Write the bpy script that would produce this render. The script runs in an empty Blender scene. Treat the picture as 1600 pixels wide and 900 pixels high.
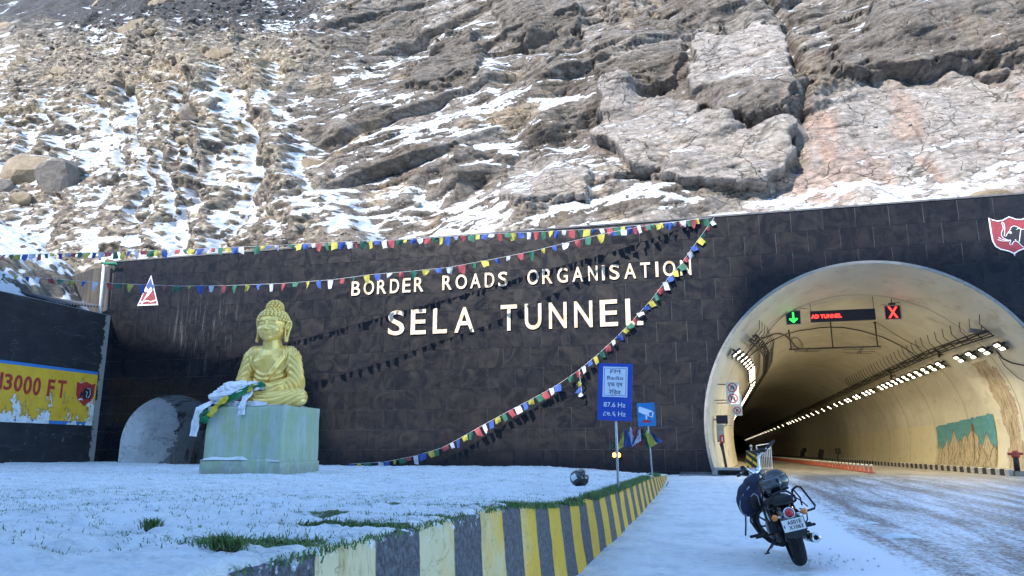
import bpy, bmesh, math, random
import numpy as np
from mathutils import Vector, Matrix, geometry
from mathutils.bvhtree import BVHTree
random.seed(7)
SC = bpy.context.scene
COL = SC.collection
R = math.radians
# ------------------------------------------------------------------ camera
YAW, PITCH, FPX, CH = R(14.8), R(12.2), 1180.0, 1.25
cam = bpy.data.cameras.new('camera'); cam.sensor_width = 36.0; cam.lens = 36.0*FPX/1600.0
cam.clip_start = 0.05; cam.clip_end = 2000
camo = bpy.data.objects.new('camera', cam); COL.objects.link(camo)
camo.location = (0, 0, CH); camo.rotation_euler = (R(90)+PITCH, 0, YAW)
SC.camera = camo
# ------------------------------------------------------------------ sky and sun
SUN_DIR = Vector((1.0, 2.68, -2.0)).normalized()          # the way the light travels
SUN_EL = math.asin(-SUN_DIR.z)
SUN_AZ = math.atan2(-SUN_DIR.x, -SUN_DIR.y)               # compass bearing of the sun (from +Y towards +X)
W = bpy.data.worlds.new('World'); SC.world = W; W.use_nodes = True
nt = W.node_tree; nt.nodes.clear()
sky = nt.nodes.new('ShaderNodeTexSky'); sky.sky_type = 'NISHITA'; sky.sun_disc = False
sky.sun_elevation = SUN_EL; sky.sun_rotation = SUN_AZ % (2*math.pi)
sky.altitude = 1500; sky.air_density = 1.0; sky.dust_density = 0.8; sky.ozone_density = 0.8
bg = nt.nodes.new('ShaderNodeBackground'); bg.inputs['Strength'].default_value = 0.15
wo = nt.nodes.new('ShaderNodeOutputWorld')
tint = nt.nodes.new('ShaderNodeMix'); tint.data_type = 'RGBA'; tint.blend_type = 'MULTIPLY'; tint.inputs[0].default_value = 1.0; tint.inputs[7].default_value = (.84, 1.0, 1.06, 1)
nt.links.new(sky.outputs[0], tint.inputs[6]); nt.links.new(tint.outputs[2], bg.inputs[0]); nt.links.new(bg.outputs[0], wo.inputs[0])
sl = bpy.data.lights.new('sun', 'SUN'); sl.energy = 2.0; sl.angle = R(0.5); sl.color = (1.0, 0.93, 0.84)
so = bpy.data.objects.new('sun', sl); COL.objects.link(so); so.location = (-30, -60, 40)
so.rotation_euler = SUN_DIR.to_track_quat('-Z', 'Y').to_euler()
SC.view_settings.view_transform = 'Standard'; SC.view_settings.look = 'None'
SC.view_settings.exposure = 2.0; SC.view_settings.gamma = 1.0
SC.cycles.max_bounces = 6; SC.cycles.diffuse_bounces = 4; SC.cycles.glossy_bounces = 3
SC.cycles.transmission_bounces = 4; SC.cycles.caustics_reflective = False; SC.cycles.caustics_refractive = False
SC.cycles.sample_clamp_indirect = 4.0

# ------------------------------------------------------------------ measuring helpers
cp, sp, ca, sa = math.cos(PITCH), math.sin(PITCH), math.cos(YAW), math.sin(YAW)
def ray(px, py):
    r = (px-800)/FPX; v = (450-py)/FPX; f = cp-sp*v; u = sp+cp*v
    return Vector((r*ca-f*sa, r*sa+f*ca, u))
O0 = Vector((0, 0, CH))
def onY(px, py, Y): d = ray(px, py); return O0+d*(Y/d.y)
def onZ(px, py, Z): d = ray(px, py); return O0+d*((Z-CH)/d.z)
def onX(px, py, X): d = ray(px, py); return O0+d*(X/d.x)
def onP(px, py, a, b):                                     # vertical plane through plan points a, b
    d = ray(px, py); n = Vector((b[1]-a[1], a[0]-b[0], 0)); p = Vector((a[0], a[1], 0))
    return O0+d*((p-O0).dot(n)/d.dot(n))
# ------------------------------------------------------------------ object helpers
def tag(o, label=None, cat=None, group=None, kind=None):
    if label: o['label'] = label
    if cat: o['category'] = cat
    if group: o['group'] = group
    if kind: o['kind'] = kind
    return o
def empty(name, loc, label, cat, group=None, rz=0):
    o = bpy.data.objects.new(name, None); COL.objects.link(o); o.location = loc
    o.rotation_euler = (0, 0, rz); o.empty_display_size = .2
    return tag(o, label, cat, group)
def link(name, me, parent=None, mats=None, smooth=False):
    o = bpy.data.objects.new(name, me); COL.objects.link(o)
    if mats is not None:
        for m in (mats if isinstance(mats, (list, tuple)) else [mats]): me.materials.append(m)
    if parent: o.parent = parent
    if smooth: me.shade_smooth()
    return o
def mesh(name, v, f, mats=None, parent=None, smooth=False, mi=None):
    me = bpy.data.meshes.new(name); me.from_pydata([tuple(p) for p in v], [], f); me.update()
    if mi is not None: me.polygons.foreach_set('material_index', mi)
    return link(name, me, parent, mats, smooth)
class MB:
    """collects shapes, builds ONE mesh"""
    def __init__(s): s.v = []; s.f = []; s.m = []; s.sm = []
    def add(s, v, f, m=0, sm=False):
        b = len(s.v); s.v += [tuple(p) for p in v]; s.f += [tuple(i+b for i in q) for q in f]
        s.m += [m]*len(f); s.sm += [sm]*len(f); return s
    def box(s, c, d, m=0, rot=None, taper=1.0, bev=0.0):
        x, y, z = d[0]/2, d[1]/2, d[2]/2; V = []
        if bev > 0:
            for sz in (-1, 1):
                t = taper if sz > 0 else 1
                for k, (zz, i) in enumerate(((z, bev), (z-bev, 0)) if sz > 0 else ((z-bev, 0), (z, bev))[::1]):
                    pass
            rings = [(-z, bev), (-z+bev, 0), (z-bev, 0), (z, bev)]
            for zz, i in rings:
                t = 1+(taper-1)*(zz+z)/(2*z)
                X, Y = x*t-i, y*t-i; b2 = bev if i == 0 else bev*.5
                V += [(-X+b2, -Y, zz), (X-b2, -Y, zz), (X, -Y+b2, zz), (X, Y-b2, zz), (X-b2, Y, zz), (-X+b2, Y, zz), (-X, Y-b2, zz), (-X, -Y+b2, zz)]
            F = [tuple(range(7, -1, -1)), tuple(range(24, 32))]
            for k in range(3):
                for i in range(8): j = (i+1) % 8; F.append((k*8+i, k*8+j, k*8+8+j, k*8+8+i))
        else:
            for sz in (-1, 1):
                t = taper if sz > 0 else 1
                V += [(-x*t, -y*t, sz*z), (x*t, -y*t, sz*z), (x*t, y*t, sz*z), (-x*t, y*t, sz*z)]
            F = [(3, 2, 1, 0), (4, 5, 6, 7), (0, 1, 5, 4), (1, 2, 6, 5), (2, 3, 7, 6), (3, 0, 4, 7)]
        M = rot.to_matrix() if hasattr(rot, 'to_matrix') else rot
        c = Vector(c)
        V = [((M @ Vector(p)) if M is not None else Vector(p))+c for p in V]
        return s.add(V, F, m)
    def tube(s, pts, r, n=8, m=0, cap=True, sm=True, closed=False):
        pts = [Vector(p) for p in pts]; N = len(pts)
        rs = r if isinstance(r, (list, tuple)) else [r]*N
        V = []; F = []; prev = None
        for i, p in enumerate(pts):
            if closed: t = pts[(i+1) % N]-pts[i-1]
            else: t = pts[min(i+1, N-1)]-pts[max(i-1, 0)]
            t = t.normalized() if t.length > 1e-9 else Vector((0, 0, 1))
            if prev is None:
                a = Vector((0, 0, 1)) if abs(t.z) < .9 else Vector((1, 0, 0)); x = t.cross(a).normalized()
            else: x = (prev-t*prev.dot(t)).normalized()
            prev = x; y = t.cross(x)
            for k in range(n):
                a = 2*math.pi*k/n; V.append(p+(x*math.cos(a)+y*math.sin(a))*rs[i])
        for i in range(N if closed else N-1):
            j = (i+1) % N
            for k in range(n): l = (k+1) % n; F.append((i*n+k, i*n+l, j*n+l, j*n+k))
        if cap and not closed: F += [tuple(range(n-1, -1, -1)), tuple((N-1)*n+k for k in range(n))]
        return s.add(V, F, m, sm)
    def ell(s, c, r, m=0, seg=14, rings=9, rot=None, zmin=-1.0, zmax=1.0):
        r = (r, r, r) if not isinstance(r, (list, tuple)) else r; c = Vector(c); V = []; F = []
        t0, t1 = math.asin(zmin), math.asin(zmax)
        for i in range(rings+1):
            t = t0+(t1-t0)*i/rings
            for k in range(seg):
                a = 2*math.pi*k/seg; p = Vector((math.cos(t)*math.cos(a)*r[0], math.cos(t)*math.sin(a)*r[1], math.sin(t)*r[2]))
                V.append(((rot @ p) if rot is not None else p)+c)
        for i in range(rings):
            for k in range(seg): l = (k+1) % seg; F.append((i*seg+k, i*seg+l, (i+1)*seg+l, (i+1)*seg+k))
        F += [tuple(range(seg-1, -1, -1)), tuple(rings*seg+k for k in range(seg))]
        return s.add(V, F, m, True)
    def lathe(s, prof, c=(0, 0, 0), n=20, m=0, rot=None, sm=True, close=False):
        c = Vector(c); V = []; F = []; N = len(prof)       # prof: (radius, height)
        for (r, h) in prof:
            for k in range(n):
                a = 2*math.pi*k/n; p = Vector((r*math.cos(a), r*math.sin(a), h)); V.append(((rot @ p) if rot is not None else p)+c)
        for i in range(N if close else N-1):
            j = (i+1) % N
            for k in range(n): l = (k+1) % n; F.append((i*n+k, i*n+l, j*n+l, j*n+k))
        if not close:
            if prof[0][0] > 1e-6: F.append(tuple(range(n-1, -1, -1)))
            if prof[-1][0] > 1e-6: F.append(tuple((N-1)*n+k for k in range(n)))
        return s.add(V, F, m, sm)
    def prism(s, poly, d0, d1, m=0, M=None, sm=False):     # poly in local xz, depth along y
        n = len(poly); V = [Vector((x, d0, z)) for x, z in poly]+[Vector((x, d1, z)) for x, z in poly]
        if M is not None: V = [M @ p for p in V]
        tri = geometry.tessellate_polygon([[Vector((x, z, 0)) for x, z in poly]])
        F = [tuple(t) for t in tri]+[tuple(i+n for i in t[::-1]) for t in tri]
        F += [(i, (i+1) % n, (i+1) % n+n, i+n) for i in range(n)]
        return s.add(V, F, m, sm)
    def build(s, name, mats=None, parent=None, fix=True):
        me = bpy.data.meshes.new(name); me.from_pydata(s.v, [], s.f); me.update()
        if fix:
            bm = bmesh.new(); bm.from_mesh(me)
            for i, fc in enumerate(bm.faces): fc.material_index = s.m[i]; fc.smooth = s.sm[i]
            bmesh.ops.remove_doubles(bm, verts=bm.verts, dist=1e-5)
            bmesh.ops.recalc_face_normals(bm, faces=bm.faces); bm.to_mesh(me); bm.free()
        else:
            me.polygons.foreach_set('material_index', s.m); me.polygons.foreach_set('use_smooth', s.sm)
        return link(name, me, parent, mats)
def text(name, body, size, mat, M, parent=None, ext=.002, off=0.0, fit=None, align='CENTER', res=3):
    """lettering as a mesh; M places the local xy plane, fit=(width,height) scales the glyphs"""
    c = bpy.data.curves.new(name, 'FONT'); c.body = body; c.size = size; c.extrude = ext; c.offset = off
    c.align_x = align; c.resolution_u = res
    t = bpy.data.objects.new('glyph', c); COL.objects.link(t)
    dg = bpy.context.evaluated_depsgraph_get(); me = bpy.data.meshes.new_from_object(t.evaluated_get(dg))
    bpy.data.objects.remove(t); bpy.data.curves.remove(c)
    n = len(me.vertices); a = np.empty(n*3, 'f'); me.vertices.foreach_get('co', a); a = a.reshape(-1, 3)
    lo, hi = a.min(0), a.max(0)
    if fit:
        a[:, 0] = (a[:, 0]-(lo[0]+hi[0])/2)*fit[0]/(hi[0]-lo[0]); a[:, 1] = (a[:, 1]-(lo[1]+hi[1])/2)*fit[1]/(hi[1]-lo[1])
    me.vertices.foreach_set('co', a.ravel()); me.transform(M); me.update(); me.materials.clear()
    return link(name, me, parent, mat)
def frame(o, x, y):                                        # matrix with local x,y axes given
    x = Vector(x).normalized(); y = Vector(y); z = x.cross(y).normalized(); y = z.cross(x)
    return Matrix(((x.x, y.x, z.x, o[0]), (x.y, y.y, z.y, o[1]), (x.z, y.z, z.z, o[2]), (0, 0, 0, 1)))
# ------------------------------------------------------------------ material helpers
class NT:
    def __init__(s, name):
        s.m = bpy.data.materials.new(name); s.m.use_nodes = True; s.t = s.m.node_tree
        s.b = s.t.nodes['Principled BSDF']; s.L = s.t.links.new
    def n(s, ty, **kw):
        x = s.t.nodes.new('ShaderNode'+ty)
        for k, v in kw.items(): setattr(x, k, v)
        return x
    def coord(s, what='Object', scale=(1, 1, 1), rot=(0, 0, 0)):
        if what == 'World': o = s.n('NewGeometry').outputs['Position']
        else: o = s.n('TexCoord').outputs[what]
        mp = s.n('Mapping'); mp.inputs['Scale'].default_value = scale; mp.inputs['Rotation'].default_value = rot
        s.L(o, mp.inputs[0]); return mp.outputs[0]
    def noise(s, vec, sc, det=4, rough=.55, dist=0.0):
        x = s.n('TexNoise'); x.inputs['Scale'].default_value = sc; x.inputs['Detail'].default_value = det
        x.inputs['Roughness'].default_value = rough; x.inputs['Distortion'].default_value = dist; s.L(vec, x.inputs['Vector']); return x.outputs['Fac']
    def ramp(s, fac, stops, ease='LINEAR'):
        x = s.n('ValToRGB'); x.color_ramp.interpolation = ease; e = x.color_ramp.elements
        while len(e) < len(stops): e.new(.5)
        for i, (p, c) in enumerate(stops):
            e[i].position = p; e[i].color = (c, c, c, 1) if not isinstance(c, (tuple, list)) else (*c, 1)
        s.L(fac, x.inputs[0]); return x.outputs[0]
    def mix(s, fac, a, b, mode='MIX'):
        x = s.n('Mix', data_type='RGBA', blend_type=mode)
        for i, v in ((0, fac), (6, a), (7, b)):
            if isinstance(v, (int, float)): x.inputs[i].default_value = v if i == 0 else (v, v, v, 1)
            elif isinstance(v, tuple): x.inputs[i].default_value = (*v, 1)
            else: s.L(v, x.inputs[i])
        return x.outputs[2]
    def math(s, op, a, b=None, c=None, clamp=False):
        x = s.n('Math', operation=op, use_clamp=clamp)
        for i, v in enumerate((a, b, c)):
            if v is None: continue
            if isinstance(v, (int, float)): x.inputs[i].default_value = v
            else: s.L(v, x.inputs[i])
        return x.outputs[0]
    def attr(s, name, out='Fac'): x = s.n('Attribute'); x.attribute_name = name; return x.outputs[out]
    def rnd(s): return s.n('ObjectInfo').outputs['Random']
    def xyz(s, vec): x = s.n('SeparateXYZ'); s.L(vec, x.inputs[0]); return x.outputs
    def set(s, key, v):
        i = s.b.inputs[key]
        if isinstance(v, (int, float)): i.default_value = v
        elif isinstance(v, tuple): i.default_value = (*v, 1)
        else: s.L(v, i)
        return s
    def bump(s, h, strength=.3, dist=.02):
        x = s.n('Bump'); x.inputs['Strength'].default_value = strength; x.inputs['Distance'].default_value = dist
        s.L(h, x.inputs['Height']); s.L(x.outputs[0], s.b.inputs['Normal']); return s
_mc = {}
def M_(name, col, rough=.5, metal=0.0, var=.25, sc=6.0, bump=.0, emit=0, coat=0.0, spec=.5, dirt=None):
    """a simple varied material: base colour mottled by noise, optional fine relief and dirt"""
    if name in _mc: return _mc[name]
    s = NT(name); v = s.coord('Object')
    f = s.noise(v, sc, 5, .6); a = tuple(c*(1-var) for c in col); b = tuple(min(1, c*(1+var)) for c in col)
    c = s.ramp(f, [(.3, a), (.7, b)])
    if dirt:
        g = s.ramp(s.noise(v, sc*.45, 6, .7), [(.5, 0.0), (.66, 1.0)]); c = s.mix(g, c, dirt)
    s.set('Base Color', c); s.set('Metallic', metal); s.set('Specular IOR Level', spec)
    s.set('Roughness', s.ramp(s.noise(v, sc*2.3, 3), [(.3, max(0, rough-.08)), (.7, min(1, rough+.08))]))
    if coat: s.set('Coat Weight', coat); s.set('Coat Roughness', .08)
    if bump: s.bump(s.noise(v, sc*8, 4, .6), bump, .01)
    if emit: s.set('Emission Color', tuple(col)); s.set('Emission Strength', emit); s.m.cycles.emission_sampling = 'NONE'
    _mc[name] = s.m; return s.m
# ------------------------------------------------------------------ numpy noise
def _h(ix, iy, s):
    h = (ix.astype(np.int64)*374761393+iy.astype(np.int64)*668265263+s*974634777) & 0xffffffff
    h = ((h ^ (h >> 13))*1274126177) & 0xffffffff; h = ((h ^ (h >> 15))*2246822519) & 0xffffffff
    return ((h ^ (h >> 16)) & 0xffffff)/float(0x1000000)
def vn(x, y, s=0):
    ix, iy = np.floor(x), np.floor(y); fx, fy = x-ix, y-iy
    ux, uy = fx*fx*fx*(fx*(fx*6-15)+10), fy*fy*fy*(fy*(fy*6-15)+10)
    a, b, c, d = _h(ix, iy, s), _h(ix+1, iy, s), _h(ix, iy+1, s), _h(ix+1, iy+1, s)
    return (a*(1-ux)+b*ux)*(1-uy)+(c*(1-ux)+d*ux)*uy
def fbm(x, y, o=4, s=0, g=.5):
    t = 0; a = 1; n = 0
    for i in range(o): t = t+a*vn(x, y, s+i*17); n += a; a *= g; x = x*2.03+11.7; y = y*2.03+5.3
    return t/n
def voro(x, y, s=0):
    ix, iy = np.floor(x), np.floor(y); F1 = np.full(x.shape, 9.); F2 = np.full(x.shape, 9.)
    CX = np.zeros(x.shape); CY = np.zeros(x.shape); DX = np.zeros(x.shape); DY = np.zeros(x.shape)
    for i in (-1, 0, 1):
        for j in (-1, 0, 1):
            cx, cy = ix+i, iy+j; qx = cx+.1+.8*_h(cx, cy, s+1)-x; qy = cy+.1+.8*_h(cx, cy, s+2)-y
            d = np.sqrt(qx*qx+qy*qy); m = d < F1
            F2 = np.where(m, F1, np.minimum(F2, d)); F1 = np.where(m, d, F1)
            CX = np.where(m, cx, CX); CY = np.where(m, cy, CY); DX = np.where(m, -qx, DX); DY = np.where(m, -qy, DY)
    return F1, F2, CX, CY, DX, DY
def sst(a, b, x): t = np.clip((x-a)/(b-a), 0, 1); return t*t*(3-2*t)
def grid_mesh(name, X, Y, Z, mats, attrs=None, smooth=True, keep=None, kind='structure'):
    h, w = X.shape; co = np.stack([X, Y, Z], -1).reshape(-1, 3).astype('f')
    i = np.arange(h*w).reshape(h, w); q = np.stack([i[:-1, :-1], i[:-1, 1:], i[1:, 1:], i[1:, :-1]], -1).reshape(-1, 4)
    if keep is not None: q = q[(keep[:-1, :-1] & keep[1:, 1:] & keep[:-1, 1:] & keep[1:, :-1]).ravel()]
    me = bpy.data.meshes.new(name); me.vertices.add(len(co)); me.vertices.foreach_set('co', co.ravel())
    me.loops.add(q.size); me.loops.foreach_set('vertex_index', q.ravel().astype('i'))
    me.polygons.add(len(q)); me.polygons.foreach_set('loop_start', np.arange(0, q.size, 4, dtype='i'))
    me.update(calc_edges=True)
    for k, a in (attrs or {}).items():
        if a.ndim == 3:
            at = me.attributes.new(k, 'FLOAT_COLOR', 'POINT'); c = np.ones((h*w, 4), 'f'); c[:, :3] = a.reshape(-1, 3); at.data.foreach_set('color', c.ravel())
        else:
            at = me.attributes.new(k, 'FLOAT', 'POINT'); at.data.foreach_set('value', a.ravel().astype('f'))
    o = link(name, me, None, mats, smooth)
    if kind: o['kind'] = kind
    return o
# ================================================================== TERRAIN
def project(X, Y, Z):
    x = X*ca+Y*sa; yh = -X*sa+Y*ca; z = Z-CH
    d = yh*cp+z*sp; u = -yh*sp+z*cp
    return 800+FPX*x/d, 450-FPX*u/d
def seg_dist(px, py, pts):
    D = np.full(px.shape, 1e9)
    for (x0, y0), (x1, y1) in zip(pts[:-1], pts[1:]):
        dx, dy = x1-x0, y1-y0; t = np.clip(((px-x0)*dx+(py-y0)*dy)/(dx*dx+dy*dy), 0, 1)
        D = np.minimum(D, np.hypot(px-x0-t*dx, py-y0-t*dy))
    return D
def poly_sd(px, py, P):                                     # positive inside
    D = seg_dist(px, py, P+[P[0]]); ins = np.zeros(px.shape, bool)
    for (x0, y0), (x1, y1) in zip(P, P[1:]+[P[0]]):
        c = ((y0 > py) != (y1 > py)) & (px < (x1-x0)*(py-y0)/((y1-y0) if y1 != y0 else 1e-9)+x0); ins ^= c
    return np.where(ins, D, -D)
def facets(u, w, size, asp=1.0, rot=0.0, seed=0, crack=.0, tw=(-1.25, .75), tu=.8, jump=.30):
    """rock facets: the upper envelope of tilted planes, one per cell, so that faces meet in edges"""
    c, s = math.cos(rot), math.sin(rot); x = (u*c+w*s)/(size*asp); y = (-u*s+w*c)/size
    ix, iy = np.floor(x), np.floor(y); H = np.full(x.shape, -9.); H2 = np.full(x.shape, -9.); RR = np.zeros(x.shape)
    for i in (-1, 0, 1):
        for j in (-1, 0, 1):
            cx, cy = ix+i, iy+j; dx = x-(cx+.1+.8*_h(cx, cy, seed+1)); dy = y-(cy+.1+.8*_h(cx, cy, seed+2)); r = _h(cx, cy, seed+5)
            d = np.sqrt(dx*dx+dy*dy)
            h = jump*2*(r-.5)+tu*2*(_h(cx, cy, seed+6)-.5)*dx+(tw[0]+(tw[1]-tw[0])*_h(cx, cy, seed+7))*dy-1.3*np.maximum(0, d-.5)-.15*d*d
            m = h > H; H2 = np.where(m, H, np.maximum(H2, h)); H = np.where(m, h, H); RR = np.where(m, r, RR)
    e = H-H2
    if crack: H = H-crack*np.exp(-(e/.07)**2)
    return (H-.25)*size, RR, e
def blur(a, k):
    for ax in (0, 1):
        c = np.cumsum(np.pad(a, [(k+1, k) if i == ax else (0, 0) for i in (0, 1)], mode='edge'), axis=ax)
        a = (np.take(c, range(2*k+1, c.shape[ax]), ax)-np.take(c, range(0, c.shape[ax]-2*k-1), ax))/(2*k+1)
    return a
# ---- rock slope above the portal
TH = R(56); u = np.concatenate([-58-np.cumsum(.12*1.06**np.arange(60))[::-1], np.arange(-58, 19, .072), 19+np.cumsum(.12*1.06**np.arange(56))])
w = np.concatenate([np.arange(0, 36, .073), 36+np.cumsum(.08*1.06**np.arange(60))])
U, V = np.meshgrid(u, w)
Y0, Z0 = 32.95, 10.75
BX, BY, BZ = U, Y0+V*math.cos(TH), Z0+V*math.sin(TH)
PX, PY = project(BX, BY, BZ)
wx = (fbm(U*.45, V*.45, 4, 3)-.5); wy = (fbm(U*.45, V*.45, 4, 9)-.5); fx = (fbm(U*2.2, V*2.2, 3, 13)-.5)
qx, qy = PX+60*wx+14*fx, PY+50*wy+12*fx
def inside(P, s=6.0): return sst(-s, s, poly_sd(qx, qy, P))
def near(L, wd): return np.exp(-(seg_dist(qx, qy, L)/wd)**2)
talus = sst(60, -40, qx-np.interp(qy, [-40, 60, 130, 200, 260, 330, 400], [470, 500, 440, 440, 480, 520, 560]))
slab = inside([(1262, 165), (1310, 125), (1430, 108), (1900, 100), (1900, 330), (1150, 320), (1235, 262)], 12)
blkA = inside([(1078, 55), (1150, 38), (1226, 60), (1232, 178), (1150, 172), (1084, 176)], 3)
blkB = inside([(940, 120), (1062, 150), (1090, 183), (1238, 186), (1234, 236), (1196, 278), (1060, 292), (985, 270), (930, 200)], 3)
blkC = inside([(778, 250), (850, 240), (900, 250), (912, 325), (840, 332), (784, 320)], 3)
blkD = inside([(895, 20), (1010, 0), (1060, 60), (1060, 110), (960, 110), (900, 70)], 4)
ovh = inside([(1300, 118), (1335, 60), (1400, -40), (1900, -60), (1900, 104), (1500, 92), (1400, 108)], 4)
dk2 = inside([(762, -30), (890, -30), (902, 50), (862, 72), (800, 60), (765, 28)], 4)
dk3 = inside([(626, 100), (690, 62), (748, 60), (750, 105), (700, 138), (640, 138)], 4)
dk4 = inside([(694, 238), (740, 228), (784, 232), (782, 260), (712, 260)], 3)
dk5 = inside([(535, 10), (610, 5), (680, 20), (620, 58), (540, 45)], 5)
shadeA = inside([(1082, 152), (1140, 132), (1226, 134), (1232, 182), (1150, 188), (1088, 180)], 3)  # underside of block A: overhang shade painted as a dark tint
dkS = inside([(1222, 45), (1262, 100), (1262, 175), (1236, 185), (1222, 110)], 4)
cleft = near([(1180, -30), (1236, 50), (1266, 112), (1250, 190), (1238, 245)], 9)
cl2 = near([(850, 100), (905, 52), (960, -5)], 6)
cl3 = near([(1262, 118), (1330, 96), (1420, 108), (1600, 112)], 5)
cr = .12
a1, r1a, e1 = facets(U+2*wx*4, V+2*wy*4, 6.0, 1.6, R(24), 11, 0, (-.9, .6), .7, .25)
a2, r2a, e2 = facets(U+.9*wx, V+.9*wy, 2.9, 1.9, R(26), 21, .10, (-1.5, .75), .8, .34)
a3, r3a, e3 = facets(U+.4*wx, V+.4*wy, 1.15, 2.6, R(22), 31, .10, (-1.7, .8), .9, .36)
a4, r4a, e4 = facets(U, V, .46, 2.7, R(18), 41, .08, (-1.8, .9), 1.0, .38)
a5, r5a, e5 = facets(U, V, .20, 2.4, R(14), 51, .05, (-1.6, .9), 1.0, .38)
a1 = blur(a1, 5); a2 = blur(a2, 2)
calm = np.clip(slab*.85+blkA*.75+blkB*.7+blkC*.8+ovh*.35, 0, 1)
patch = sst(.46, .60, fbm(U*.22+7, V*.3, 3, 61))                 # zones of thin bedded rock between massive ones
fineA = (1-.80*calm)*(.50+.75*patch)
rock = .34*a1+.36*a2*(1-.70*calm)+.34*a3*(1-.75*calm)*(.6+.5*patch)+.34*a4*fineA+.24*a5*fineA
strata = np.abs(fbm((U*math.cos(.35)+V*math.sin(.35))*.5, (V*math.cos(.35)-U*math.sin(.35))*3.2, 4, 71)-.5)*2
rock = rock-.16*sst(.10, 0, strata)*(1-calm*.5)
rock += 1.1*blkA+.9*blkB+.6*blkC+.5*blkD+1.0*ovh+.5*dk2+.6*dk3+.3*dk4+.3*dk5-.5*slab-.75*cleft-.6*cl2-.5*cl3
rock += -.9*shadeA*sst(130, 185, qy)
gx = (U*.9+V*.42)                                           # gullies run down and to the right
rib = 1-np.abs(2*fbm(gx*.42+wx*1.5, V*.06+3, 4, 81)-1)*2.2
st1, rs1, es1 = facets(U+.2*fx, V+.2*fx, .42, 1.3, .3, 91); st2, rs2, es2 = facets(U, V, .19, 1.3, 0, 95)
stone = np.clip((.33-es1*0+0)-voro(U/.42/1.3, V/.42, 97)[0], 0, 1)
tal = .75*rib+1.3*(fbm(U*.12, V*.12, 3, 85)-.5)+.22*st1+.30*st2+.12*stone+.25*(fbm(U*3, V*3, 3, 88)-.5)
gull = [([(186, 130), (212, 200), (232, 280), (222, 345)], 9), ([(352, 150), (384, 212), (402, 258), (372, 330), (345, 392)], 13), ([(140, 150), (178, 230), (168, 300)], 8),
        ([(452, 215), (474, 285), (440, 330)], 9), ([(290, 150), (318, 200), (300, 260), (280, 330)], 7), ([(-20, 182), (60, 182)], 10), ([(240, 230), (262, 300), (262, 370)], 9)]
G = np.zeros(U.shape)
for L, wd in gull: G = np.maximum(G, near(L, wd))
ridge = near([(262, 60), (330, 130), (352, 180), (332, 230)], 26)+.7*near([(395, 130), (440, 210), (455, 330)], 22)
tal += -.7*G+1.4*ridge
N_ = rock*(1-talus)+tal*talus
# a rounded foot where the slope meets the back of the parapet
foot = sst(0, 1.6, V); N_ = N_*foot+.25*(1-foot)*fbm(U*2, V*2, 3, 5)
N_ += -2.2*sst(6, 0, V)*0+1.0*sst(16, 34, V)*0
GX = BX+.0*N_; GY = BY-N_*.985; GZ = BZ+N_*.10
GY = np.maximum(GY, 32.9)
def normals(X, Y, Z):
    P = np.stack([X, Y, Z], -1); a = np.gradient(P, axis=1); b = np.gradient(P, axis=0); n = np.cross(a, b)
    return n/np.maximum(np.linalg.norm(n, axis=-1, keepdims=True), 1e-9)
def blur(a, k):
    for ax in (0, 1):
        c = np.cumsum(np.pad(a, [(k+1, k) if i == ax else (0, 0) for i in (0, 1)], mode='edge'), axis=ax)
        a = (np.take(c, range(2*k+1, c.shape[ax]), ax)-np.take(c, range(0, c.shape[ax]-2*k-1), ax))/(2*k+1)
    return a
SN0 = .62
nz = normals(GX, GY, GZ)[..., 2]; nzs = blur(nz, 2); hol = blur(N_, 9)-N_
sn = np.zeros(U.shape)
drift = [([(1500, 285), (1560, 262), (1640, 250)], 26, .5), ([(1180, 300), (1300, 285), (1420, 290), (1470, 268)], 13, .35), ([(1340, 262), (1420, 252)], 9, .3),
         ([(534, 102), (620, 72), (734, 33)], 17, .38), ([(587, 222), (721, 182), (811, 157), (894, 131)], 15, .34), ([(721, 229), (801, 214), (901, 230)], 12, .34),
         ([(640, 310), (700, 290), (760, 330), (790, 345)], 22, .4), ([(900, 300), (960, 320), (1050, 318)], 18, .35), ([(560, 380), (700, 362), (900, 340), (1080, 322)], 16, .28),
         ([(500, 300), (560, 330), (620, 350)], 22, .18), ([(560, 20), (700, 10)], 8, .2), ([(420, 10), (520, 28), (480, 36)], 14, .3), ([(130, 50), (180, 80), (250, 110), (290, 150)], 15, .25),
         ([(0, 360), (60, 372), (160, 384), (260, 392)], 16, .3), ([(90, 180), (130, 250)], 15, .2)]
for L, wd, a in drift: sn = np.maximum(sn, a*near(L, wd))
sn = sn+.55*G*talus
nf = fbm(U*1.1+V*.5, V*2.2, 4, 131)-.5; nf2 = fbm(U*5, V*7, 3, 135)-.5
cov = np.interp(PY, [-50, 60, 140, 200, 300, 400], [.10, .14, .20, .27, .36, .40])
cov = cov*(1-talus)+talus*np.interp(PY, [-50, 40, 70, 130, 165, 400], [.10, .22, .12, .10, .42, .50])
cov = cov+.22*near([(600, 215), (720, 180), (890, 140)], 34)*(1-talus)
right = sst(880, 960, PX); cov = cov*(1-right)+right*np.interp(PY, [-50, 100, 200, 285, 305, 340], [.07, .05, .07, .10, .28, .3])
for msk, am in ((slab*sst(300, 262, PY-.02*(PX-1300)), .93), (blkA, .95), (blkB, .93), (blkD, .8), (ovh, .85), (dk2, .92), (dk3, .92), (dk4, .8), (dk5, .6), (blkC, .75), (shadeA, 1), (dkS, 1)): cov = cov*(1-am*msk)
cov = np.clip(.82*cov+.85*sn, 0, .93)*(1-talus*.8*sst(38, 12, PY))
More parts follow.
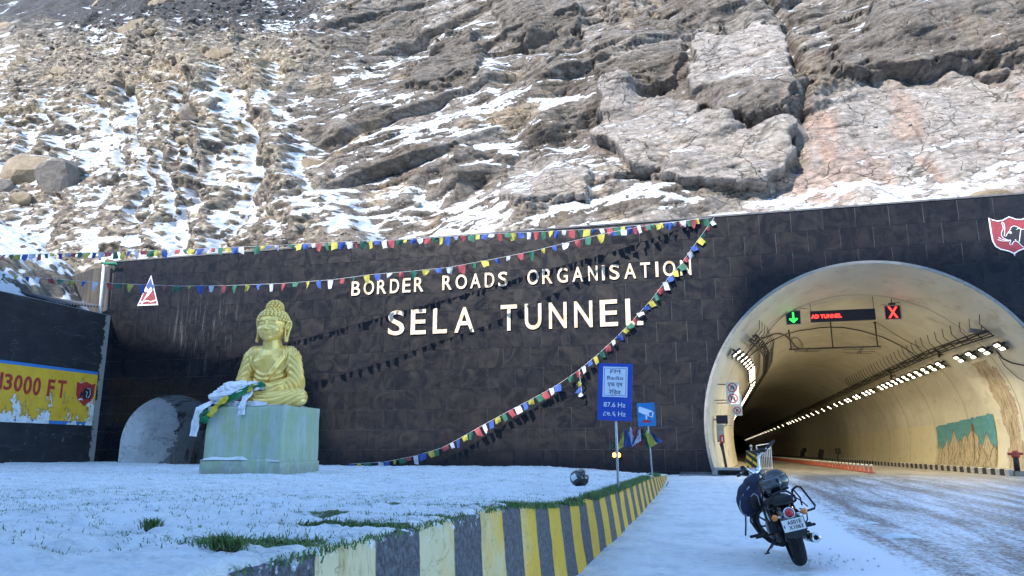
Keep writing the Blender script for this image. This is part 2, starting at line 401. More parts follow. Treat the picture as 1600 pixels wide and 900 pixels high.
score = (nzs-.5)/.16*(.55-.2*talus)+talus*(-.9)*(rib-.35)+(nf/.12)*.42+nf2/.12*(.30-.14*talus)+np.clip(hol, -.4, .4)*2.2+.35*(fbm((U*math.cos(.38)+V*math.sin(.38))*.7, (V*math.cos(.38)-U*math.sin(.38))*4.5, 4, 133)-.5)/.12
flat = np.sort(score[::7, ::7].ravel()); rank = np.searchsorted(flat, score)/len(flat)
S = rank-(1-cov); snow = .5+np.clip(S*3.2, -.5, .5)
# rock colours, with the shade under block A's overhang painted in
def C(*c): return np.array(c, 'f')
def mixc(A, B, t): return A*(1-t[..., None])+B*t[..., None]
big = fbm(U*.16, V*.22, 4, 141); med = fbm(U*.9, V*1.6, 4, 143)
col = mixc(C(.27, .238, .208)*np.ones(U.shape+(1,)), C(.170, .148, .128), sst(.42, .62, .55*big+.3*r2a+.25*med))
col = mixc(col, C(.115, .094, .075), sst(.54, .74, .5*r3a+.5*med)*(1-calm)*.85)
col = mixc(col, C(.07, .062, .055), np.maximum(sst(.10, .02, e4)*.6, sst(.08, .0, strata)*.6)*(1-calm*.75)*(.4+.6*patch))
col = mixc(col, C(.32, .25, .17), sst(.66, .8, fbm(U*.35, V*.35, 3, 147))*.7)
pale = np.clip(slab+blkA+blkB*.9+blkC*.5, 0, 1)
col = mixc(col, C(.30, .268, .240), pale*(.55+.4*med))
rust = sst(.56, .70, fbm(U*.5, V*.25, 4, 151))*slab
col = mixc(col, C(.33, .19, .13), np.clip(.35*rust+.6*near([(1450, 230), (1490, 270), (1520, 300)], 9)+.4*near([(1285,180),(1300,230)], 14), 0, .6))
dark = np.clip(.75*ovh*(.5+.9*big)+.9*dk2+.9*dk3+.85*dk4+.7*dk5+.85*shadeA+.8*dkS+.35*cleft+.5*cl3+.6*cl2, 0, .92)
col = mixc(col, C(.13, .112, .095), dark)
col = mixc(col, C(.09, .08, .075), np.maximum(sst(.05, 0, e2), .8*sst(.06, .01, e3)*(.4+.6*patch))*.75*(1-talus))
streak = sst(.5, .7, fbm(U*2.6, V*.25, 4, 157))*pale
col = mixc(col, C(.24, .20, .17), streak*.35)
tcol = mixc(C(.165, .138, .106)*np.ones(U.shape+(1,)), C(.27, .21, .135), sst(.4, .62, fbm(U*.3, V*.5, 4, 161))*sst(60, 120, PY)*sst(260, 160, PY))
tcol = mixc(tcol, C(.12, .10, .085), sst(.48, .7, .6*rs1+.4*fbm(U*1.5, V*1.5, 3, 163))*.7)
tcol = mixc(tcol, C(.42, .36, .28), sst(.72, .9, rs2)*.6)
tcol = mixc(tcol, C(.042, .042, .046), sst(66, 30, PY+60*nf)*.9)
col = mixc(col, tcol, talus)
def snow_rock_mat():
    s = NT('weathered_rock_with_snow'); v = s.coord('World'); g = s.n('NewGeometry')
    base = s.attr('tint', 'Color')
    k = s.ramp(s.noise(v, 3.2, 6, .68), [(.28, .5), (.72, 1.45)]); base = s.mix(1.0, base, k, 'MULTIPLY')
    cm = None
    for sc_, th_ in ((.33, .010), (.95, .016)):
        vo = s.n('TexVoronoi'); vo.feature = 'DISTANCE_TO_EDGE'; vo.inputs['Scale'].default_value = 1.0; nn_ = s.n('TexNoise'); nn_.inputs['Scale'].default_value = 1.1; nn_.inputs['Detail'].default_value = 5; s.L(v, nn_.inputs['Vector'])
        ad_ = s.n('VectorMath', operation='MULTIPLY_ADD'); s.L(nn_.outputs['Color'], ad_.inputs[0]); ad_.inputs[1].default_value = (.9*sc_,)*3; mv = s.coord('World', (sc_, sc_, sc_*2.1), (0, R(-24), 0)); s.L(mv, ad_.inputs[2]); s.L(ad_.outputs[0], vo.inputs['Vector'])
        k_ = s.math('MULTIPLY', s.math('LESS_THAN', vo.outputs['Distance'], s.math('MULTIPLY', s.noise(v, 1.3, 3), 2.4*th_)), s.ramp(s.noise(v, .45 if sc_ < .5 else .8, 3), [(.44, 0.0), (.52, 1.0)])); cm = k_ if cm is None else s.math('MAXIMUM', cm, k_)
    grain = s.ramp(s.noise(v, 22, 6, .8), [(.3, .72), (.7, 1.25)]); base = s.mix(.8, base, grain, 'MULTIPLY'); base = s.mix(s.math('MULTIPLY', cm, .82), base, (.045, .04, .036))
    vs = s.coord('World', (1.0, 1.0, 4.5), (0, R(-18), 0)); k = s.ramp(s.noise(vs, 2.0, 6, .7), [(.35, .62), (.6, 1.18)]); base = s.mix(.8, base, k, 'MULTIPLY')
    f = s.math('ADD', s.attr('snow'), s.math('MULTIPLY', s.math('SUBTRACT', s.noise(v, 7.0, 6, .72), .5), 1.0))
    nzv = s.xyz(g.outputs['Normal'])[2]; f = s.math('ADD', f, s.math('MULTIPLY', s.math('SUBTRACT', nzv, .5), .35))
    f = s.ramp(f, [(.42, 0.0), (.58, 1.0)])
    s.set('Base Color', s.mix(f, base, (.50, .54, .59))); s.set('Roughness', s.math('SUBTRACT', .88, s.math('MULTIPLY', f, .3)))
    s.set('Specular IOR Level', .3)
    hs_ = []
    for sc_, am in ((1.2, .75), (3.6, .26), (11.0, .08)):
        vo = s.n('TexVoronoi'); vo.inputs['Scale'].default_value = 1.0; mv = s.coord('World', (sc_, sc_, sc_*2.0), (0, R(-20), 0)); s.L(mv, vo.inputs['Vector'])
        a_ = s.n('VectorMath', operation='SUBTRACT'); s.L(mv, a_.inputs[0]); s.L(vo.outputs['Position'], a_.inputs[1])
        b_ = s.n('VectorMath', operation='SUBTRACT'); s.L(vo.outputs['Color'], b_.inputs[0]); b_.inputs[1].default_value = (.5, .5, .5)
        d_ = s.n('VectorMath', operation='DOT_PRODUCT'); s.L(a_.outputs[0], d_.inputs[0]); s.L(b_.outputs[0], d_.inputs[1]); hs_.append(s.math('MULTIPLY', d_.outputs['Value'], am))
    h = s.math('ADD', s.math('ADD', hs_[0], hs_[1]), s.math('ADD', hs_[2], s.math('MULTIPLY', s.noise(v, 12, 6, .7), .12)))
    s.bump(s.math('SUBTRACT', h, s.math('MULTIPLY', cm, .35)), .7, .16)
    return s.m
ROCK = snow_rock_mat()
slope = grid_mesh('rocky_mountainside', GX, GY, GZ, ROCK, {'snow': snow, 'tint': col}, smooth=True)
SLOPE = (GX, GY, GZ)
def slope_at(px, py):                                       # point and normal of the slope seen at a place in the photo
    d2 = (PX-px)**2+(PY-py)**2; i, j = np.unravel_index(np.argmin(d2), d2.shape)
    return Vector((GX[i, j], GY[i, j], GZ[i, j])), (i, j)
# ---- the hillside behind the left retaining wall
x = np.concatenate([-31.0-np.arange(0, 14, .09), -45-np.cumsum(.1*1.07**np.arange(60))]); y = np.concatenate([np.arange(-8, 18, .4), np.arange(18, 34.5, .09)])
X, Y = np.meshgrid(x, y); n1 = fbm(X*.5, Y*.5, 4, 201)-.5; f_, rr, ee = facets(X, Y, .5, 1.4, .5, 205); f2_, rr2, _e = facets(X, Y, .2, 1.2, .1, 207)
Z = 8.12+.50*(-31.0-X)+.13*np.maximum(Y-20, 0)*sst(-31, -34, X)+(.9*n1+.5*f_+.5*f2_)*sst(-31, -32.2, X)
Z = np.maximum(Z, 8.1)
nz2 = blur(normals(X, Y, Z)[..., 2]*-1, 1); s2 = sst(-.03, .08, np.abs(nz2)-.66+.45*(fbm(X*2, Y*2, 4, 211)-.5))
c2 = mixc(C(.2, .17, .13)*np.ones(X.shape+(1,)), C(.09, .08, .07), sst(.4, .8, rr))
left_hill = grid_mesh('snowy_hillside', X[:, ::-1], Y[:, ::-1], Z[:, ::-1], ROCK, {'snow': s2[:, ::-1], 'tint': c2[:, ::-1]})
# ---- unseen ridge behind the camera, crest shaped to lay shade on forecourt and wall
x = np.concatenate([np.arange(-240, -110, 4.0), np.arange(-110, 30, .5), np.arange(30, 200, 4.0)]); y = np.concatenate([np.arange(-190, -70, 6.0), np.arange(-70, -64, 1.0), np.arange(-64, -24, 3.0)])
X, Y = np.meshgrid(x, y)
KX, KZ = 100*1.0/2.68, 100*2.0/2.68                       # how far the sunlight travels sideways and down from the crest to the portal
crest = np.interp(X+KX, [-90, -45, -30, -20.5, -17.9, -17.0, 0.6, 1.6, 12, 40, 90], [10, 8.2, 7.3, 5.6, 5.0, 1.35, 1.25, 8.9, 9.0, 9.4, 14])+KZ
prof = np.interp(Y, [-190, -68.5, -67.5, -28, -24], [-1, 1, 1, .0, -.02])
crest = crest*sst(-175, -88, X)*sst(95, 14, X)
Z = crest*np.where(Y < -68, np.interp(Y, [-190, -68], [0, 1]), prof)+(fbm(X*.15, Y*.15, 3, 223)-.5)*.5*(np.abs(Y+68) > 2)+4*(fbm(X*.06, Y*.06, 3, 224)-.5)*sst(3, 14, np.abs(Y+68))-.1
grid_mesh('shade_ridge', X, Y, Z, ROCK, {'snow': sst(.35, .6, fbm(X*.08, Y*.08, 4, 225)), 'tint': C(.2, .17, .14)*np.ones(X.shape+(1,))})
# ------------------------------------------------------------------ snow, garden, road
def snow_mat(name, tint=(.87, .90, .93), grass=False):
    s = NT(name); v = s.coord('World'); c = s.ramp(s.math('ADD', s.math('MULTIPLY', s.noise(v, 1.4, 4, .6), .4), s.math('MULTIPLY', s.noise(s.coord('World', (1, 2.2, 1)), 6.5, 7, .78), .6)), [(.36, (.50, .57, .60)), (.50, (.80, .84, .87)), (.62, tint)])
    if grass:
        vs = s.coord('World', (1.0, 2.6, 1.0), (0, 0, R(12))); f = s.math('ADD', s.noise(vs, 2.1, 7, .74), s.attr('bare'))
        m = s.ramp(f, [(.59, 0.0), (.67, 1.0)]); gc = s.ramp(s.noise(v, 22, 3), [(.35, (.04, .09, .03)), (.7, (.09, .16, .05))])
        c = s.mix(m, c, gc)
    s.set('Base Color', c); s.set('Roughness', .62); s.set('Specular IOR Level', .35)
    s.set('Subsurface Weight', .0)
    h = s.math('ADD', s.noise(s.coord('World', (1, 1.6, 1)), 3.2, 9, .72), s.math('MULTIPLY', s.noise(v, 17, 6, .8), .22)); s.bump(h, .8, .10)
    return s.m
def gz(y): return .35*sst(10, 33, np.asarray(y, float))
xs = np.concatenate([-np.cumsum(.06*1.09**np.arange(70))[::-1]-2.2, np.arange(-2.2, 4.0, .045), 4+np.cumsum(.06*1.12**np.arange(60))])
xs = xs[(xs > -300) & (xs < 400)]
ys = np.concatenate([4-np.cumsum(.08*1.1**np.arange(62))[::-1], np.arange(4, 12, .05), 12+np.cumsum(.055*1.012**np.arange(142))])
ys = np.append(ys[ys < 31.9], 31.95)
X, Y = np.meshgrid(xs, ys)
Z = gz(Y)+.045*(fbm(X*2.2, Y*2.2, 4, 231)-.5)+.022*(fbm(X*7, Y*7, 3, 233)-.5)-.018*(voro(X*1.9, Y*1.6, 235)[0] < .22)*(_h(np.floor(X*1.3), np.floor(Y*1.3), 9) > .55)-.09*sst(.9, 1.6, X)-.02
rut = np.exp(-((X-.15-.1*np.sin(Y*.4))/.10)**2)+np.exp(-((X+.55)/.08)**2)*.6
Z -= .012*rut*sst(1.2, .8, X)
grid_mesh('snowy_ground', X, Y, Z, snow_mat('trodden_snow'))
# far ground sheet, lower than everything near, out to the horizon
mesh('valley_floor', [(-1500, -1500, -1.3), (1500, -1500, -1.3), (1500, 1500, -1.3), (-1500, 1500, -1.3)], [(0, 1, 2, 3)], snow_mat('far_snow'))['kind'] = 'structure'
def road_mat(inside=False):
    s = NT('tunnel_asphalt' if inside else 'frosted_asphalt'); v = s.coord('World'); p = s.xyz(v)
    asph = s.ramp(s.noise(v, 3, 6, .7), [(.3, (.034, .037, .038)), (.7, (.078, .082, .082))])
    if inside:
        dust = s.ramp(s.noise(s.coord('World', (2, .25, 1)), 1.2, 5, .6), [(.35, 0.0), (.65, .8)]); asph = s.mix(dust, (.12, .11, .095), (.25, .22, .17))
        s.set('Base Color', asph); s.set('Roughness', .7); s.bump(s.noise(v, 30, 4), .3, .01); return s.m
    st = s.noise(s.coord('World', (1.5, .16, 1), (0, 0, R(-4))), 1.3, 6, .62, .4)      # streaks along the traffic
    fine = s.noise(s.coord('World', (1, .45, 1)), 16, 6, .8); mid = s.noise(v, 3.5, 5, .7)
    f = s.math('ADD', s.math('MULTIPLY', st, .95), s.math('ADD', s.math('MULTIPLY', fine, 1.15), s.math('MULTIPLY', mid, .35)))
    edge = s.math('MULTIPLY', s.math('SUBTRACT', 2.0, s.math('ADD', p[0], s.math('MULTIPLY', mid, -.5))), .75)   # thick snow towards the shoulder
    edge = s.math('MAXIMUM', edge, 0.0); f = s.math('ADD', f, edge)
    f = s.math('SUBTRACT', f, s.math('MULTIPLY', s.math('MAXIMUM', s.math('SUBTRACT', p[1], 22), 0.0), .018))
    m = s.ramp(s.math('MULTIPLY', f, .5), [(.55, 0.0), (.70, 1.0)]); thin = s.ramp(s.math('MULTIPLY', f, .5), [(.38, 0.0), (.60, .42)])
    c = s.mix(thin, asph, (.40, .42, .43)); c = s.mix(m, c, (.77, .82, .89))
    s.set('Base Color', c); s.set('Roughness', s.ramp(mid, [(.3, .42), (.7, .72)])); s.set('Specular IOR Level', .4)
    s.bump(s.math('ADD', fine, s.math('MULTIPLY', m, .5)), .5, .02); return s.m
xs = np.arange(.9, 15.6, .12); ys = np.concatenate([np.arange(-30, 3, 1.0), np.arange(3, 31.98, .12), [32.05]])
X, Y = np.meshgrid(xs, ys)
Zr = gz(Y)+.006+.012*(fbm(X*1.5, Y*.6, 3, 241)-.5)+.035*sst(1.5, .9, X)*0-.03*sst(1.35, .9, X)
grid_mesh('road', X, Y, Zr, road_mat())
SN = snow_mat('clean_snow')
rnd = random.Random(3)
for (px_, py_, rx, lb) in ((1400, 838, .17, 'larger flat clump of white snow lying on the frosted road'), (1362, 819, .09, 'small fleck of white snow further up the frosted road')):
    p = onZ(px_, py_, .03); n_ = 26; V_ = [(p.x, p.y, .075)]; F_ = []
    for k in range(3):
        for i in range(n_):
            a = 2*math.pi*i/n_; rr = rx*(.4, .75, 1.0)[k]*(1+.35*math.sin(3*a+k)+rnd.uniform(-.12, .12)); V_.append((p.x+1.6*rr*math.cos(a), p.y+rr*math.sin(a), (.065, .045, -.01)[k]+rnd.uniform(-.008, .008)))
    F_ = [(0, 1+i, 1+(i+1) % n_) for i in range(n_)]+[(1+k*n_+i, 1+(k+1)*n_+i, 1+(k+1)*n_+(i+1) % n_, 1+k*n_+(i+1) % n_) for k in range(2) for i in range(n_)]
    tag(mesh('snow_clump', V_, F_, SN, smooth=True), lb, 'snow clump', 'snow clumps on the road')
# ---- raised garden behind the striped wall
EY = [-8, 0, 5, 6, 7.2, 9, 12, 21, 26, 31.2]; EX = [-1.66, -1.66, -1.66, -1.66, -1.66, -1.66, -1.66, -1.70, -1.8, -1.98]; EZ = [.86, .86, .85, .83, .74, .65, .62, .60, .48, .33]
def edge_x(y): return np.interp(y, EY, EX)
def edge_z(y): return np.interp(y, EY, EZ)
sy = np.concatenate([np.arange(-6, 1.2, .3), np.arange(1.2, 6, .022), 6+np.cumsum(.024*1.0075**np.arange(350))]); sy = np.append(sy[sy < 31.9], 31.96)
t = np.concatenate([np.linspace(0, 1, 520)**1.9])
T, YY = np.meshgrid(t, sy); ex = edge_x(YY)
X = ex+(-30.05-ex)*T; Y = YY+0*T
def garden_z(X, Y, fine=True):
    e = edge_z(Y); far = sst(0, 5, edge_x(Y)-X); base = e*(1-far)+np.maximum(.6, np.interp(Y, [5, 12], [.82, .6]))*far
    base = base+.12*sst(-24, -30, X)
    q_ = .12+.88*sst(0, .7, edge_x(Y)-X)
    z = base+q_*.07*(fbm(X*.8, Y*.8, 3, 251)-.5)+q_*.10*(fbm(X*2.4, Y*3.4, 4, 253)-.5)
    if fine: z = z+.045*(fbm(X*8, Y*11, 3, 255)-.5)+.022*(fbm(X*24, Y*24, 2, 257)-.5)
    return z
Z = garden_z(X, Y)
X = X+.058*sst(.10, 0, edge_x(Y)-X); lip = sst(-.01, -.058, edge_x(Y)-X); Z = Z+.018-.055*lip*(.6+.8*fbm(Y*6, Y*0, 3, 261))
gp = onZ(400, 842, .87); BARE = [(gp.x, gp.y, .30, .17)]
for (a, b, r1_, r2_) in ((540, 828, .4, .10), (610, 812, .5, .10), (700, 795, .4, .12)):
    q = onZ(a, b, .83); BARE.append((q.x, q.y, r1_, r2_))
bare = np.zeros(X.shape)
for (bx, by, rx, ry) in BARE: bare = np.maximum(bare, .55*np.exp(-((X-bx)/rx)**2-((Y-by)/ry)**2))
bare += .30*sst(.35, .0, edge_x(Y)-X)*sst(4.5, 7, Y)*sst(22, 18, Y)*(.4+1.2*fbm(X*2, Y*2, 3, 259))-.03
Z -= .05*np.clip(bare*2, 0, 1)
garden = grid_mesh('snow_covered_lawn', X[:, ::-1], Y[:, ::-1], Z[:, ::-1], snow_mat('snow_over_grass', grass=True), {'bare': bare[:, ::-1]})
# ================================================================== PORTAL WALL, SIDE WALL, TUNNEL LINING
TOPZ = 11.0; ROWH = .88; TW = 1.245
def arch(cx, cz, Rr, zf, n=48, pinch=.25):
    P = [(cx-Rr+pinch*((cz-z)/(cz-zf))**2, z) for z in np.linspace(zf, cz, 6)[:-1]]
    P += [(cx-Rr*math.cos(a), cz+Rr*math.sin(a)) for a in np.linspace(0, math.pi, n)]
    P += [(cx+Rr-pinch*((cz-z)/(cz-zf))**2, z) for z in np.linspace(cz, zf, 6)[1:]]
    return P
BIG = arch(6.1, 2.2, 6.4, .30)
SMALL = [(-28.55, .3)]+[(-25.7-2.85*math.cos(a), 1.35+2.62*math.sin(a)**.82) for a in np.linspace(.12, math.pi-.12, 22)]+[(-22.85, .3)]
def in_poly(x, z, P):
    c = False
    for (x0, z0), (x1, z1) in zip(P, P[1:]+[P[0]]):
        if (z0 > z) != (z1 > z) and x < (x1-x0)*(z-z0)/(z1-z0)+x0: c = not c
    return c
def cut_plate(name, rect, holes, y0, y1, mat, parent=None):
    """a rectangular plate from y0 to y1 with arch-shaped openings"""
    x0, x1, z0, z1 = rect; V = [Vector((x0, z0)), Vector((x1, z0)), Vector((x1, z1)), Vector((x0, z1))]; E = [(0, 1), (1, 2), (2, 3), (3, 0)]
    for H in holes:
        b = len(V); V += [Vector(p) for p in H]; E += [(b+i, b+(i+1) % len(H)) for i in range(len(H))]
    vv, ee, ff, *_ = geometry.delaunay_2d_cdt(V, E, [], 0, 1e-6)
    F = []
    for f in ff:
        c = sum((vv[i] for i in f), Vector((0, 0)))/len(f)
        if x0 < c.x < x1 and z0 < c.y < z1 and not any(in_poly(c.x, c.y, H) for H in holes): F.append(tuple(f))
    if not F: return None
    n = len(vv); P = [(v.x, y0, v.y) for v in vv]+[(v.x, y1, v.y) for v in vv]
    G_ = [tuple(reversed(f)) for f in F]+[tuple(i+n for i in f) for f in F]
    cnt = {}
    for f in F:
        for a, b in zip(f, f[1:]+f[:1]): cnt[(a, b)] = 1
    for (a, b) in list(cnt):
        if (b, a) not in cnt: G_.append((a, b, b+n, a+n))
    me = bpy.data.meshes.new(name); me.from_pydata(P, [], G_)
    bm = bmesh.new(); bm.from_mesh(me); bmesh.ops.recalc_face_normals(bm, faces=bm.faces)
    bmesh.ops.delete(bm, geom=[v for v in bm.verts if not v.link_faces], context='VERTS'); bm.to_mesh(me); bm.free()
    return link(name, me, parent, mat)
def granite():
    s = NT('dusty_black_granite'); v = s.coord('World'); r = s.rnd(); p = s.xyz(v)
    off = s.n('VectorMath', operation='ADD'); cx_ = s.n('CombineXYZ')
    s.L(s.math('MULTIPLY', r, 7.0), cx_.inputs[0]); s.L(s.math('MULTIPLY', r, 91.0), cx_.inputs[2]); s.L(v, off.inputs[0]); s.L(cx_.outputs[0], off.inputs[1]); q = off.outputs[0]
    cloud = s.noise(q, 1.1, 6, .68, 1.6); fine = s.noise(q, 5.5, 5, .7, .8)
    dust = s.ramp(s.math('ADD', s.math('MULTIPLY', cloud, .9), s.math('MULTIPLY', fine, .1)), [(.36, 0.0), (.72, 1.0)])
    c = s.mix(dust, (.007, .008, .012), (.017, .0145, .0145)); c = s.mix(s.math('MULTIPLY', r, .5), c, (.010, .011, .016))
    drip = s.ramp(s.noise(s.coord('World', (7, 1, .35)), 1.0, 5, .65), [(.55, 0.0), (.75, 1.0)])
    d2 = s.n('VectorMath', operation='DISTANCE'); d2.inputs[1].default_value = (-24.3, 32.0, 7.2); s.L(v, d2.inputs[0])
    spot = s.ramp(d2.outputs['Value'], [(0.0, 1.0), (.0, 1.0)]); spot = s.math('SUBTRACT', 1.0, s.math('DIVIDE', d2.outputs['Value'], 2.6), clamp=True)
    c = s.mix(s.math('MULTIPLY', s.math('MULTIPLY', drip, spot), .8), c, (.30, .30, .31)); c = s.mix(s.math('MULTIPLY', drip, .035), c, (.3, .3, .3))
    s.set('Base Color', c); s.set('Roughness', s.math('ADD', .20, s.math('MULTIPLY', dust, .22))); s.set('Specular IOR Level', .30)
    s.bump(fine, .06, .01); return s.m
GRAN = granite()
MORT = M_('pale_mortar', (.12, .125, .14), .9, var=.6, sc=1.2)
wall = empty('portal_wall', (-3, 32, 0), 'long black granite clad tunnel portal wall with pale joints below the rocky slope', 'wall')
def to_wall(o):
    o.parent = wall; o.matrix_parent_inverse = Matrix.Translation((3, -32, 0)); return o
to_wall(cut_plate('backing', (-30.1, 26, -1.0, TOPZ-.02), [BIG, SMALL], 32.016, 32.72, MORT))
rt = random.Random(5); tiles = []; share = {}
nrow = int(math.ceil(TOPZ/ROWH))+1; G_ = .007
for k in range(nrow):
    z1 = TOPZ-k*ROWH; z0 = z1-ROWH
    x = -30.1-((k % 2)*.5+rt.uniform(-.06, .06))*TW
    while x < 26:
        xa, xb = max(x, -30.1), min(x+TW, 26); x += TW
        if xb-xa < .05: continue
        tiles.append((xa, xb, z0, z1))
def hits(t, P): return any(t[0]-.01 < px_ < t[1]+.01 and t[2]-.01 < pz < t[3]+.01 for px_, pz in P) or (in_poly((t[0]+t[1])/2, (t[2]+t[3])/2, P))
dense = {id(BIG): arch(6.1, 2.2, 6.4, .30, 300, .25), id(SMALL): None}
def dens(P):
    Q = []
    for a, b in zip(P, P[1:]+[P[0]]):
        for i in range(8): Q.append((a[0]+(b[0]-a[0])*i/8, a[1]+(b[1]-a[1])*i/8))
    return Q
BD, SD = dens(BIG), dens(SMALL)
def vis(t):                                                  # in view?
    px_, py_ = project(np.array([(t[0]+t[1])/2]), np.array([32.]), np.array([(t[2]+t[3])/2])); return -40 < px_[0] < 1640 and (t[2]+t[3])/2 > .1
rest = MB()
tiles.sort(key=lambda t: -((vis(t))*1000+(hits(t, BD) or hits(t, SD))*500-abs(t[0]-4)))
nt_ = 0
for t in tiles:
    if t[2] < .29 and t[1] > -.4 and t[0] < 12.7: t = (t[0], t[1], t[2], .29)
    r4 = (t[0]+G_, t[1]-G_, t[2]+G_, t[3]-G_); H = [P for P, Q in ((BIG, BD), (SMALL, SD)) if hits(t, Q)]
    if t[1]-t[0] < .08: continue
    if H:
        if in_poly(t[0], t[2], H[0]) and in_poly(t[1], t[3], H[0]) and in_poly(t[0], t[3], H[0]) and in_poly(t[1], t[2], H[0]): continue
        o = cut_plate('granite_tile', r4, H, 32.0, 32.03, GRAN)
        if o and nt_ < 298: to_wall(o); nt_ += 1
        elif o:
            rest.add([v.co[:] for v in o.data.vertices], [tuple(p.vertices) for p in o.data.polygons]); bpy.data.objects.remove(o)
        continue
    w_, h_ = round(r4[1]-r4[0], 3), round(r4[3]-r4[2], 3)
    if nt_ < 298 and vis(t):
        if (w_, h_) not in share:
            b = MB().box((0, .015, 0), (w_, .03, h_)); o = b.build('granite_tile', GRAN); share[(w_, h_)] = o.data
        else:
            o = bpy.data.objects.new('granite_tile', share[(w_, h_)]); COL.objects.link(o)
        o.location = ((t[0]+t[1])/2, 32.0+rt.uniform(-.002, .002), (t[2]+t[3])/2); o.rotation_euler = (R(rt.uniform(-.12, .12)), 0, R(rt.uniform(-.12, .12)))
        to_wall(o); nt_ += 1
    else: rest.box(((t[0]+t[1])/2, 32.015, (t[2]+t[3])/2), (w_, .03, h_))
tag(to_wall(rest.build('granite_tile_rest', GRAN)), kind='stuff')
cb = MB().box((-2.05, 32.36, TOPZ+.03), (56.3, .80, .07)); to_wall(cb.build('coping', M_('coping_stone', (.10, .10, .105), .8, var=.5, sc=3)))
# snow lying on the coping and spilling down from the slope
x = np.arange(-30.1, 26, .06); y = np.linspace(32.02, 33.6, 22); X, Y = np.meshgrid(x, y)
Z = TOPZ+.06+.05*fbm(X*1.4, Y*3, 4, 301)-.14*sst(.12, 0, Y-32.02-.12*fbm(X*1.2, X*0, 3, 303))+.35*sst(.4, 1.5, Y-32.02)*fbm(X*.7, Y, 3, 305)
Z += sst(.62, .42, fbm(X*.25, X*0+4, 3, 307))*-.16
grid_mesh('snow_ledge', X, Y, Z, SN)
# ------------------------------------------------------------------ streaky concrete wing left of the wall, corrugated sheet, pipe
cw = NT('streaked_concrete'); v = cw.coord('World', (3.0, 1, .22)); k = cw.ramp(cw.noise(v, 1.6, 5, .7), [(.46, (.018, .018, .020)), (.68, (.13, .105, .075))])
cw.set('Base Color', cw.mix(.45, k, (.05, .05, .052))); cw.set('Roughness', .8); cw.bump(cw.noise(v, 4, 4), .4, .03)
m = MB(); m.prism([(-36, 6), (-30.12, 6), (-30.12, 10.9), (-31.6, 10.75), (-33.2, 10.35), (-36, 10.2)], 32.1, 32.7)
tag(m.build('concrete_wing', cw.m), 'rain streaked dark concrete wing wall beyond the upper left end of the granite wall', 'wall')
m = MB(); a, b, c, d = Vector((-34.3, 30.2, 9.25)), Vector((-30.4, 31.9, 8.6)), Vector((-30.35, 28.9, 8.2)), Vector((-32.6, 27.6, 8.95))
V_ = []; n_ = 46
for i in range(n_+1):
    f = i/n_; p = a.lerp(d, f); q = b.lerp(c, f); h = .07*math.sin(i*math.pi/1.5)
    for r_ in (0, .5, 1): V_.append(p.lerp(q, r_)+Vector((0, 0, h)))
F_ = [(i*3+j, i*3+j+1, i*3+j+4, i*3+j+3) for i in range(n_) for j in (0, 1)]
o = mesh('corrugated_sheet', V_, F_, M_('dull_zinc', (.045, .05, .06), .5, .3, var=.4, sc=2))
tag(o, 'dull grey corrugated metal sheet lying on the snowy slope behind the black side wall', 'metal sheet')
m = MB(); m.tube([onY(156, 492, 31.7), onY(162.5, 412, 31.7)], .075, 10); m.ell(onY(162.5, 411, 31.7), .09)
tag(m.build('white_pipe', M_('white_paint', (.74, .75, .76), .45, var=.12)), 'slim white upright pipe at the upper left corner of the granite wall', 'pipe')
m = MB(); q = onY(163, 411, 31.6)
for i in range(3): m.tube([q+Vector((-.2+.3*i, 0, .05-.05*i)), q+Vector((.2+.25*i, .05, -.05)), q+Vector((.55+.12*i, .1, -.12-.06*i))], [.05, .08, .02], 6)
tag(m.build('green_rag', M_('green_cloth', (.02, .16, .09), .8)), 'crumpled green rag tied over the top of the white pipe', 'cloth')
# ------------------------------------------------------------------ left retaining wall with painted band
def side_mat():
    s = NT('tarred_wall'); v = s.coord('World'); p = s.xyz(v)
    c = s.ramp(s.noise(v, 1.3, 6, .7), [(.3, (.010, .010, .013)), (.75, (.030, .030, .036))])
    wear = s.ramp(s.noise(s.coord('World', (1, 1.6, .5)), 1.8, 7, .75), [(.63, 0.0), (.67, 1.0)]); lowm = s.math('MULTIPLY', wear, s.math('LESS_THAN', p[2], 2.6))
    c = s.mix(s.math('MULTIPLY', lowm, .85), c, (.35, .37, .40))
    crack = s.ramp(s.noise(s.coord('World', (1, .25, 2.2)), .9, 3, .4), [(.497, 0.0), (.5, 1.0), (.503, 0.0)]); c = s.mix(s.math('MULTIPLY', crack, .35), c, (.2, .2, .22))
    cor = s.ramp(s.math('ADD', s.math('MULTIPLY', p[1], .5), s.math('MULTIPLY', s.noise(v, 1.5, 6, .75), .5)), [(.9, 0.0), (.92, 1.0)])
    cor = s.math('GREATER_THAN', s.math('ADD', p[1], s.math('MULTIPLY', s.noise(v, 2.2, 6, .75), 1.2)), 32.3); c = s.mix(s.math('MULTIPLY', cor, .8), c, (.34, .33, .31))
    s.set('Base Color', c); s.set('Roughness', .55); s.bump(s.noise(v, 5, 6, .7), .5, .03); return s.m
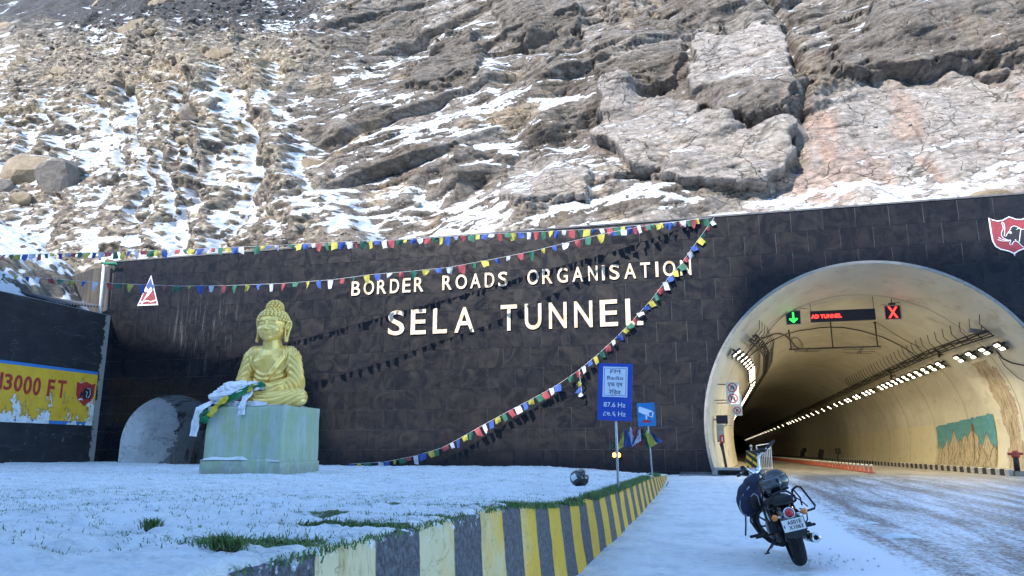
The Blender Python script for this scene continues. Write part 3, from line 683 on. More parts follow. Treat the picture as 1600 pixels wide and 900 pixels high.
def band_mat():
    s = NT('peeling_yellow_paint'); v = s.coord('World'); p = s.xyz(v)
    c = s.ramp(s.noise(v, 1.6, 5, .7), [(.3, (.68, .36, .025)), (.7, (.82, .50, .04))])
    blue = s.math('MAXIMUM', s.math('GREATER_THAN', p[2], 5.02), s.math('LESS_THAN', p[2], 2.66)); c = s.mix(blue, c, (.045, .20, .50))
    g = s.math('ADD', s.noise(s.coord('World', (1, .8, .55)), .75, 7, .66), s.math('MULTIPLY', s.math('SUBTRACT', 3.7, p[2]), .10))
    peel = s.ramp(g, [(.555, 0.0), (.565, 1.0)]); pc = s.ramp(s.noise(v, 3.2, 5, .75), [(.36, (.42, .36, .25)), (.46, (.66, .68, .70)), (.62, (.78, .80, .83))])
    dk = s.ramp(s.noise(v, 2.6, 5), [(.60, 0.0), (.64, 1.0)]); edge = s.ramp(g, [(.535, 0.0), (.55, 1.0), (.558, 0.0)]); c = s.mix(s.math('MULTIPLY', edge, .7), c, (.08, .06, .04))
    c = s.mix(peel, c, pc)
    cor = s.math('GREATER_THAN', s.math('ADD', p[1], s.math('MULTIPLY', s.noise(v, 2.2, 6, .75), 1.2)), 32.25); c = s.mix(cor, c, (.42, .38, .32))
    s.set('Base Color', c); s.set('Roughness', .6); s.bump(s.math('ADD', s.math('MULTIPLY', peel, -1.0), s.math('MULTIPLY', s.noise(v, 6, 5), .3)), .4, .02); return s.m
sw = empty('retaining_wall', (-30.3, 20, 0), 'tar black retaining wall on the left with a peeling yellow painted band', 'wall')
def to_sw(o): o.parent = sw; o.matrix_parent_inverse = Matrix.Translation((30.3, -20, 0)); return o
V_ = []; ys_ = np.arange(-6, 32.01, .5)
X, Zg = np.meshgrid(ys_, np.linspace(0, 8.12, 18))
XX = -30.0+.05*(fbm(X*.3, Zg*.3, 3, 311)-.5)
o = grid_mesh('wall_face', XX, X, Zg, side_mat(), smooth=True, kind=None); to_sw(o)
top = MB(); top.box((-30.3, 13, 8.10), (.56, 38, .10)); to_sw(top.build('coping', M_('concrete_edge', (.22, .23, .25), .85, var=.4, sc=2)))
X, Zg = np.meshgrid(np.arange(-6, 31.96, .4), np.linspace(2.5, 5.16, 8)); XX = -30.0+.05*(fbm(X*.3, Zg*.3, 3, 311)-.5)+.014
to_sw(grid_mesh('painted_band', XX, X, Zg, band_mat(), smooth=True, kind=None))
REDP = M_('faded_red_paint', (.42, .035, .03), .6, var=.3)
def side_xy(zx, zy, X_=-29.97): return onX(zx/4.74, 540+zy/4.74, X_)
for ch, x0_, x1_, yt, yb in (('1', -48, -14, 196, 322), ('3', 30, 92, 208, 330), ('0', 104, 166, 216, 342), ('0', 174, 236, 225, 362), ('0', 244, 301, 234, 371), ('F', 352, 404, 250, 378), ('T', 424, 488, 256, 388)):
    if ch == '1': x0_, x1_ = -2, 20
    A, B = side_xy(x0_, (yt+yb)/2), side_xy(x1_, (yt+yb)/2); T_ = side_xy((x0_+x1_)/2, yt); Bo = side_xy((x0_+x1_)/2, yb)
    wdt = abs(A.y-B.y); hgt = T_.z-Bo.z; cen = Vector((-29.965, (A.y+B.y)/2, (T_.z+Bo.z)/2))
    to_sw(text('painted_character', ch, 1.0, REDP, frame(cen, (0, 1, 0), (0, 0, 1)), None, .004, .022, (wdt, hgt)))
cr_ = MB(); SH = [(-.5, .5), (-.28, .44), (0, .56), (.28, .44), (.5, .5), (.47, -.1), (.36, -.36), (0, -.62), (-.36, -.36), (-.47, -.1)]
A = side_xy(560, 350); B = side_xy(700, 350); T_ = side_xy(640, 262); Bo = side_xy(625, 442); cc = Vector((-29.965, (A.y+B.y)/2, (T_.z+Bo.z)/2)); wd, hd = abs(A.y-B.y), (T_.z-Bo.z)/1.18
Mx = Matrix.Translation(cc) @ Matrix(((0, -1, 0, 0), (1, 0, 0, 0), (0, 0, 1, 0), (0, 0, 0, 1)))
cr_.prism([(a*wd, b*hd) for a, b in SH], 0, .012, 0, Mx)
cr_.prism([(a*wd, b*hd) for a, b in [(-.02, .28), (.18, .30), (.32, .2), (.36, -.1), (.26, -.3), (.1, -.22), (-.06, -.34), (-.12, -.1), (-.3, -.32), (-.24, -.02), (-.12, .08)]], -.004, .008, 1, Mx)
cr_.tube([Mx @ Vector((a*wd, -.006, b*hd)) for a, b in [(.06, .24), (.22, .22), (.27, -.05), (.18, -.22), (.06, -.16), (.1, .02), (.04, .1)]], .016, 5, 2)
cr_.tube([Mx @ Vector((a*wd, -.006, b*hd)) for a, b in [(-.32, -.36), (-.22, -.30), (-.1, -.34)]], .04, 5, 2)
to_sw(cr_.build('painted_crest', [REDP, M_('dark_paint', (.02, .02, .03), .6), M_('white_paint', (.74, .75, .76), .45)]))
# ------------------------------------------------------------------ lettering on the wall
BRASS = M_('tarnished_brass_letters', (.62, .52, .38), .48, .25, var=.14, sc=5, dirt=(.42, .26, .13))
lt1 = empty('wall_lettering', onY(816, 440, 31.98), 'upper line of raised pale brass letters reading BORDER ROADS ORGANISATION', 'lettering')
lt2 = empty('wall_lettering', onY(805, 495, 31.98), 'lower line of larger raised pale brass letters reading SELA TUNNEL', 'lettering')
def put_letter(ch, x0_, x1_, yc, hpx, root, off=.010):
    A, B = onY(x0_, yc, 31.97), onY(x1_, yc, 31.97); T_ = onY((x0_+x1_)/2, yc-hpx/2, 31.97); Bo = onY((x0_+x1_)/2, yc+hpx/2, 31.97)
    o = text('letter', ch, 1.0, BRASS, frame(((A.x+B.x)/2, 31.955, (T_.z+Bo.z)/2), (1, 0, 0), (0, 0, 1)), None, .028, off, (B.x-A.x, T_.z-Bo.z), res=5)
    o.parent = root; o.matrix_parent_inverse = Matrix.Translation(-Vector(root.location))
L1 = [('B', 57, 133), ('O', 165, 257), ('R', 285, 367), ('D', 400, 480), ('E', 512, 583), ('R', 615, 697), ('R', 867, 950), ('O', 985, 1085), ('A', 1115, 1208), ('D', 1245, 1330), ('S', 1365, 1447)]
L1b = [('O', 25, 125), ('R', 158, 248), ('G', 290, 385), ('A', 425, 525), ('N', 567, 650), ('I', 690, 715), ('S', 757, 845), ('A', 888, 993), ('T', 1033, 1120), ('I', 1167, 1193), ('O', 1235, 1345), ('N', 1388, 1485)]
for src, ox in ((L1, 540), (L1b, 820)):
    for ch, a, b in src:
        xa, xb = ox+a/5.714, ox+b/5.714; xm = (xa+xb)/2; f = (xm-556)/(1071-556); put_letter(ch, xa, xb, 451.0+(418.3-451.0)*f, 21.8+2.2*f, lt1)
L2 = [('S', 607, 632.4), ('E', 642.4, 666), ('L', 677, 699), ('A', 710.6, 741.6), ('T', 782.7, 808.1), ('U', 820.4, 846.2), ('N', 858, 885.6), ('N', 897.5, 925.9), ('E', 937.6, 965.3), ('L', 977.5, 1004.6)]
for ch, xa, xb in L2:
    f = ((xa+xb)/2-620)/(991-620); put_letter(ch, xa, xb, 504.6+(487.5-504.6)*f, 38.6+3.2*f, lt2)
# ------------------------------------------------------------------ emblems
WHT = M_('white_paint', (.74, .75, .76), .45); RED = M_('emblem_red', (.24, .028, .04), .5, var=.2); BLU = M_('emblem_blue', (.03, .06, .26), .5); BLK = M_('emblem_black', (.015, .016, .022), .45)
def plate(m, pts, f, y0, y1, mi):
    P = [onY(*f(*p), 31.98) for p in pts]; m.prism([(p.x, p.z) for p in P], y0, y1, mi)
m = MB(); fz = lambda a, b: (200+a/12.85, 420+b/12.85)
plate(m, [(470, 130), (608, 728), (190, 745)], fz, 31.96, 31.995, 0)
plate(m, [(468, 185), (585, 700), (225, 715)], fz, 31.95, 31.97, 1)
plate(m, [(468, 186), (515, 395), (492, 440), (470, 360), (430, 430), (375, 350)], fz, 31.945, 31.965, 2)
plate(m, [(470, 365), (500, 420), (480, 470), (420, 540), (350, 610), (290, 718), (270, 718), (330, 610), (395, 500), (385, 440), (300, 520), (370, 370), (400, 400), (420, 430)], fz, 31.940, 31.96, 0)
plate(m, [(240, 655), (330, 650), (390, 630), (470, 655), (565, 618), (570, 640), (475, 678), (390, 652), (330, 674), (232, 680)], fz, 31.938, 31.958, 0)
o = m.build('triangle_emblem', [WHT, RED, BLU]); tag(o, 'small red white and blue triangular mountain emblem high on the left of the granite wall', 'emblem')
fs = lambda a, b: (1530+a/9, 320+b/9)
half = [onY(*fs(*p), 31.98) for p in [(135, 190), (180, 218), (255, 236), (330, 222), (408, 175)]]
side_ = [onY(*fs(*p), 31.98) for p in [(500, 722), (480, 685), (410, 655), (300, 630), (230, 590), (190, 520), (165, 400)]]
xc_ = (onY(*fs(500, 722), 31.98).x+onY(*fs(408, 175), 31.98).x)/2
L_ = [(p.x, p.z) for p in side_+half]; L_[0] = (xc_, L_[0][1]); L_[-1] = (xc_, L_[-1][1])
SHD = L_+[(2*xc_-a, b) for a, b in L_[1:-1][::-1]]
m = MB(); m.prism(SHD, 31.955, 31.995, 1)
m.tube([(a, 31.955, b) for a, b in SHD], .028, 6, 0, closed=True)
EL = [(320, 245), (345, 270), (355, 340), (350, 400), (345, 440), (372, 450), (385, 420), (420, 375), (445, 320), (485, 300), (540, 320), (600, 350), (680, 352), (740, 385), (755, 450), (735, 520), (715, 590), (690, 590), (680, 545), (655, 550), (640, 600), (620, 600), (580, 570), (550, 535), (510, 515), (480, 520), (455, 565), (430, 570), (425, 545), (440, 505), (400, 500), (340, 475), (310, 440), (310, 390), (335, 340), (325, 290), (312, 262)]
P = [onY(*fs(*p), 31.98) for p in EL]; m.prism([(p.x, p.z) for p in P], 31.945, 31.96, 2); m.tube([(p.x, 31.946, p.z) for p in P], .016, 5, 0, closed=True)
for line in ([(265, 460), (300, 485), (370, 505), (440, 500)], [(255, 495), (320, 515), (400, 515), (440, 505)], [(520, 355), (545, 335), (580, 350), (570, 420), (560, 520), (520, 520), (500, 490)]):
    m.tube([(lambda q: (q.x, 31.942, q.z))(onY(*fs(*p), 31.98)) for p in line], .017, 5, 0)
q = onY(*fs(441, 392), 31.94); m.ell((q.x, 31.944, q.z), (.04, .012, .05), 0)
o = m.build('shield_emblem', [WHT, RED, BLK]); tag(o, 'large red shield emblem with a black elephant high on the right of the granite wall', 'emblem')
# ------------------------------------------------------------------ tunnel lining
SY = [32, 36, 40, 50, 320]; XL = [-.30, .22, .62, 1.10, 1.10]; XR = [12.5, 12.3, 12.05, 12.0, 12.0]; CR = [8.6, 8.08, 7.8, 7.62, 7.62]
def sec(Y): xl, xr, c = np.interp(Y, SY, XL), np.interp(Y, SY, XR), np.interp(Y, SY, CR); r = (xr-xl)/2; return (xl+xr)/2, c-r, r
def lin_pt(Y, t, inset=0.0):                                # t 0..1 from left foot over the crown to the right foot
    cx, cz, r = sec(Y); zf = .30; Ls = cz-zf; La = math.pi*r; tot = 2*Ls+La; s_ = t*tot; pin = .25
    if s_ < Ls: z = zf+s_; x = cx-r+pin*((cz-z)/Ls)**2; nrm = (1, 0)
    elif s_ > Ls+La: z = cz-(s_-Ls-La); x = cx+r-pin*((cz-z)/Ls)**2; nrm = (-1, 0)
    else: a = (s_-Ls)/r; x = cx-r*math.cos(a); z = cz+r*math.sin(a); nrm = (math.cos(a), -math.sin(a))
    return Vector((x+nrm[0]*inset, Y, z+nrm[1]*inset))
def hit(px, py, inset=.05):                                 # where a sight line meets the lining
    d = ray(px, py); Yc = 32.3
    while Yc < 300:
        p = O0+d*(Yc/d.y); cx, cz, r = sec(Yc)
        rr_ = math.hypot(p.x-cx, p.z-cz) if p.z > cz else abs(p.x-cx)
        if rr_ > r-inset: return p
        Yc += .05 if Yc < 60 else .4
    return O0+d*(300/d.y)
def lining_mat():
    s = NT('cream_tunnel_lining'); v = s.coord('World'); p = s.xyz(v)
    c = s.ramp(s.noise(v, .7, 6, .65), [(.3, (.56, .53, .43)), (.7, (.70, .67, .55))])
    lo = s.math('MULTIPLY', s.math('LESS_THAN', s.math('ADD', p[2], s.math('MULTIPLY', s.noise(v, 1.5, 2), .08)), 2.75), s.math('GREATER_THAN', p[1], 38.2)); c = s.mix(s.math('MULTIPLY', lo, .55), c, (.74, .66, .40))
    # construction joints every few metres
    fr = s.math('FRACT', s.math('DIVIDE', s.math('ADD', p[1], s.math('MULTIPLY', s.noise(v, .8, 2), .3)), 6.0)); j = s.math('LESS_THAN', fr, .018); c = s.mix(s.math('MULTIPLY', j, .55), c, (.20, .17, .12))
    st = s.ramp(s.noise(s.coord('World', (.5, .5, 1)), 1.6, 7, .72), [(.54, 0.0), (.68, 1.0)]); c = s.mix(s.math('MULTIPLY', st, .38), c, (.26, .21, .14))
    # flaking plaster on the right flank and along the left foot
    yy = s.math('ABSOLUTE', s.math('SUBTRACT', s.math('ADD', p[1], s.math('MULTIPLY', s.math('SUBTRACT', s.noise(v, .9, 6, .7), .5), 2.2)), s.math('ADD', 36.6, s.math('MULTIPLY', p[2], .12))))
    fl = s.math('MULTIPLY', s.math('LESS_THAN', yy, .8), s.math('MULTIPLY', s.math('GREATER_THAN', p[0], 10.2), s.math('LESS_THAN', p[2], 5.1)))
    lf = s.math('MULTIPLY', s.math('LESS_THAN', p[0], .9), s.math('GREATER_THAN', s.math('SUBTRACT', s.noise(s.coord('World', (1, 1.2, .6)), 1.8, 6, .75), s.math('MULTIPLY', p[2], .03)), .52))
    fl2 = s.math('MAXIMUM', fl, s.math('MULTIPLY', lf, .6)); rc = s.ramp(s.noise(s.coord('World', (1, 5, 1)), 2.0, 6, .8), [(.35, (.12, .09, .06)), (.5, (.42, .34, .23)), (.65, (.62, .54, .40))])
    c = s.mix(fl2, c, rc)
    s.set('Base Color', c); s.set('Roughness', .55); s.bump(s.math('ADD', s.noise(v, 1.3, 6, .6), s.math('ADD', s.math('MULTIPLY', fl2, s.noise(v, 14, 4)), s.math('MULTIPLY', j, -1.0))), .35, .08); return s.m
LIN = lining_mat()
ysx = np.concatenate([np.arange(31.97, 60, .5), np.arange(60, 321, 4)]); ts = np.linspace(0, 1, 97)
P3 = np.array([[tuple(lin_pt(float(y_), float(t_))) for t_ in ts] for y_ in ysx])
nn = (fbm(P3[..., 1]*.35, P3[..., 2]*.5, 3, 401)-.5)*.06; P3[..., 0] += nn; 
tun = empty('tunnel', (6.1, 32, .35), 'wide arched road tunnel with cream lining right of the lettering', 'tunnel')
def to_tun(o): o.parent = tun; o.matrix_parent_inverse = Matrix.Translation((-6.1, -32, -.35)); return o
to_tun(grid_mesh('lining', P3[..., 0], P3[..., 1], P3[..., 2], LIN, kind=None))
rim = MB(); A_ = arch(6.1, 2.2, 6.4, .30, 60); A2 = [((x-6.1)*1.018+6.1, (z-2.2)*1.018+2.2) for x, z in A_]
V_ = [(x, 31.965, z) for x, z in A_]+[(x, 31.975, z) for x, z in A2]+[(x, 32.0, z) for x, z in A2]; n_ = len(A_)
rim.add(V_, [(i, i+1, n_+i+1, n_+i) for i in range(n_-1)]+[(n_+i, n_+i+1, 2*n_+i+1, 2*n_+i) for i in range(n_-1)]); to_tun(rim.build('rim', M_('rim_plaster', (.26, .25, .23), .8, var=.25, sc=3), fix=False))
to_tun(mesh('end_wall', [(-1, 320, -1), (14, 320, -1), (14, 320, 9), (-1, 320, 9)], [(0, 1, 2, 3)], M_('dark_end', (.02, .02, .02), .9)))
x = np.arange(-.3, 12.7, .25); y = np.concatenate([np.arange(32.0, 60, .5), np.arange(60, 321, 5)]); X, Y = np.meshgrid(x, y)
o = grid_mesh('tunnel_road', X, Y, .352+.012*(fbm(X, Y, 3, 411)-.5)+0*X, road_mat(True))
# walkways and painted kerb blocks
wk = M_('walkway_concrete', (.33, .29, .21), .8, var=.25, sc=2)
m = MB(); m.box((11.6, 176, .44), (2.0, 287.4, .20)); tag(m.build('pavement', wk), kind='structure')
m = MB(); m.box((.75, 176, .42), (2.0, 286, .18)); tag(m.build('pavement', wk), kind='structure')
kb = empty('painted_kerb', (10.5, 33, .35), 'black and white block kerb along the right side of the tunnel road', 'kerb')
kw, kk = M_('kerb_white', (.55, .53, .48), .8, var=.35, sc=5), M_('kerb_black', (.045, .042, .04), .8, var=.4, sc=5)
blk = MB().box((0, 0, 0), (.16, .485, .30), bev=.02); bw = blk.build('kerb_block', kw, kb); me2 = bw.data.copy(); me2.materials.clear(); me2.materials.append(kk)
bw.location = (0, -.3, .1); NB = 110
for i in range(1, NB):
    o = bpy.data.objects.new('kerb_block', bw.data if i % 2 == 0 else me2); COL.objects.link(o); o.parent = kb; o.location = (rt.uniform(-.01, .01), -.3+i*.5, .1+rt.uniform(-.008, .008))
r_ = MB()
for i in range(NB, 400): r_.box((0, -.3+i*.5, .1), (.16, .485, .30), m=i % 2)
tag(r_.build('kerb_block_rest', [kw, kk], kb), kind='stuff')
# white painted kerb end outside the mouth at the far right
m = MB(); p = onY(1598, 741, 31.0); m.box((11.9, 31.4, .45), (1.5, .9, .28), bev=.03); tag(m.build('kerb_end', M_('white_paint', (.74, .75, .76), .45)), 'white painted concrete kerb end at the right foot of the tunnel mouth', 'kerb')
# concrete drain box at the left foot
m = MB(); cD = M_('drain_concrete', (.24, .24, .245), .85, var=.3, sc=4)
q0 = onZ(1118, 748, .22); m.box((.62, 31.45, .58), (1.6, .9, .09), bev=.015); m.box((-.08, 31.45, .37), (.2, .9, .34)); m.box((1.32, 31.45, .37), (.2, .9, .34)); m.box((.62, 31.8, .37), (1.2, .15, .34)); m.box((.0, 31.25, .31), (2.9, .5, .08))
tag(m.build('drain_box', cD), 'low grey concrete drain box with a dark opening left of the tunnel mouth', 'drain')
# small escape adit behind the statue
ad = NT('rough_grey_concrete'); v = ad.coord('World'); c = ad.ramp(ad.noise(v, .8, 6, .7), [(.3, (.46, .47, .50)), (.7, (.74, .75, .79))])
cr = ad.ramp(ad.noise(v, .75, 4, .5, 1.6), [(.488, 0.0), (.5, 1.0), (.512, 0.0)]); deep_shade = ad.ramp(ad.noise(ad.coord('World', (1, 2, .35)), 1.1, 5, .7), [(.5, 0.0), (.6, 1.0)])
wz = ad.math('ADD', ad.math('SUBTRACT', ad.xyz(v)[0], ad.math('MULTIPLY', ad.xyz(v)[2], .36)), ad.math('MULTIPLY', ad.math('SUBTRACT', ad.noise(v, 1.6, 5, .7), .5), 1.0)); deep_shade = ad.math('MULTIPLY', ad.math('ADD', .62, ad.math('MULTIPLY', deep_shade, .38)), ad.math('GREATER_THAN', wz, -28.0)); c = ad.mix(ad.math('MULTIPLY', deep_shade, 1.0), c, (.055, .045, .038)); c = ad.mix(ad.math('MULTIPLY', cr, .6), c, (.06, .06, .065))  # dark brown right half: shade deeper inside the recess, painted into the colour
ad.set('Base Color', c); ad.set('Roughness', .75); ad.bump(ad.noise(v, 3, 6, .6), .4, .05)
ysx = np.concatenate([np.arange(31.97, 36.2, .12)]); P3 = np.array([[(x_, y_, z_) for x_, z_ in SMALL] for y_ in ysx])
dd_ = np.clip((P3[..., 1]-31.97)/4.2, 0, 1); kk_ = np.sqrt(np.clip(1-dd_**2, .003, 1)); P3[..., 0] = -25.7+.9*dd_+(P3[..., 0]+25.7)*kk_; P3[..., 2] = .3+(P3[..., 2]-.3)*kk_
at_ = empty('arched_recess', (-25.7, 32, .5), 'small arched side recess lined with pale grey concrete behind the statue', 'niche')
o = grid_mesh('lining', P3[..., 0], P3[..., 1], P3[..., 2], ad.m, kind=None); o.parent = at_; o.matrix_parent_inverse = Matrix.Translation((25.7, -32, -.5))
mesh('adit_floor', [(-29, 31.9, .62), (-22, 31.9, .62), (-22, 46, .6), (-29, 46, .6)], [(0, 1, 2, 3)], cD)['kind'] = 'structure'
# mural on the right flank
def mural(y0, y1, name, lb, seed):
    yv = np.linspace(y0, y1, int((y1-y0)*26)); tv = np.linspace(.785, .995, 84)
    P3 = np.array([[tuple(lin_pt(float(a), float(b), .035)) for b in tv] for a in yv]); Yg, Zz = P3[..., 1], P3[..., 2]
    topz = 2.62+.035*(47.5-Yg); sky = mixc(C(.06, .26, .34)*np.ones(Yg.shape+(1,)), C(.12, .36, .36), fbm(Yg*1.5, Zz*6, 3, seed))
    h = np.full(Yg.shape, .5)
    rr_ = random.Random(seed); lines = np.zeros(Yg.shape)
    pk = [(y0+(y1-y0)*f, hh, ww) for f, hh, ww in ((.03, 1.55, .5), (.12, 2.1, .8), (.22, 1.7, .5), (.33, 2.5, 1.0), (.46, 2.15, .7), (.55, 1.9, .7), (.66, 2.35, .8), (.8, 2.0, .6), (.95, 1.75, .5))]
    for (yc, hh, ww) in pk:
        t_ = hh-np.abs(Yg-yc)*1.0*(1+.25*np.sin(Zz*7+yc)); h = np.maximum(h, t_)
        for k in range(2):
            a = rr_.uniform(-.5, .5); ln = np.abs((Yg-yc)-(hh-Zz)*a-.05*np.sin(Zz*9+k)); lines = np.maximum(lines, (ln < .022)*(Zz < hh)*(Zz > .6))
        lines = np.maximum(lines, (np.abs(t_-Zz) < .035)*1.0)
    body = mixc(C(.46, .38, .24)*np.ones(Yg.shape+(1,)), C(.60, .52, .36), fbm(Yg*2, Zz*1.2, 4, seed+3)); c_ = np.where((Zz < h)[..., None], body, sky)
    c_ = np.where(((lines > 0) & (Zz < h+.04))[..., None], C(.13, .10, .06), c_)
    tr = (np.abs(Yg-(y0+.31*(y1-y0))) < .10) & (Zz < 2.25) & (Zz > .9); c_ = np.where(tr[..., None], C(.20, .16, .10), c_)
    pl = np.exp(-((Yg-(y0+.31*(y1-y0)))/.22)**2-((Zz-2.35)/.28)**2) > .5+.4*(fbm(Yg*7, Zz*7, 3, seed+5)-.5); c_ = np.where(pl[..., None], C(.13, .09, .05), c_)
    keep = (Zz > .56) & (Zz < topz+.06*(fbm(Yg*3, Zz*0, 2, seed)-.5))
    s = NT(name+'_paint'); s.set('Base Color', s.mix(1.0, s.attr('tint', 'Color'), s.ramp(s.noise(s.coord('World'), 5, 5, .7), [(.3, .75), (.7, 1.15)]), 'MULTIPLY')); s.set('Roughness', .7)
    o = grid_mesh('mural', P3[..., 0], P3[..., 1], P3[..., 2], s.m, {'tint': c_}, keep=keep, kind=None); tag(o, lb, 'mural'); return o
mural(38.6, 47.6, 'mural_deep', 'long painted mural of brown mountains under blue sky on the inner right tunnel wall', 41)
mural(32.6, 35.4, 'mural_front', 'short strip of painted blue sky mural nearest the tunnel mouth at far right', 51)
# ================================================================== THINGS IN AND AROUND THE TUNNEL MOUTH
STEEL = M_('dark_steel', (.05, .05, .055), .5, .6); GALV = M_('galvanised_steel', (.42, .43, .45), .42, .7, var=.2)
LED = M_('warm_led', (1.0, .86, .62), .4, emit=2.6, var=0); LEDG = M_('led_green', (.02, 1.0, .05), .4, emit=1.2, var=0); LEDR = M_('led_red', (1.0, .03, .02), .4, emit=1.3, var=0)
PANEL = M_('led_panel_black', (.018, .016, .024), .55)
def lamp_proto(label, group):
    root = empty('tunnel_light', (0, 0, 0), label, 'lamp', group)
    m = MB(); m.box((0, 0, .05), (.46, .62, .09), bev=.015); m.box((0, 0, .16), (.06, .3, .16)); m.build('housing', STEEL, root)
    for sy in (-.13, .13):
        for sx in (-.11, .11):
            if sy < 0 and sx < 0:
                l = MB(); l.box((0, 0, 0), (.13, .15, .02), bev=.006); first = l.build('led_panel', LED, root); first.location = (sx, sy, -.008)
            else:
                o = bpy.data.objects.new('led_panel', first.data); COL.objects.link(o); o.parent = root; o.location = (sx, sy, -.008)
    return root
def copy_tree(o, parent=None):
    c = o.copy(); COL.objects.link(c)
    if parent: c.parent = parent
    for ch in list(o.children): copy_tree(ch, c)
    return c
ysR = [34+1.38*i for i in range(4)]+[40.6+1.38*i for i in range(11)]+[57.2, 58.6, 60.0, 62.6, 64.0, 66.6, 68, 71, 74]+list(np.arange(78, 120, 4.5))+list(np.arange(122, 300, 9))
ysL = [33.4+.62*0+1.1*i for i in range(13)]+list(np.arange(49, 72, 2.2))+list(np.arange(74, 120, 4.5))+list(np.arange(122, 300, 9))
def wall_at(Y, z, side, gap):
    cx, cz, r = sec(Y); dx = math.sqrt(max(.1, (r-gap)**2-(z-cz)**2)); return cx+side*dx
pR = lamp_proto('warm white LED light in the long row along the right tunnel wall', 'lights along the right tunnel wall')
for i, Yl in enumerate(ysR):
    o = pR if i == 0 else copy_tree(pR); x_ = wall_at(Yl, 5.32, 1, .28); o.location = (x_, Yl, 5.32); o.rotation_euler = (0, R(38), 0)
pL = lamp_proto('warm white LED light in the row along the left tunnel wall', 'lights along the left tunnel wall')
for i, Yl in enumerate(ysL):
    o = pL if i == 0 else copy_tree(pL); x_ = wall_at(Yl, 5.32, -1, .28); o.location = (x_, Yl, 5.32); o.rotation_euler = (0, R(-38), 0)
def strip(y0, y1, side, watts):
    l = bpy.data.lights.new('tunnel_lamp_light', 'AREA'); l.shape = 'RECTANGLE'; l.size = .3; l.size_y = y1-y0; l.energy = watts; l.color = (1.0, .87, .63)
    o = bpy.data.objects.new('tunnel_lamp_light', l); COL.objects.link(o); ym = (y0+y1)/2; o.location = (wall_at(ym, 5.2, side, .5), ym, 5.2)
    o.rotation_euler = (0, R(38)*side, 0)
for a, b, wR, wL in ((34, 39, 120, 80), (40, 56, 120, 55), (56, 76, 42, 18), (76, 120, 16, 6), (120, 300, 6, 3)):
    strip(a, b, 1, wR); strip(a, b, -1, wL)
# cable trays
def tray(side, z, y0, y1, label):
    root = empty('cable_tray', (wall_at(y0, z, side, .35), y0, z), label, 'cable tray'); o0 = Vector(root.location)
    Y_ = list(np.arange(y0, 70, 1.0))+list(np.arange(70, y1, 6)); m = MB()
    for k in (-.18, .18):
        m.tube([Vector((wall_at(q, z, side, .35)+k*.75, q, z+k*side*-.6))-o0 for q in Y_], .035 if side > 0 else .045, 5)
    m.build('rail', STEEL, root)
    m = MB(); c = 0
    for q in np.arange(y0, 62, .9 if side > 0 else .7):
        p = Vector((wall_at(q, z, side, .35), q, z))-o0; m.tube([p+Vector((-.18*.75, 0, .18*side*.6)), p+Vector((.18*.75, 0, -.18*side*.6))], .02, 4)
        a = p+Vector((0, 0, .02)); b = Vector((wall_at(q, z+.75, side, .03), q+.02, z+.75))-o0
        m.tube([a, a+Vector((-.30*side, 0, .35)), b], .016, 4, sm=False)
    tag(m.build('bracket', STEEL, root), kind='stuff')
    m = MB()
    for k, r_ in ((-.08, .03), (0, .035), (.08, .025)):
        m.tube([Vector((wall_at(q, z, side, .35)+k, q, z+.05+.03*math.sin(q*1.7+k*30)-k*side*.8))-o0 for q in Y_], r_, 5)
    m.build('cable', M_('black_cable', (.02, .02, .02), .6), root)
tray(1, 5.85, 33.6, 300, 'long dark cable tray on brackets above the right row of tunnel lights')
tray(-1, 6.05, 33.9, 300, 'long dark ladder cable tray above the left row of tunnel lights')
# variable message board
Yb = 36.0
c4 = [onY(*p, Yb) for p in ((1266, 486.7), (1366.5, 481.3), (1369.2, 498.7), (1267.5, 503.8))]
xa, xb = (c4[0].x+c4[3].x)/2, (c4[1].x+c4[2].x)/2; zt, zb = (c4[0].z+c4[1].z)/2, (c4[2].z+c4[3].z)/2
vb = empty('message_board', ((xa+xb)/2, Yb, (zt+zb)/2), 'long black LED message board showing red words, hung from the tunnel ceiling', 'sign'); vo = Vector(vb.location)
m = MB(); m.box((0, .09, 0), (xb-xa, .18, zt-zb), bev=.012); m.build('cabinet', PANEL, vb)
tw_ = (xb-xa)*.475
text('display_text', 'AD TUNNEL', 1, LEDR, frame((-(xb-xa)/2+tw_/2+.02, -.008, -.01), (1, 0, 0), (0, 0, 1)), vb, .002, .03, (tw_, (zt-zb)*.36))
m = MB()
for fx_ in (-.49, .49): x_ = fx_*(xb-xa); cx, cz, r = sec(Yb); m.tube([(x_, .1, (zt-zb)/2), (x_, .1, cz+math.sqrt(r*r-(x_+vo.x-cx)**2)-vo.z)], .014, 5)
m.build('hanger_rod', STEEL, vb)
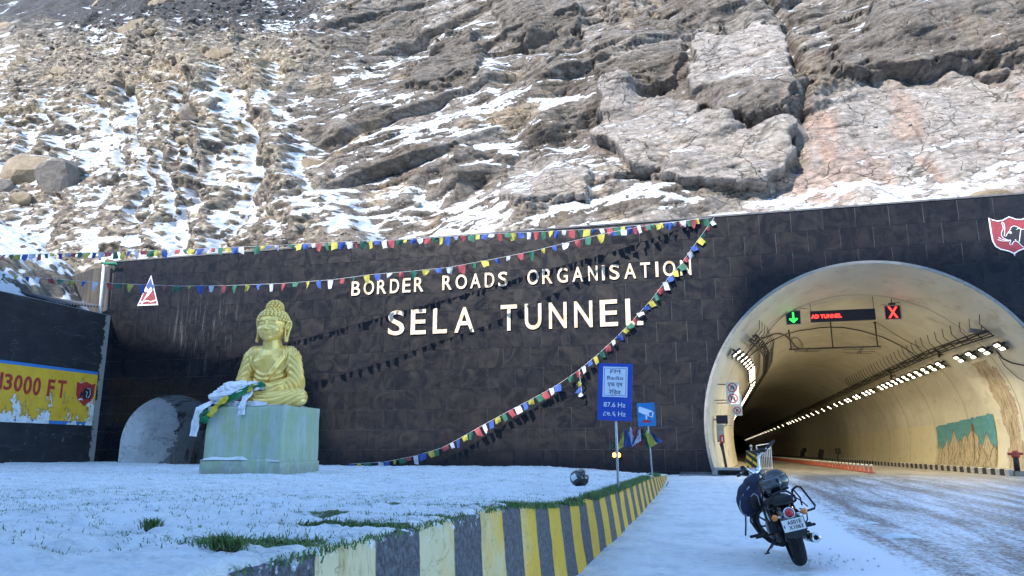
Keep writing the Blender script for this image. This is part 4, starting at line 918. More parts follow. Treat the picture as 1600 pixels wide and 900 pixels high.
def signal(px0, px1, py0, py1, kind, label):
    a, b = onY(px0, (py0+py1)/2, Yb), onY(px1, (py0+py1)/2, Yb); t_, u_ = onY((px0+px1)/2, py0, Yb), onY((px0+px1)/2, py1, Yb); w_, h_ = b.x-a.x, t_.z-u_.z
    root = empty('lane_signal', ((a.x+b.x)/2, Yb, (t_.z+u_.z)/2), label, 'signal'); ro = Vector(root.location)
    m = MB(); m.box((0, .07, 0), (w_*.9, .14, h_*.9), bev=.02); m.build('cabinet', PANEL, root)
    m = MB(); m.tube([(-w_*.48, 0, -h_*.48), (w_*.48, 0, -h_*.48), (w_*.48, 0, h_*.48), (-w_*.48, 0, h_*.48)], .026, 6, closed=True, sm=False); m.build('rim', GALV, root)
    m = MB()
    if kind == 'arrow':
        s_ = h_; m.prism([(-.05*s_, .36*s_), (.05*s_, .36*s_), (.05*s_, -.16*s_), (.20*s_, -.04*s_), (.28*s_, -.13*s_), (0, -.37*s_), (-.28*s_, -.13*s_), (-.20*s_, -.04*s_), (-.05*s_, -.16*s_)], -.012, .0)
    else:
        s_ = h_
        for sg in (1, -1): m.prism([(sg*-.30*s_, .38*s_), (sg*-.17*s_, .38*s_), (sg*.30*s_, -.38*s_), (sg*.17*s_, -.38*s_)][::sg], -.012-.002*sg, .0)
    m.build('led_arrow' if kind == 'arrow' else 'led_cross', LEDG if kind == 'arrow' else LEDR, root)
    m = MB(); cx, cz, r = sec(Yb); m.box((0, .06, h_/2+.05), (w_*.4, .1, .1)); m.tube([(0, .06, h_/2), (0, .06, cz+math.sqrt(r*r-(ro.x-cx)**2)-ro.z)], .02, 5)
    m.tube([(0, .06, h_/2+.1), (.25 if kind == 'arrow' else .35, .06, h_/2+.12), (.7 if kind == 'arrow' else -.5, .06, h_/2+.02)], .009, 4); m.build('hanger', STEEL, root)
signal(1227.5, 1251.5, 484.8, 507.3, 'arrow', 'square lane signal with a green downward arrow left of the message board')
signal(1382, 1408.5, 476.5, 499.3, 'cross', 'square lane signal with a red cross right of the message board')
# hanging antenna frame
Yg = 40.0
g = empty('antenna_frame', onY(1304, 546, Yg), 'thin dark antenna frame hanging below the message board', 'frame'); go = Vector(g.location)
m = MB(); m.tube([onY(1233, 546, Yg)-go, onY(1302, 543.5, Yg)-go, onY(1376.5, 541.5, Yg)-go], .045, 6); m.build('bar', STEEL, g)
for a, b in (((1231.5, 509), (1236.5, 546)), ((1297.5, 502), (1301.5, 543)), ((1367, 504), (1371.5, 542))):
    m = MB(); p, q = onY(*a, Yg)-go, onY(*b, Yg)-go; m.tube([p, q], .035, 6); m.box(p, (.14, .14, .05)); m.build('hanger', STEEL, g)
m = MB()
for a, b in (((1241, 549.5), (1280, 549)), ((1241, 547.5), (1286, 547.2)), ((1316, 546.5), (1378, 545)), ((1318, 550.5), (1367, 549.5)), ((1322, 553), (1361, 552))):
    m.tube([onY(*a, Yg)-go, onY(*b, Yg)-go], .013, 4)
for a, b in (((1259, 550), (1264, 543)), ((1340, 552), (1348, 540)), ((1344, 552), (1350, 541))): m.tube([onY(*a, Yg)-go, onY(*b, Yg)-go], .02, 4)
m.build('antenna_rod', STEEL, g)
def cable(pts, r, label, ins=.06, n=5, name='cable'):
    P = [hit(a, b, ins) for a, b in pts]; S_ = []
    for i in range(len(P)-1):
        for k in range(4): S_.append(P[i].lerp(P[i+1], k/4))
    S_.append(P[-1]); m = MB(); m.tube(S_, r*.7, n); tag(m.build(name, M_('black_cable', (.02, .02, .02), .6)), label, 'cable')
def fr(pts): return [(1200+a/6.667, 460+b/6.667) for a, b in pts]
cable([(1166, 561), (1180, 549)]+fr([(0, 503), (100, 452), (200, 410), (320, 380), (430, 365), (540, 347), (640, 342), (780, 345), (900, 365), (970, 380), (1080, 412), (1180, 440), (1290, 490), (1400, 545), (1500, 610), (1590, 685)]), .04, 'long black cable arching across the tunnel ceiling behind the hanging frame')
cable([(1164, 556), (1178, 540), (1190, 529)]+fr([(0, 440), (70, 412), (130, 408), (190, 430), (240, 480), (290, 545), (350, 572)]), .045, 'black cable looping down from the left tray to the hanging frame')
cable(fr([(240, 470), (270, 447), (310, 455), (350, 500), (365, 545), (350, 565)]), .028, 'small coil of thin black cable beside the left end of the hanging frame')
cable(fr([(1120, 292), (1200, 335), (1330, 420), (1450, 490), (1590, 555)]), .02, 'thin grey wire running from the hanging frame towards the right cable tray')
cable([(1230, 487), (1212, 505), (1196, 524), (1172, 540)], .018, 'thin wire sloping from the green arrow signal to the left tray')
cable([(1557, 548), (1566, 560), (1580, 567), (1600, 571), (1625, 574)], .04, 'black cable drooping from the right tray towards the tunnel mouth')
cable([(1560, 556), (1570, 572), (1590, 590), (1612, 602)], .02, 'thin wire hanging below the drooping black cable at right')
# cctv cameras under the ceiling, floodlight on the tray
def cctv(px, py, Yc, label):
    p = onY(px, py, Yc); root = empty('security_camera', p, label, 'camera')
    m = MB(); m.box((-.16, 0, 0), (.5, .17, .17), rot=Matrix.Rotation(R(8), 3, 'Y'), bev=.02); m.build('camera_body', M_('camera_grey', (.2, .2, .2), .4), root)
    m = MB(); cx, cz, r = sec(Yc); m.tube([(.06, 0, .03), (.10, 0, .26), (.16, 0, cz+math.sqrt(max(0, r*r-(p.x-cx)**2))-p.z)], .022, 5); m.build('bracket', STEEL, root)
cctv(1531, 517, 34.4, 'small grey camera at the near end of the right cable tray')
for px_, py_, Yc, hz, lb in ((1467, 551, 40, .45, 'small dark fitting standing on the middle of the right cable tray'), (1392, 585, 50, .6, 'dark bulky fitting on the right cable tray further into the tunnel')):
    p = onY(px_, py_, Yc); root = empty('tray_fitting', p, lb, 'fitting'); m = MB(); m.box((0, 0, 0), (.10, .12, hz), bev=.02); m.box((-.1, 0, hz*.3), (.5*hz, .14, .10), rot=Matrix.Rotation(R(25), 3, 'Y'), bev=.02); m.box((.12, 0, -.1), (.3, .1, .06)); m.build('bracket', STEEL, root)
# signs on the left flank of the mouth
Ys = 33.6
def rect(px0, py0, px1, py1, Y_): a = onY(px0, (py0+py1)/2, Y_); b = onY(px1, (py0+py1)/2, Y_); t_ = onY((px0+px1)/2, py0, Y_); u_ = onY((px0+px1)/2, py1, Y_); return (a.x+b.x)/2, (t_.z+u_.z)/2, b.x-a.x, t_.z-u_.z
SIGNW = M_('sign_face_white', (.70, .68, .60), .5, var=.1); SIGNR = M_('sign_red', (.50, .03, .03), .45)
def ring(m, x, z, r, w_, mi, y=-.03):
    P = [(math.cos(a), math.sin(a)) for a in np.linspace(0, 2*math.pi, 25)[:-1]]; n_ = len(P)
    V_ = [(x+c*r, y, z+s_*r) for c, s_ in P]+[(x+c*(r-w_), y, z+s_*(r-w_)) for c, s_ in P]+[(x+c*r, y+.012, z+s_*r) for c, s_ in P]
    m.add(V_, [(i, (i+1) % n_, n_+(i+1) % n_, n_+i) for i in range(n_)]+[(2*n_+i, 2*n_+(i+1) % n_, (i+1) % n_, i) for i in range(n_)], mi)
x_, z_, w_, h_ = rect(1134.5, 597, 1155, 632, Ys); sr = empty('prohibition_sign', (x_, Ys, z_), 'tall pale board with two red ringed prohibition signs on the left tunnel wall', 'sign')
m = MB(); m.box((0, 0, 0), (w_, .04, h_), bev=.008); m.build('sign_board', SIGNW, sr)
for k, dz in enumerate((h_*.255, -h_*.23)):
    m = MB(); rr_ = w_*.37; ring(m, 0, dz, rr_, rr_*.20, 0); m.prism([(-rr_*.72, dz+rr_*.58), (-rr_*.58, dz+rr_*.72), (rr_*.72, dz-rr_*.58), (rr_*.58, dz-rr_*.72)], -.034, -.026, 0)
    if k == 0:
        m.tube([(-rr_*.25, -.028, dz-rr_*.45), (-rr_*.25, -.028, dz+rr_*.2)], rr_*.08, 4, 1); m.tube([(rr_*.2, -.028, dz-rr_*.5), (rr_*.35, -.028, dz), (0, -.028, dz+rr_*.45)], rr_*.08, 4, 1); m.prism([(-rr_*.45, dz+rr_*.15), (-rr_*.05, dz+rr_*.15), (-rr_*.25, dz+rr_*.5)], -.03, -.024, 1)
    else: m.tube([(rr_*.28, -.028, dz-rr_*.5), (rr_*.28, -.028, dz+rr_*.1), (rr_*.1, -.028, dz+rr_*.35), (-rr_*.12, -.028, dz+rr_*.35), (-rr_*.3, -.028, dz+rr_*.1), (-rr_*.3, -.028, dz-rr_*.2)], rr_*.10, 4, 1); m.prism([(-rr_*.5, dz-rr_*.15), (-rr_*.1, dz-rr_*.15), (-rr_*.3, dz-rr_*.5)], -.03, -.024, 1)
    m.build('sign_face', [SIGNR, BLK], sr)
m = MB(); m.tube([(-w_*.5, .03, h_*.4), (-.95, .03, h_*.45)], .02, 5); m.tube([(-w_*.5, .03, -h_*.3), (-.95, .03, -h_*.3)], .02, 5); m.build('bracket', STEEL, sr)
x_, z_, w_, h_ = rect(1143.5, 616, 1159, 649.5, Ys+.9); sr = empty('prohibition_sign', (x_, Ys+.9, z_), 'lower pale board with one red ringed sign, partly behind the tall board', 'sign')
m = MB(); m.box((0, 0, 0), (w_, .04, h_), bev=.008); m.build('sign_board', SIGNW, sr)
m = MB(); rr_ = w_*.38; dz = -h_*.25; ring(m, 0, dz, rr_, rr_*.20, 0); m.prism([(-rr_*.72, dz+rr_*.58), (-rr_*.58, dz+rr_*.72), (rr_*.72, dz-rr_*.58), (rr_*.58, dz-rr_*.72)], -.034, -.026, 0)
m.ell((0, -.026, dz+rr_*.3), (rr_*.12, .006, rr_*.12), 1); m.tube([(0, -.028, dz+rr_*.2), (0, -.028, dz-rr_*.1), (-rr_*.2, -.028, dz-rr_*.5)], rr_*.11, 4, 1); m.tube([(-rr_*.35, -.028, dz), (rr_*.35, -.028, dz+rr_*.05)], rr_*.08, 4, 1); m.build('sign_face', [SIGNR, BLK], sr)
m = MB(); m.tube([(-w_*.5, .03, h_*.1), (-1.0, .03, h_*.1)], .02, 5); m.build('bracket', STEEL, sr)
x_, z_, w_, h_ = rect(1119, 649, 1143, 662, Ys+.3); b_ = empty('control_panel', (x_, Ys+.3, z_), 'dark control box with a grey frame on a bracket left in the tunnel mouth', 'panel')
m = MB(); m.box((-w_*.12, 0, 0), (w_*.75, .3, h_), bev=.015); m.build('cabinet', PANEL, b_)
m = MB(); m.tube([(w_*.1, -.1, -h_*.75), (w_*.5, -.1, -h_*.75), (w_*.5, -.1, h_*.5), (w_*.1, -.1, h_*.5)], .022, 5, closed=True, sm=False); m.tube([(-w_*.5, .05, -h_*1.5), (w_*.2, .05, -h_*.55)], .03, 5); m.tube([(-w_*.5, .05, 0), (-w_*.75, .05, 0)], .03, 5); m.build('bracket', GALV, b_)
x_, z_, w_, h_ = rect(1120, 663, 1131.5, 691, Ys+.3); m = MB(); m.box((0, 0, 0), (w_, .22, h_), bev=.015); o = m.build('equipment_box', M_('beige_box', (.40, .38, .30), .6)); o.location = (x_, Ys+.3, z_); tag(o, 'pale upright equipment box below the dark control box in the tunnel mouth', 'box')
x_, z_, w_, h_ = rect(1125, 680, 1132, 692, Ys+.05); o = MB().box((0, 0, 0), (w_, .02, h_)).build('fire_sign', SIGNR); o.location = (x_, Ys+.05, z_); tag(o, 'small red fire equipment sign in front of the pale box', 'sign')
m = MB(); m.box((0, -.013, 0), (w_*.3, .004, h_*.6)); q = m.build('sign_mark', SIGNW, o)
m = MB(); p0 = onY(1127, 692, Ys+.2); m.tube([p0, onY(1130, 705, Ys+.2), onY(1136, 738, Ys+.2)], [.09, .06, .05], 7); tag(m.build('conduit', STEEL), 'dark conduit dropping from the equipment box to the tunnel floor', 'pipe')
# cabinets and leaning boards along the far right wall
for px_, py_, Yc, w_, h_, lb in ((1309.5, 704.5, 74, .42, .5, 'small dark cabinet mounted on the far right tunnel wall'), (1257, 703, 100, .45, .5, 'smaller dark cabinet deeper along the right tunnel wall')):
    p = onY(px_, py_, Yc); root = empty('wall_cabinet', p, lb, 'cabinet'); m = MB(); m.box((0, 0, 0), (w_, .3, h_), bev=.03); m.build('cabinet_body', STEEL, root); m = MB(); m.tube([(0, 0, -h_/2), (-.1, 0, .6-p.z)], .04, 5); m.build('post', STEEL, root)
for px_, py_, Yc, lb in ((1283, 713, 84, 'dark board leaning against the right tunnel wall beyond the red posts'), (1254.5, 714, 104, 'distant dark board leaning against the right tunnel wall')):
    p = onY(px_, py_, Yc); m = MB(); m.box((0, 0, 0), (.5, .06, 1.0), rot=Matrix.Rotation(R(14), 3, 'Y'), bev=.01); m.box((0, .1, -.1), (.05, .3, .8)); o = m.build('leaning_board', STEEL); o.location = (p.x, Yc, .95); tag(o, lb, 'board')
# red lane posts with white tops
LR = M_('post_red_rubber', (.36, .07, .035), .6, var=.25); LWH = M_('post_white_band', (.70, .68, .60), .5)
pp = empty('lane_post', (6.2, 35, .36), 'short red lane post with a white top in the row down the tunnel road', 'post', 'red lane posts down the middle of the tunnel')
m = MB(); m.lathe([(.15, 0), (.15, .03), (.07, .06), (.055, .25)], n=8); m.build('post_body', LR, pp); m = MB(); m.lathe([(.056, .25), (.056, .34), (.0, .36)], n=8); m.build('white_band', LWH, pp)
for i in range(1, 92):
    Yp = 35+i*1.0; o = copy_tree(pp); o.location = (6.2-.012*i*.5, Yp, .36)
# striped hazard board and white barrier
h0 = onY(1181, 740, 33.3); hb = empty('hazard_board', (h0.x-.05, 33.3, .36), 'yellow and black diagonally striped hazard board at the left edge of the tunnel road', 'sign')
x_, z_, w_, h_ = rect(1166.5, 704, 1183.5, 741, 33.3); dxh = x_-h0.x+.05; m = MB(); m.box((dxh, 0, z_-.36), (w_, .05, h_), bev=.005); m.build('board', M_('hazard_black', (.02, .02, .022), .5), hb)
YEL = M_('hazard_yellow', (.75, .45, .02), .5, var=.12)
for k in range(4):
    zc = z_-.36+h_*(.44-.31*k); P = [(-w_/2, zc+w_*.42), (w_/2, zc-w_*.42), (w_/2, zc-w_*.42-h_*.135), (-w_/2, zc+w_*.42-h_*.135)]
    P = [(a+dxh, min(max(b, z_-.36-h_/2+.001), z_-.36+h_/2-.001)) for a, b in P]
    m = MB(); m.prism(P, -.032, -.024); m.build('stripe', YEL, hb)
m = MB(); m.tube([(dxh, .05, 0), (dxh, .05, z_-.36+h_/2+.12)], .035, 7); m.ell((dxh, .05, z_-.36+h_/2+.17), .06); m.build('post', GALV, hb)
br = empty('white_barrier', (1.95, 34.0, .36), 'white tubular crowd barrier standing behind the striped hazard board', 'barrier')
m = MB(); a0, b0 = Vector((-.32, -.4, 0)), Vector((.30, .5, 0)); m.tube([a0, a0+Vector((0, 0, 1.12)), b0+Vector((0, 0, 1.22)), b0], .028, 6, sm=False); m.tube([a0+Vector((0, 0, .92)), b0+Vector((0, 0, 1.02))], .02, 5); m.tube([a0+Vector((0, 0, .2)), b0+Vector((0, 0, .2))], .02, 5); m.build('frame', M_('white_paint', (.74, .75, .76), .45), br)
for k in range(1, 8):
    m = MB(); p = a0.lerp(b0, k/8); m.tube([p+Vector((0, 0, .2)), p+Vector((0, 0, .93+.012*k))], .016, 5); m.build('bar', _mc['white_paint'], br)
# hydrant post at the far right
p = onY(1590, 738, 32.4); hy = empty('hydrant', (p.x, 32.4, .5), 'black hydrant post with a red top at the right of the tunnel mouth', 'hydrant')
m = MB(); m.lathe([(.10, 0), (.10, .5), (.085, .52)], n=12); m.build('post', BLK, hy); m = MB(); m.lathe([(.13, .52), (.14, .60), (.10, .66), (.12, .70), (.06, .78), (0, .80)], n=12); m.tube([(-.24, 0, .66), (.24, 0, .66)], .05, 8); m.build('valve_cap', M_('hydrant_red', (.42, .05, .03), .45), hy)
p = onY(1599, 710, 31.2)
# ================================================================== PLANTER WALL, GRASS, SIGNS, FLAGS
def planter_mat():
    s = NT('hazard_painted_plaster'); v = s.coord('World'); p = s.xyz(v)
    yy = s.math('ADD', p[1], s.math('ADD', s.math('MULTIPLY', s.math('SUBTRACT', s.noise(v, 2.2, 4, .7), .5), .07), s.math('MULTIPLY', p[2], -.16)))
    k = s.math('FRACT', s.math('DIVIDE', s.math('SUBTRACT', yy, 2.78), 1.128)); st = s.ramp(k, [(.0, 0.0), (.493, 0.0), (.507, 1.0), (1.0, 1.0)])
    worn = s.ramp(s.math('ADD', s.noise(v, 1.3, 6, .7), s.math('MULTIPLY', s.math('SUBTRACT', 7.0, p[1]), .10)), [(.5, 0.0), (.8, 1.0)])
    yel = s.mix(worn, (.72, .43, .035), (.66, .56, .34)); dt = s.ramp(s.noise(s.coord('World', (1, 1.2, .7)), 2.6, 6, .72), [(.55, 0.0), (.70, 1.0)]); yel = s.mix(s.math('MULTIPLY', dt, .75), yel, (.42, .27, .08))
    crk = s.ramp(s.noise(v, 3.0, 3, .5, 2.0), [(.488, 0.0), (.5, 1.0), (.512, 0.0)]); yel = s.mix(s.math('MULTIPLY', crk, .4), yel, (.30, .20, .05))
    fr_ = s.ramp(s.noise(v, 26, 5, .8), [(.40, 0.0), (.70, 1.0)]); gry = s.mix(fr_, (.035, .036, .042), (.17, .18, .21))
    c = s.mix(st, yel, gry)
    hs = s.ramp(s.math('ADD', s.noise(v, 9, 5, .75), s.math('MULTIPLY', s.math('SUBTRACT', p[2], .70), 1.4)), [(.70, 0.0), (.80, 1.0)]); c = s.mix(hs, c, (.72, .78, .87))
    s.set('Base Color', c); s.set('Roughness', .75); s.bump(s.math('ADD', s.noise(v, 4, 6, .7), s.math('MULTIPLY', crk, -.6)), .5, .03); return s.m
yv = np.concatenate([np.arange(-7, 2, .3), np.arange(2, 12, .05), np.arange(12, 31.4, .12)]); tv = np.linspace(0, 1, 9)
T_, Yv = np.meshgrid(tv, yv); zt_ = edge_z(Yv)+.01-.10*0; base_ = gz(Yv)-.1
Zp = base_+(zt_-.03-base_)*T_; Xp = edge_x(Yv)+.06+.11*(1-T_)+.02*(fbm(Yv*.9, T_*2, 3, 501)-.5)+.004
Xp = np.concatenate([Xp, edge_x(Yv[:, :1])-.0, edge_x(Yv[:, :1])-.16], 1); Zp = np.concatenate([Zp, zt_[:, :1]+.008*fbm(Yv[:, :1]*5, Yv[:, :1], 2, 3)-.012, zt_[:, :1]-.02], 1); Yp = np.concatenate([Yv, Yv[:, :1], Yv[:, :1]], 1)
o = grid_mesh('garden_wall', Xp, Yp, Zp, planter_mat(), kind=None); tag(o, 'low garden wall painted in yellow and dark grey upright stripes along the snowy lawn', 'wall')
# ---- grass: blades poking through the snow, thick along the wall edge
def blades(P, hgt, lean, rs, wd=.006):
    V_ = []; F_ = []; b = 0
    for (x, y, z), h in zip(P, hgt):
        a = rs.uniform(0, 6.283); l = h*rs.uniform(.2, 1.0)*lean; cx, cy = math.cos(a), math.sin(a); w_ = wd*rs.uniform(.7, 1.3)
        V_ += [(x-cy*w_, y+cx*w_, z), (x+cy*w_, y-cx*w_, z), (x+cx*l*.45-cy*w_*.6, y+cy*l*.45+cx*w_*.6, z+h*.65), (x+cx*l*.45+cy*w_*.6, y+cy*l*.45-cx*w_*.6, z+h*.65), (x+cx*l, y+cy*l, z+h*rs.uniform(.6, 1.0))]
        F_ += [(b, b+1, b+3, b+2), (b+2, b+3, b+4)]; b += 5
    return V_, F_
gm = NT('winter_grass'); v = gm.coord('World'); c = gm.ramp(gm.noise(v, 9, 4, .7), [(.3, (.04, .10, .03)), (.5, (.08, .18, .045)), (.68, (.17, .20, .07))]); gm.set('Base Color', c); gm.set('Roughness', .6)
rs = random.Random(11); P = []; Hh = []
def gh(x, y): return float(garden_z(np.array([x]), np.array([y]))[0])
N = 0
cand_y = [rs.uniform(2.4, 24) for _ in range(5200)]
ca_ = np.array(cand_y); dens_ = fbm(ca_*.9, ca_*0, 3, 521)
for y, d_ in zip(cand_y, dens_):
    if y < 5.2 and d_ < .55: continue
    if d_ < .40: continue
    for k in range(4):
        x = edge_x(y)+rs.gauss(-.02, .05); P.append((x, y+rs.gauss(0, .03), float(edge_z(y))-.02)); Hh.append(rs.uniform(.03, .10)*(.5 if y < 6 else (.8 if y < 9 else 1.3)))
V_, F_ = blades(P, Hh, 1.3, rs, .0045); tag(mesh('grass_fringe', V_, F_, gm.m), kind='stuff')
P = []; Hh = []; XX = []; YY_ = []
for (bx, by, rx, ry), n_ in zip(BARE, (7000, 1100, 1100, 900)):
    for _ in range(n_): XX.append(bx+rs.gauss(0, rx*.55)); YY_.append(by+rs.gauss(0, ry*.75)); Hh.append(rs.uniform(.012, .032))
def tufts(n_, f):
    for _ in range(n_):
        x0, y0 = f(); 
        if x0 > edge_x(y0)-.05: continue
        k_ = rs.randint(6, 26); sp_ = rs.uniform(.04, .20)*(.6+y0*.07); sp_ = min(sp_, .42)
        for _k in range(k_): XX.append(x0+rs.gauss(0, sp_)); YY_.append(y0+rs.gauss(0, sp_*.22)); Hh.append(rs.uniform(.03, .065))
tufts(1700, lambda: (rs.uniform(-9, -1.7), rs.uniform(2.5, 10)))
tufts(3000, lambda: (rs.uniform(-22, -1.7), rs.uniform(8, 22)))
tufts(1600, lambda: (rs.uniform(-28, -2), rs.uniform(18, 31.5)))
A_, B_ = np.array(XX), np.array(YY_); Zg = garden_z(A_, B_)-.012; Pn = [(a, b, c_) for a, b, c_ in zip(A_, B_, Zg) if a < edge_x(b)]
V_, F_ = blades(Pn, Hh, 1.2, rs, .0035); tag(mesh('lawn_grass', V_, F_, gm.m), kind='stuff')
# sods of turned turf
sod = M_('dark_soil', (.035, .03, .022), .95, var=.5, sc=25, bump=.8)
def sod_at(px, py, z, r_, label):
    p = onZ(px, py, z); root = empty('turf_sod', p, label, 'turf'); m = MB(); rng = random.Random(int(px)); V_ = []; 
    bm = bmesh.new(); bmesh.ops.create_icosphere(bm, subdivisions=3, radius=1.0)
    for v in bm.verts: q = v.co.copy(); f = .75+.5*rng.random(); v.co = Vector((q.x*r_*1.1*f, q.y*r_*.6*f, (q.z*.55+.1)*r_*f))
    me = bpy.data.meshes.new('soil_clod'); bm.to_mesh(me); bm.free(); link('soil_clod', me, root, sod, True)
    Q = [(rng.gauss(0, r_*.8), rng.gauss(0, r_*.4), rng.uniform(-.1, .6)*r_) for _ in range(260)]; V_, F_ = blades(Q, [rng.uniform(.03, .07) for _ in Q], 1.6, rng, .003); tag(mesh('grass', V_, F_, gm.m, root), kind='stuff')
sod_at(352, 862, .86, .05, 'dark sod of turf lifted out of the snow beside the green grass patch')
sod_at(237, 828, .84, .035, 'tiny clump of dark grass sticking out of the snow left of the grass patch')
# ---- radio sign
SBL = M_('sign_blue', (.018, .07, .42), .42, var=.08); SPB = M_('sign_pale', (.68, .76, .86), .45, var=.05)
def post_frame(root, base, top, r_): m = MB(); m.tube([(0, 0, 0), top-base], r_, 10); m.build('pole', GALV, root)
pb = onZ(968, 822, .03); top = onP(960.5, 600, (pb.x-1, pb.y), (pb.x+1, pb.y))
fm = empty('radio_sign', pb, 'tall blue and white FM radio sign on a grey pole by the striped wall', 'sign'); post_frame(fm, pb, top, .022)
A, B, Cc, D = [onP(*q, (pb.x-1, pb.y-.03), (pb.x+1, pb.y-.03))-pb for q in ((931, 567), (984, 569), (991.5, 658), (937.5, 656.5))]
ctr = (A+B+Cc+D)/4; xd = ((B-A)+(Cc-D)).normalized(); wd = ((B-A).length+(Cc-D).length)/2; hd = ((A-D).length+(B-Cc).length)/2; FR = frame(ctr, xd, (0, 0, 1))
def onface(m, x0, z0, x1, z1, d, mi, th=.003):
    m.prism([(x0, z0), (x1, z0), (x1, z1), (x0, z1)], 0, th, mi, FR @ Matrix.Translation((0, 0, d)) @ Matrix(((1, 0, 0, 0), (0, 0, 1, 0), (0, 1, 0, 0), (0, 0, 0, 1))))
m = MB(); onface(m, -wd/2, -hd/2, wd/2, hd/2, -.01, 0, .01); m.build('sign_board', SBL, fm)
m = MB(); wp, hp, zc = wd*.72, hd*.53, hd*.175; onface(m, -wp/2, zc-hp/2, wp/2, zc+hp/2, .001, 0, .002); onface(m, -wp/2+.022, zc-hp/2+.022, wp/2-.022, zc+hp/2-.022, .004, 1, .001); onface(m, -wp/2+.030, zc-hp/2+.030, wp/2-.030, zc+hp/2-.030, .0055, 0, .001); m.build('panel', [SPB, SBL], fm)
DKB = M_('sign_ink', (.03, .06, .17), .5)
def line_(body, zc_, w_, h_, mat, off=0): text('sign_text', body, 1, mat, FR @ Matrix.Translation((0, zc_, .009)), fm, .001, off, (w_, h_))
line_('FM', zc+hp*.345, wd*.29, hd*.068, DKB); line_('Radio', zc+hp*.13, wd*.47, hd*.066, DKB); line_('एफ एम', zc-hp*.11, wd*.44, hd*.085, DKB, .004); line_('रेिडव', zc-hp*.33, wd*.34, hd*.092, DKB, .004)
line_('87.6 Hz', -hd*.225, wd*.64, hd*.085, SPB, .012); line_('८७.६ Hz', -hd*.385, wd*.66, hd*.09, SPB, .010)
# amber flasher on the wall far behind the pole
p = onY(964, 711, 31.9); fl = empty('warning_beacon', (p.x, 31.85, p.z), 'small glowing amber beacon low on the granite wall behind the radio sign pole', 'beacon')
m = MB(); m.lathe([(.16, 0), (.16, .08)], n=14, rot=Matrix.Rotation(R(90), 3, 'X')); m.build('housing', M_('beacon_housing', (.25, .08, .02), .5), fl)
for sx in (-.09, .09): m = MB(); m.ell((sx, -.1, 0), (.075, .05, .09)); m.build('lens', M_('amber_glow', (1.0, .28, .03), .4, emit=5, var=0), fl)
# ---- camera warning sign with a bunch of flags
pb2 = onZ(1022, 773, .12); cs = empty('camera_sign', pb2, 'small blue sign with a white security camera picture beside the radio sign', 'sign')
pl = lambda a, b: onP(a, b, (pb2.x-1, pb2.y), (pb2.x+1, pb2.y)); m = MB(); m.tube([(0, 0, 0), pl(1011, 645)-pb2], .02, 9); m.build('pole', GALV, cs)
A, B, Cc, D = [pl(*q)-pb2 for q in ((994.5, 630), (1022, 629.5), (1026.5, 665), (998, 667))]; ctr = (A+B+Cc+D)/4; xd = ((B-A)+(Cc-D)).normalized(); wd = ((B-A).length+(Cc-D).length)/2; hd = ((A-D).length+(B-Cc).length)/2; FR = frame(ctr+Vector((0, -.03, 0)), xd, (0, 0, 1))
m = MB(); onface(m, -wd/2, -hd/2, wd/2, hd/2, -.006, 0, .006); m.build('sign_board', M_('sign_sky_blue', (.02, .20, .50), .42), cs)
m = MB(); QM = FR @ Matrix.Translation((0, 0, .001)) @ Matrix(((1, 0, 0, 0), (0, 0, 1, 0), (0, 1, 0, 0), (0, 0, 0, 1)))
w2, h2 = wd, hd
def pg(pts, mi, d=0): m.prism([(a*w2, b*h2) for a, b in pts], d, d+.002, mi, QM)
pg([(-.42, .30), (-.36, .36), (.30, .16), (.42, .08), (.34, -.14), (.18, -.10), (-.42, .12)], 0); pg([(.16, .08), (.34, .10), (.29, -.09), (.15, -.05)], 1, .0025); pg([(-.05, .0), (.05, -.02), (.02, -.22), (-.06, -.20)], 0); pg([(-.26, -.22), (.16, -.26), (.24, -.32), (-.20, -.36)], 2, .001)
m.build('camera_picture', [SPB, M_('sign_sky_blue', (.02, .20, .50), .42), SIGNR], cs)
FCOL = [M_('flag_blue', (.025, .07, .28), .8), M_('flag_white', (.42, .45, .54), .8), M_('flag_red', (.27, .045, .055), .8, var=.25), M_('flag_green', (.02, .11, .07), .8), M_('flag_yellow', (.38, .35, .06), .8)]
ORD = [0, 1, 2, 3, 4]
def flag_mesh(w_, h_, rng, mode=0):
    nx, nz_ = 5, 5; V_ = []; a1_, a2_, ph = rng.uniform(-.35, .35), rng.uniform(-.5, .5), rng.uniform(0, 6.28); tw = rng.uniform(-1.1, 1.1)*mode; sh = rng.uniform(-.35, .35); fold = rng.uniform(.0, .55)*mode
    for j in range(nz_):
        t_ = j/(nz_-1)
        for i in range(nx):
            s_ = i/(nx-1)-.5; wv = s_*w_*(1-fold*t_); yv_ = .10*h_*math.sin(ph+s_*5+t_*3)*t_+math.sin(tw*t_)*wv+a2_*h_*t_*t_*.6
            V_.append((wv*math.cos(tw*t_)+sh*h_*t_*.5, yv_, -h_*t_*(1-.12*abs(a2_))*(1+(.25*s_*a1_*4))))
    F_ = [(j*nx+i, j*nx+i+1, (j+1)*nx+i+1, (j+1)*nx+i) for j in range(nz_-1) for i in range(nx-1)]; return V_, F_
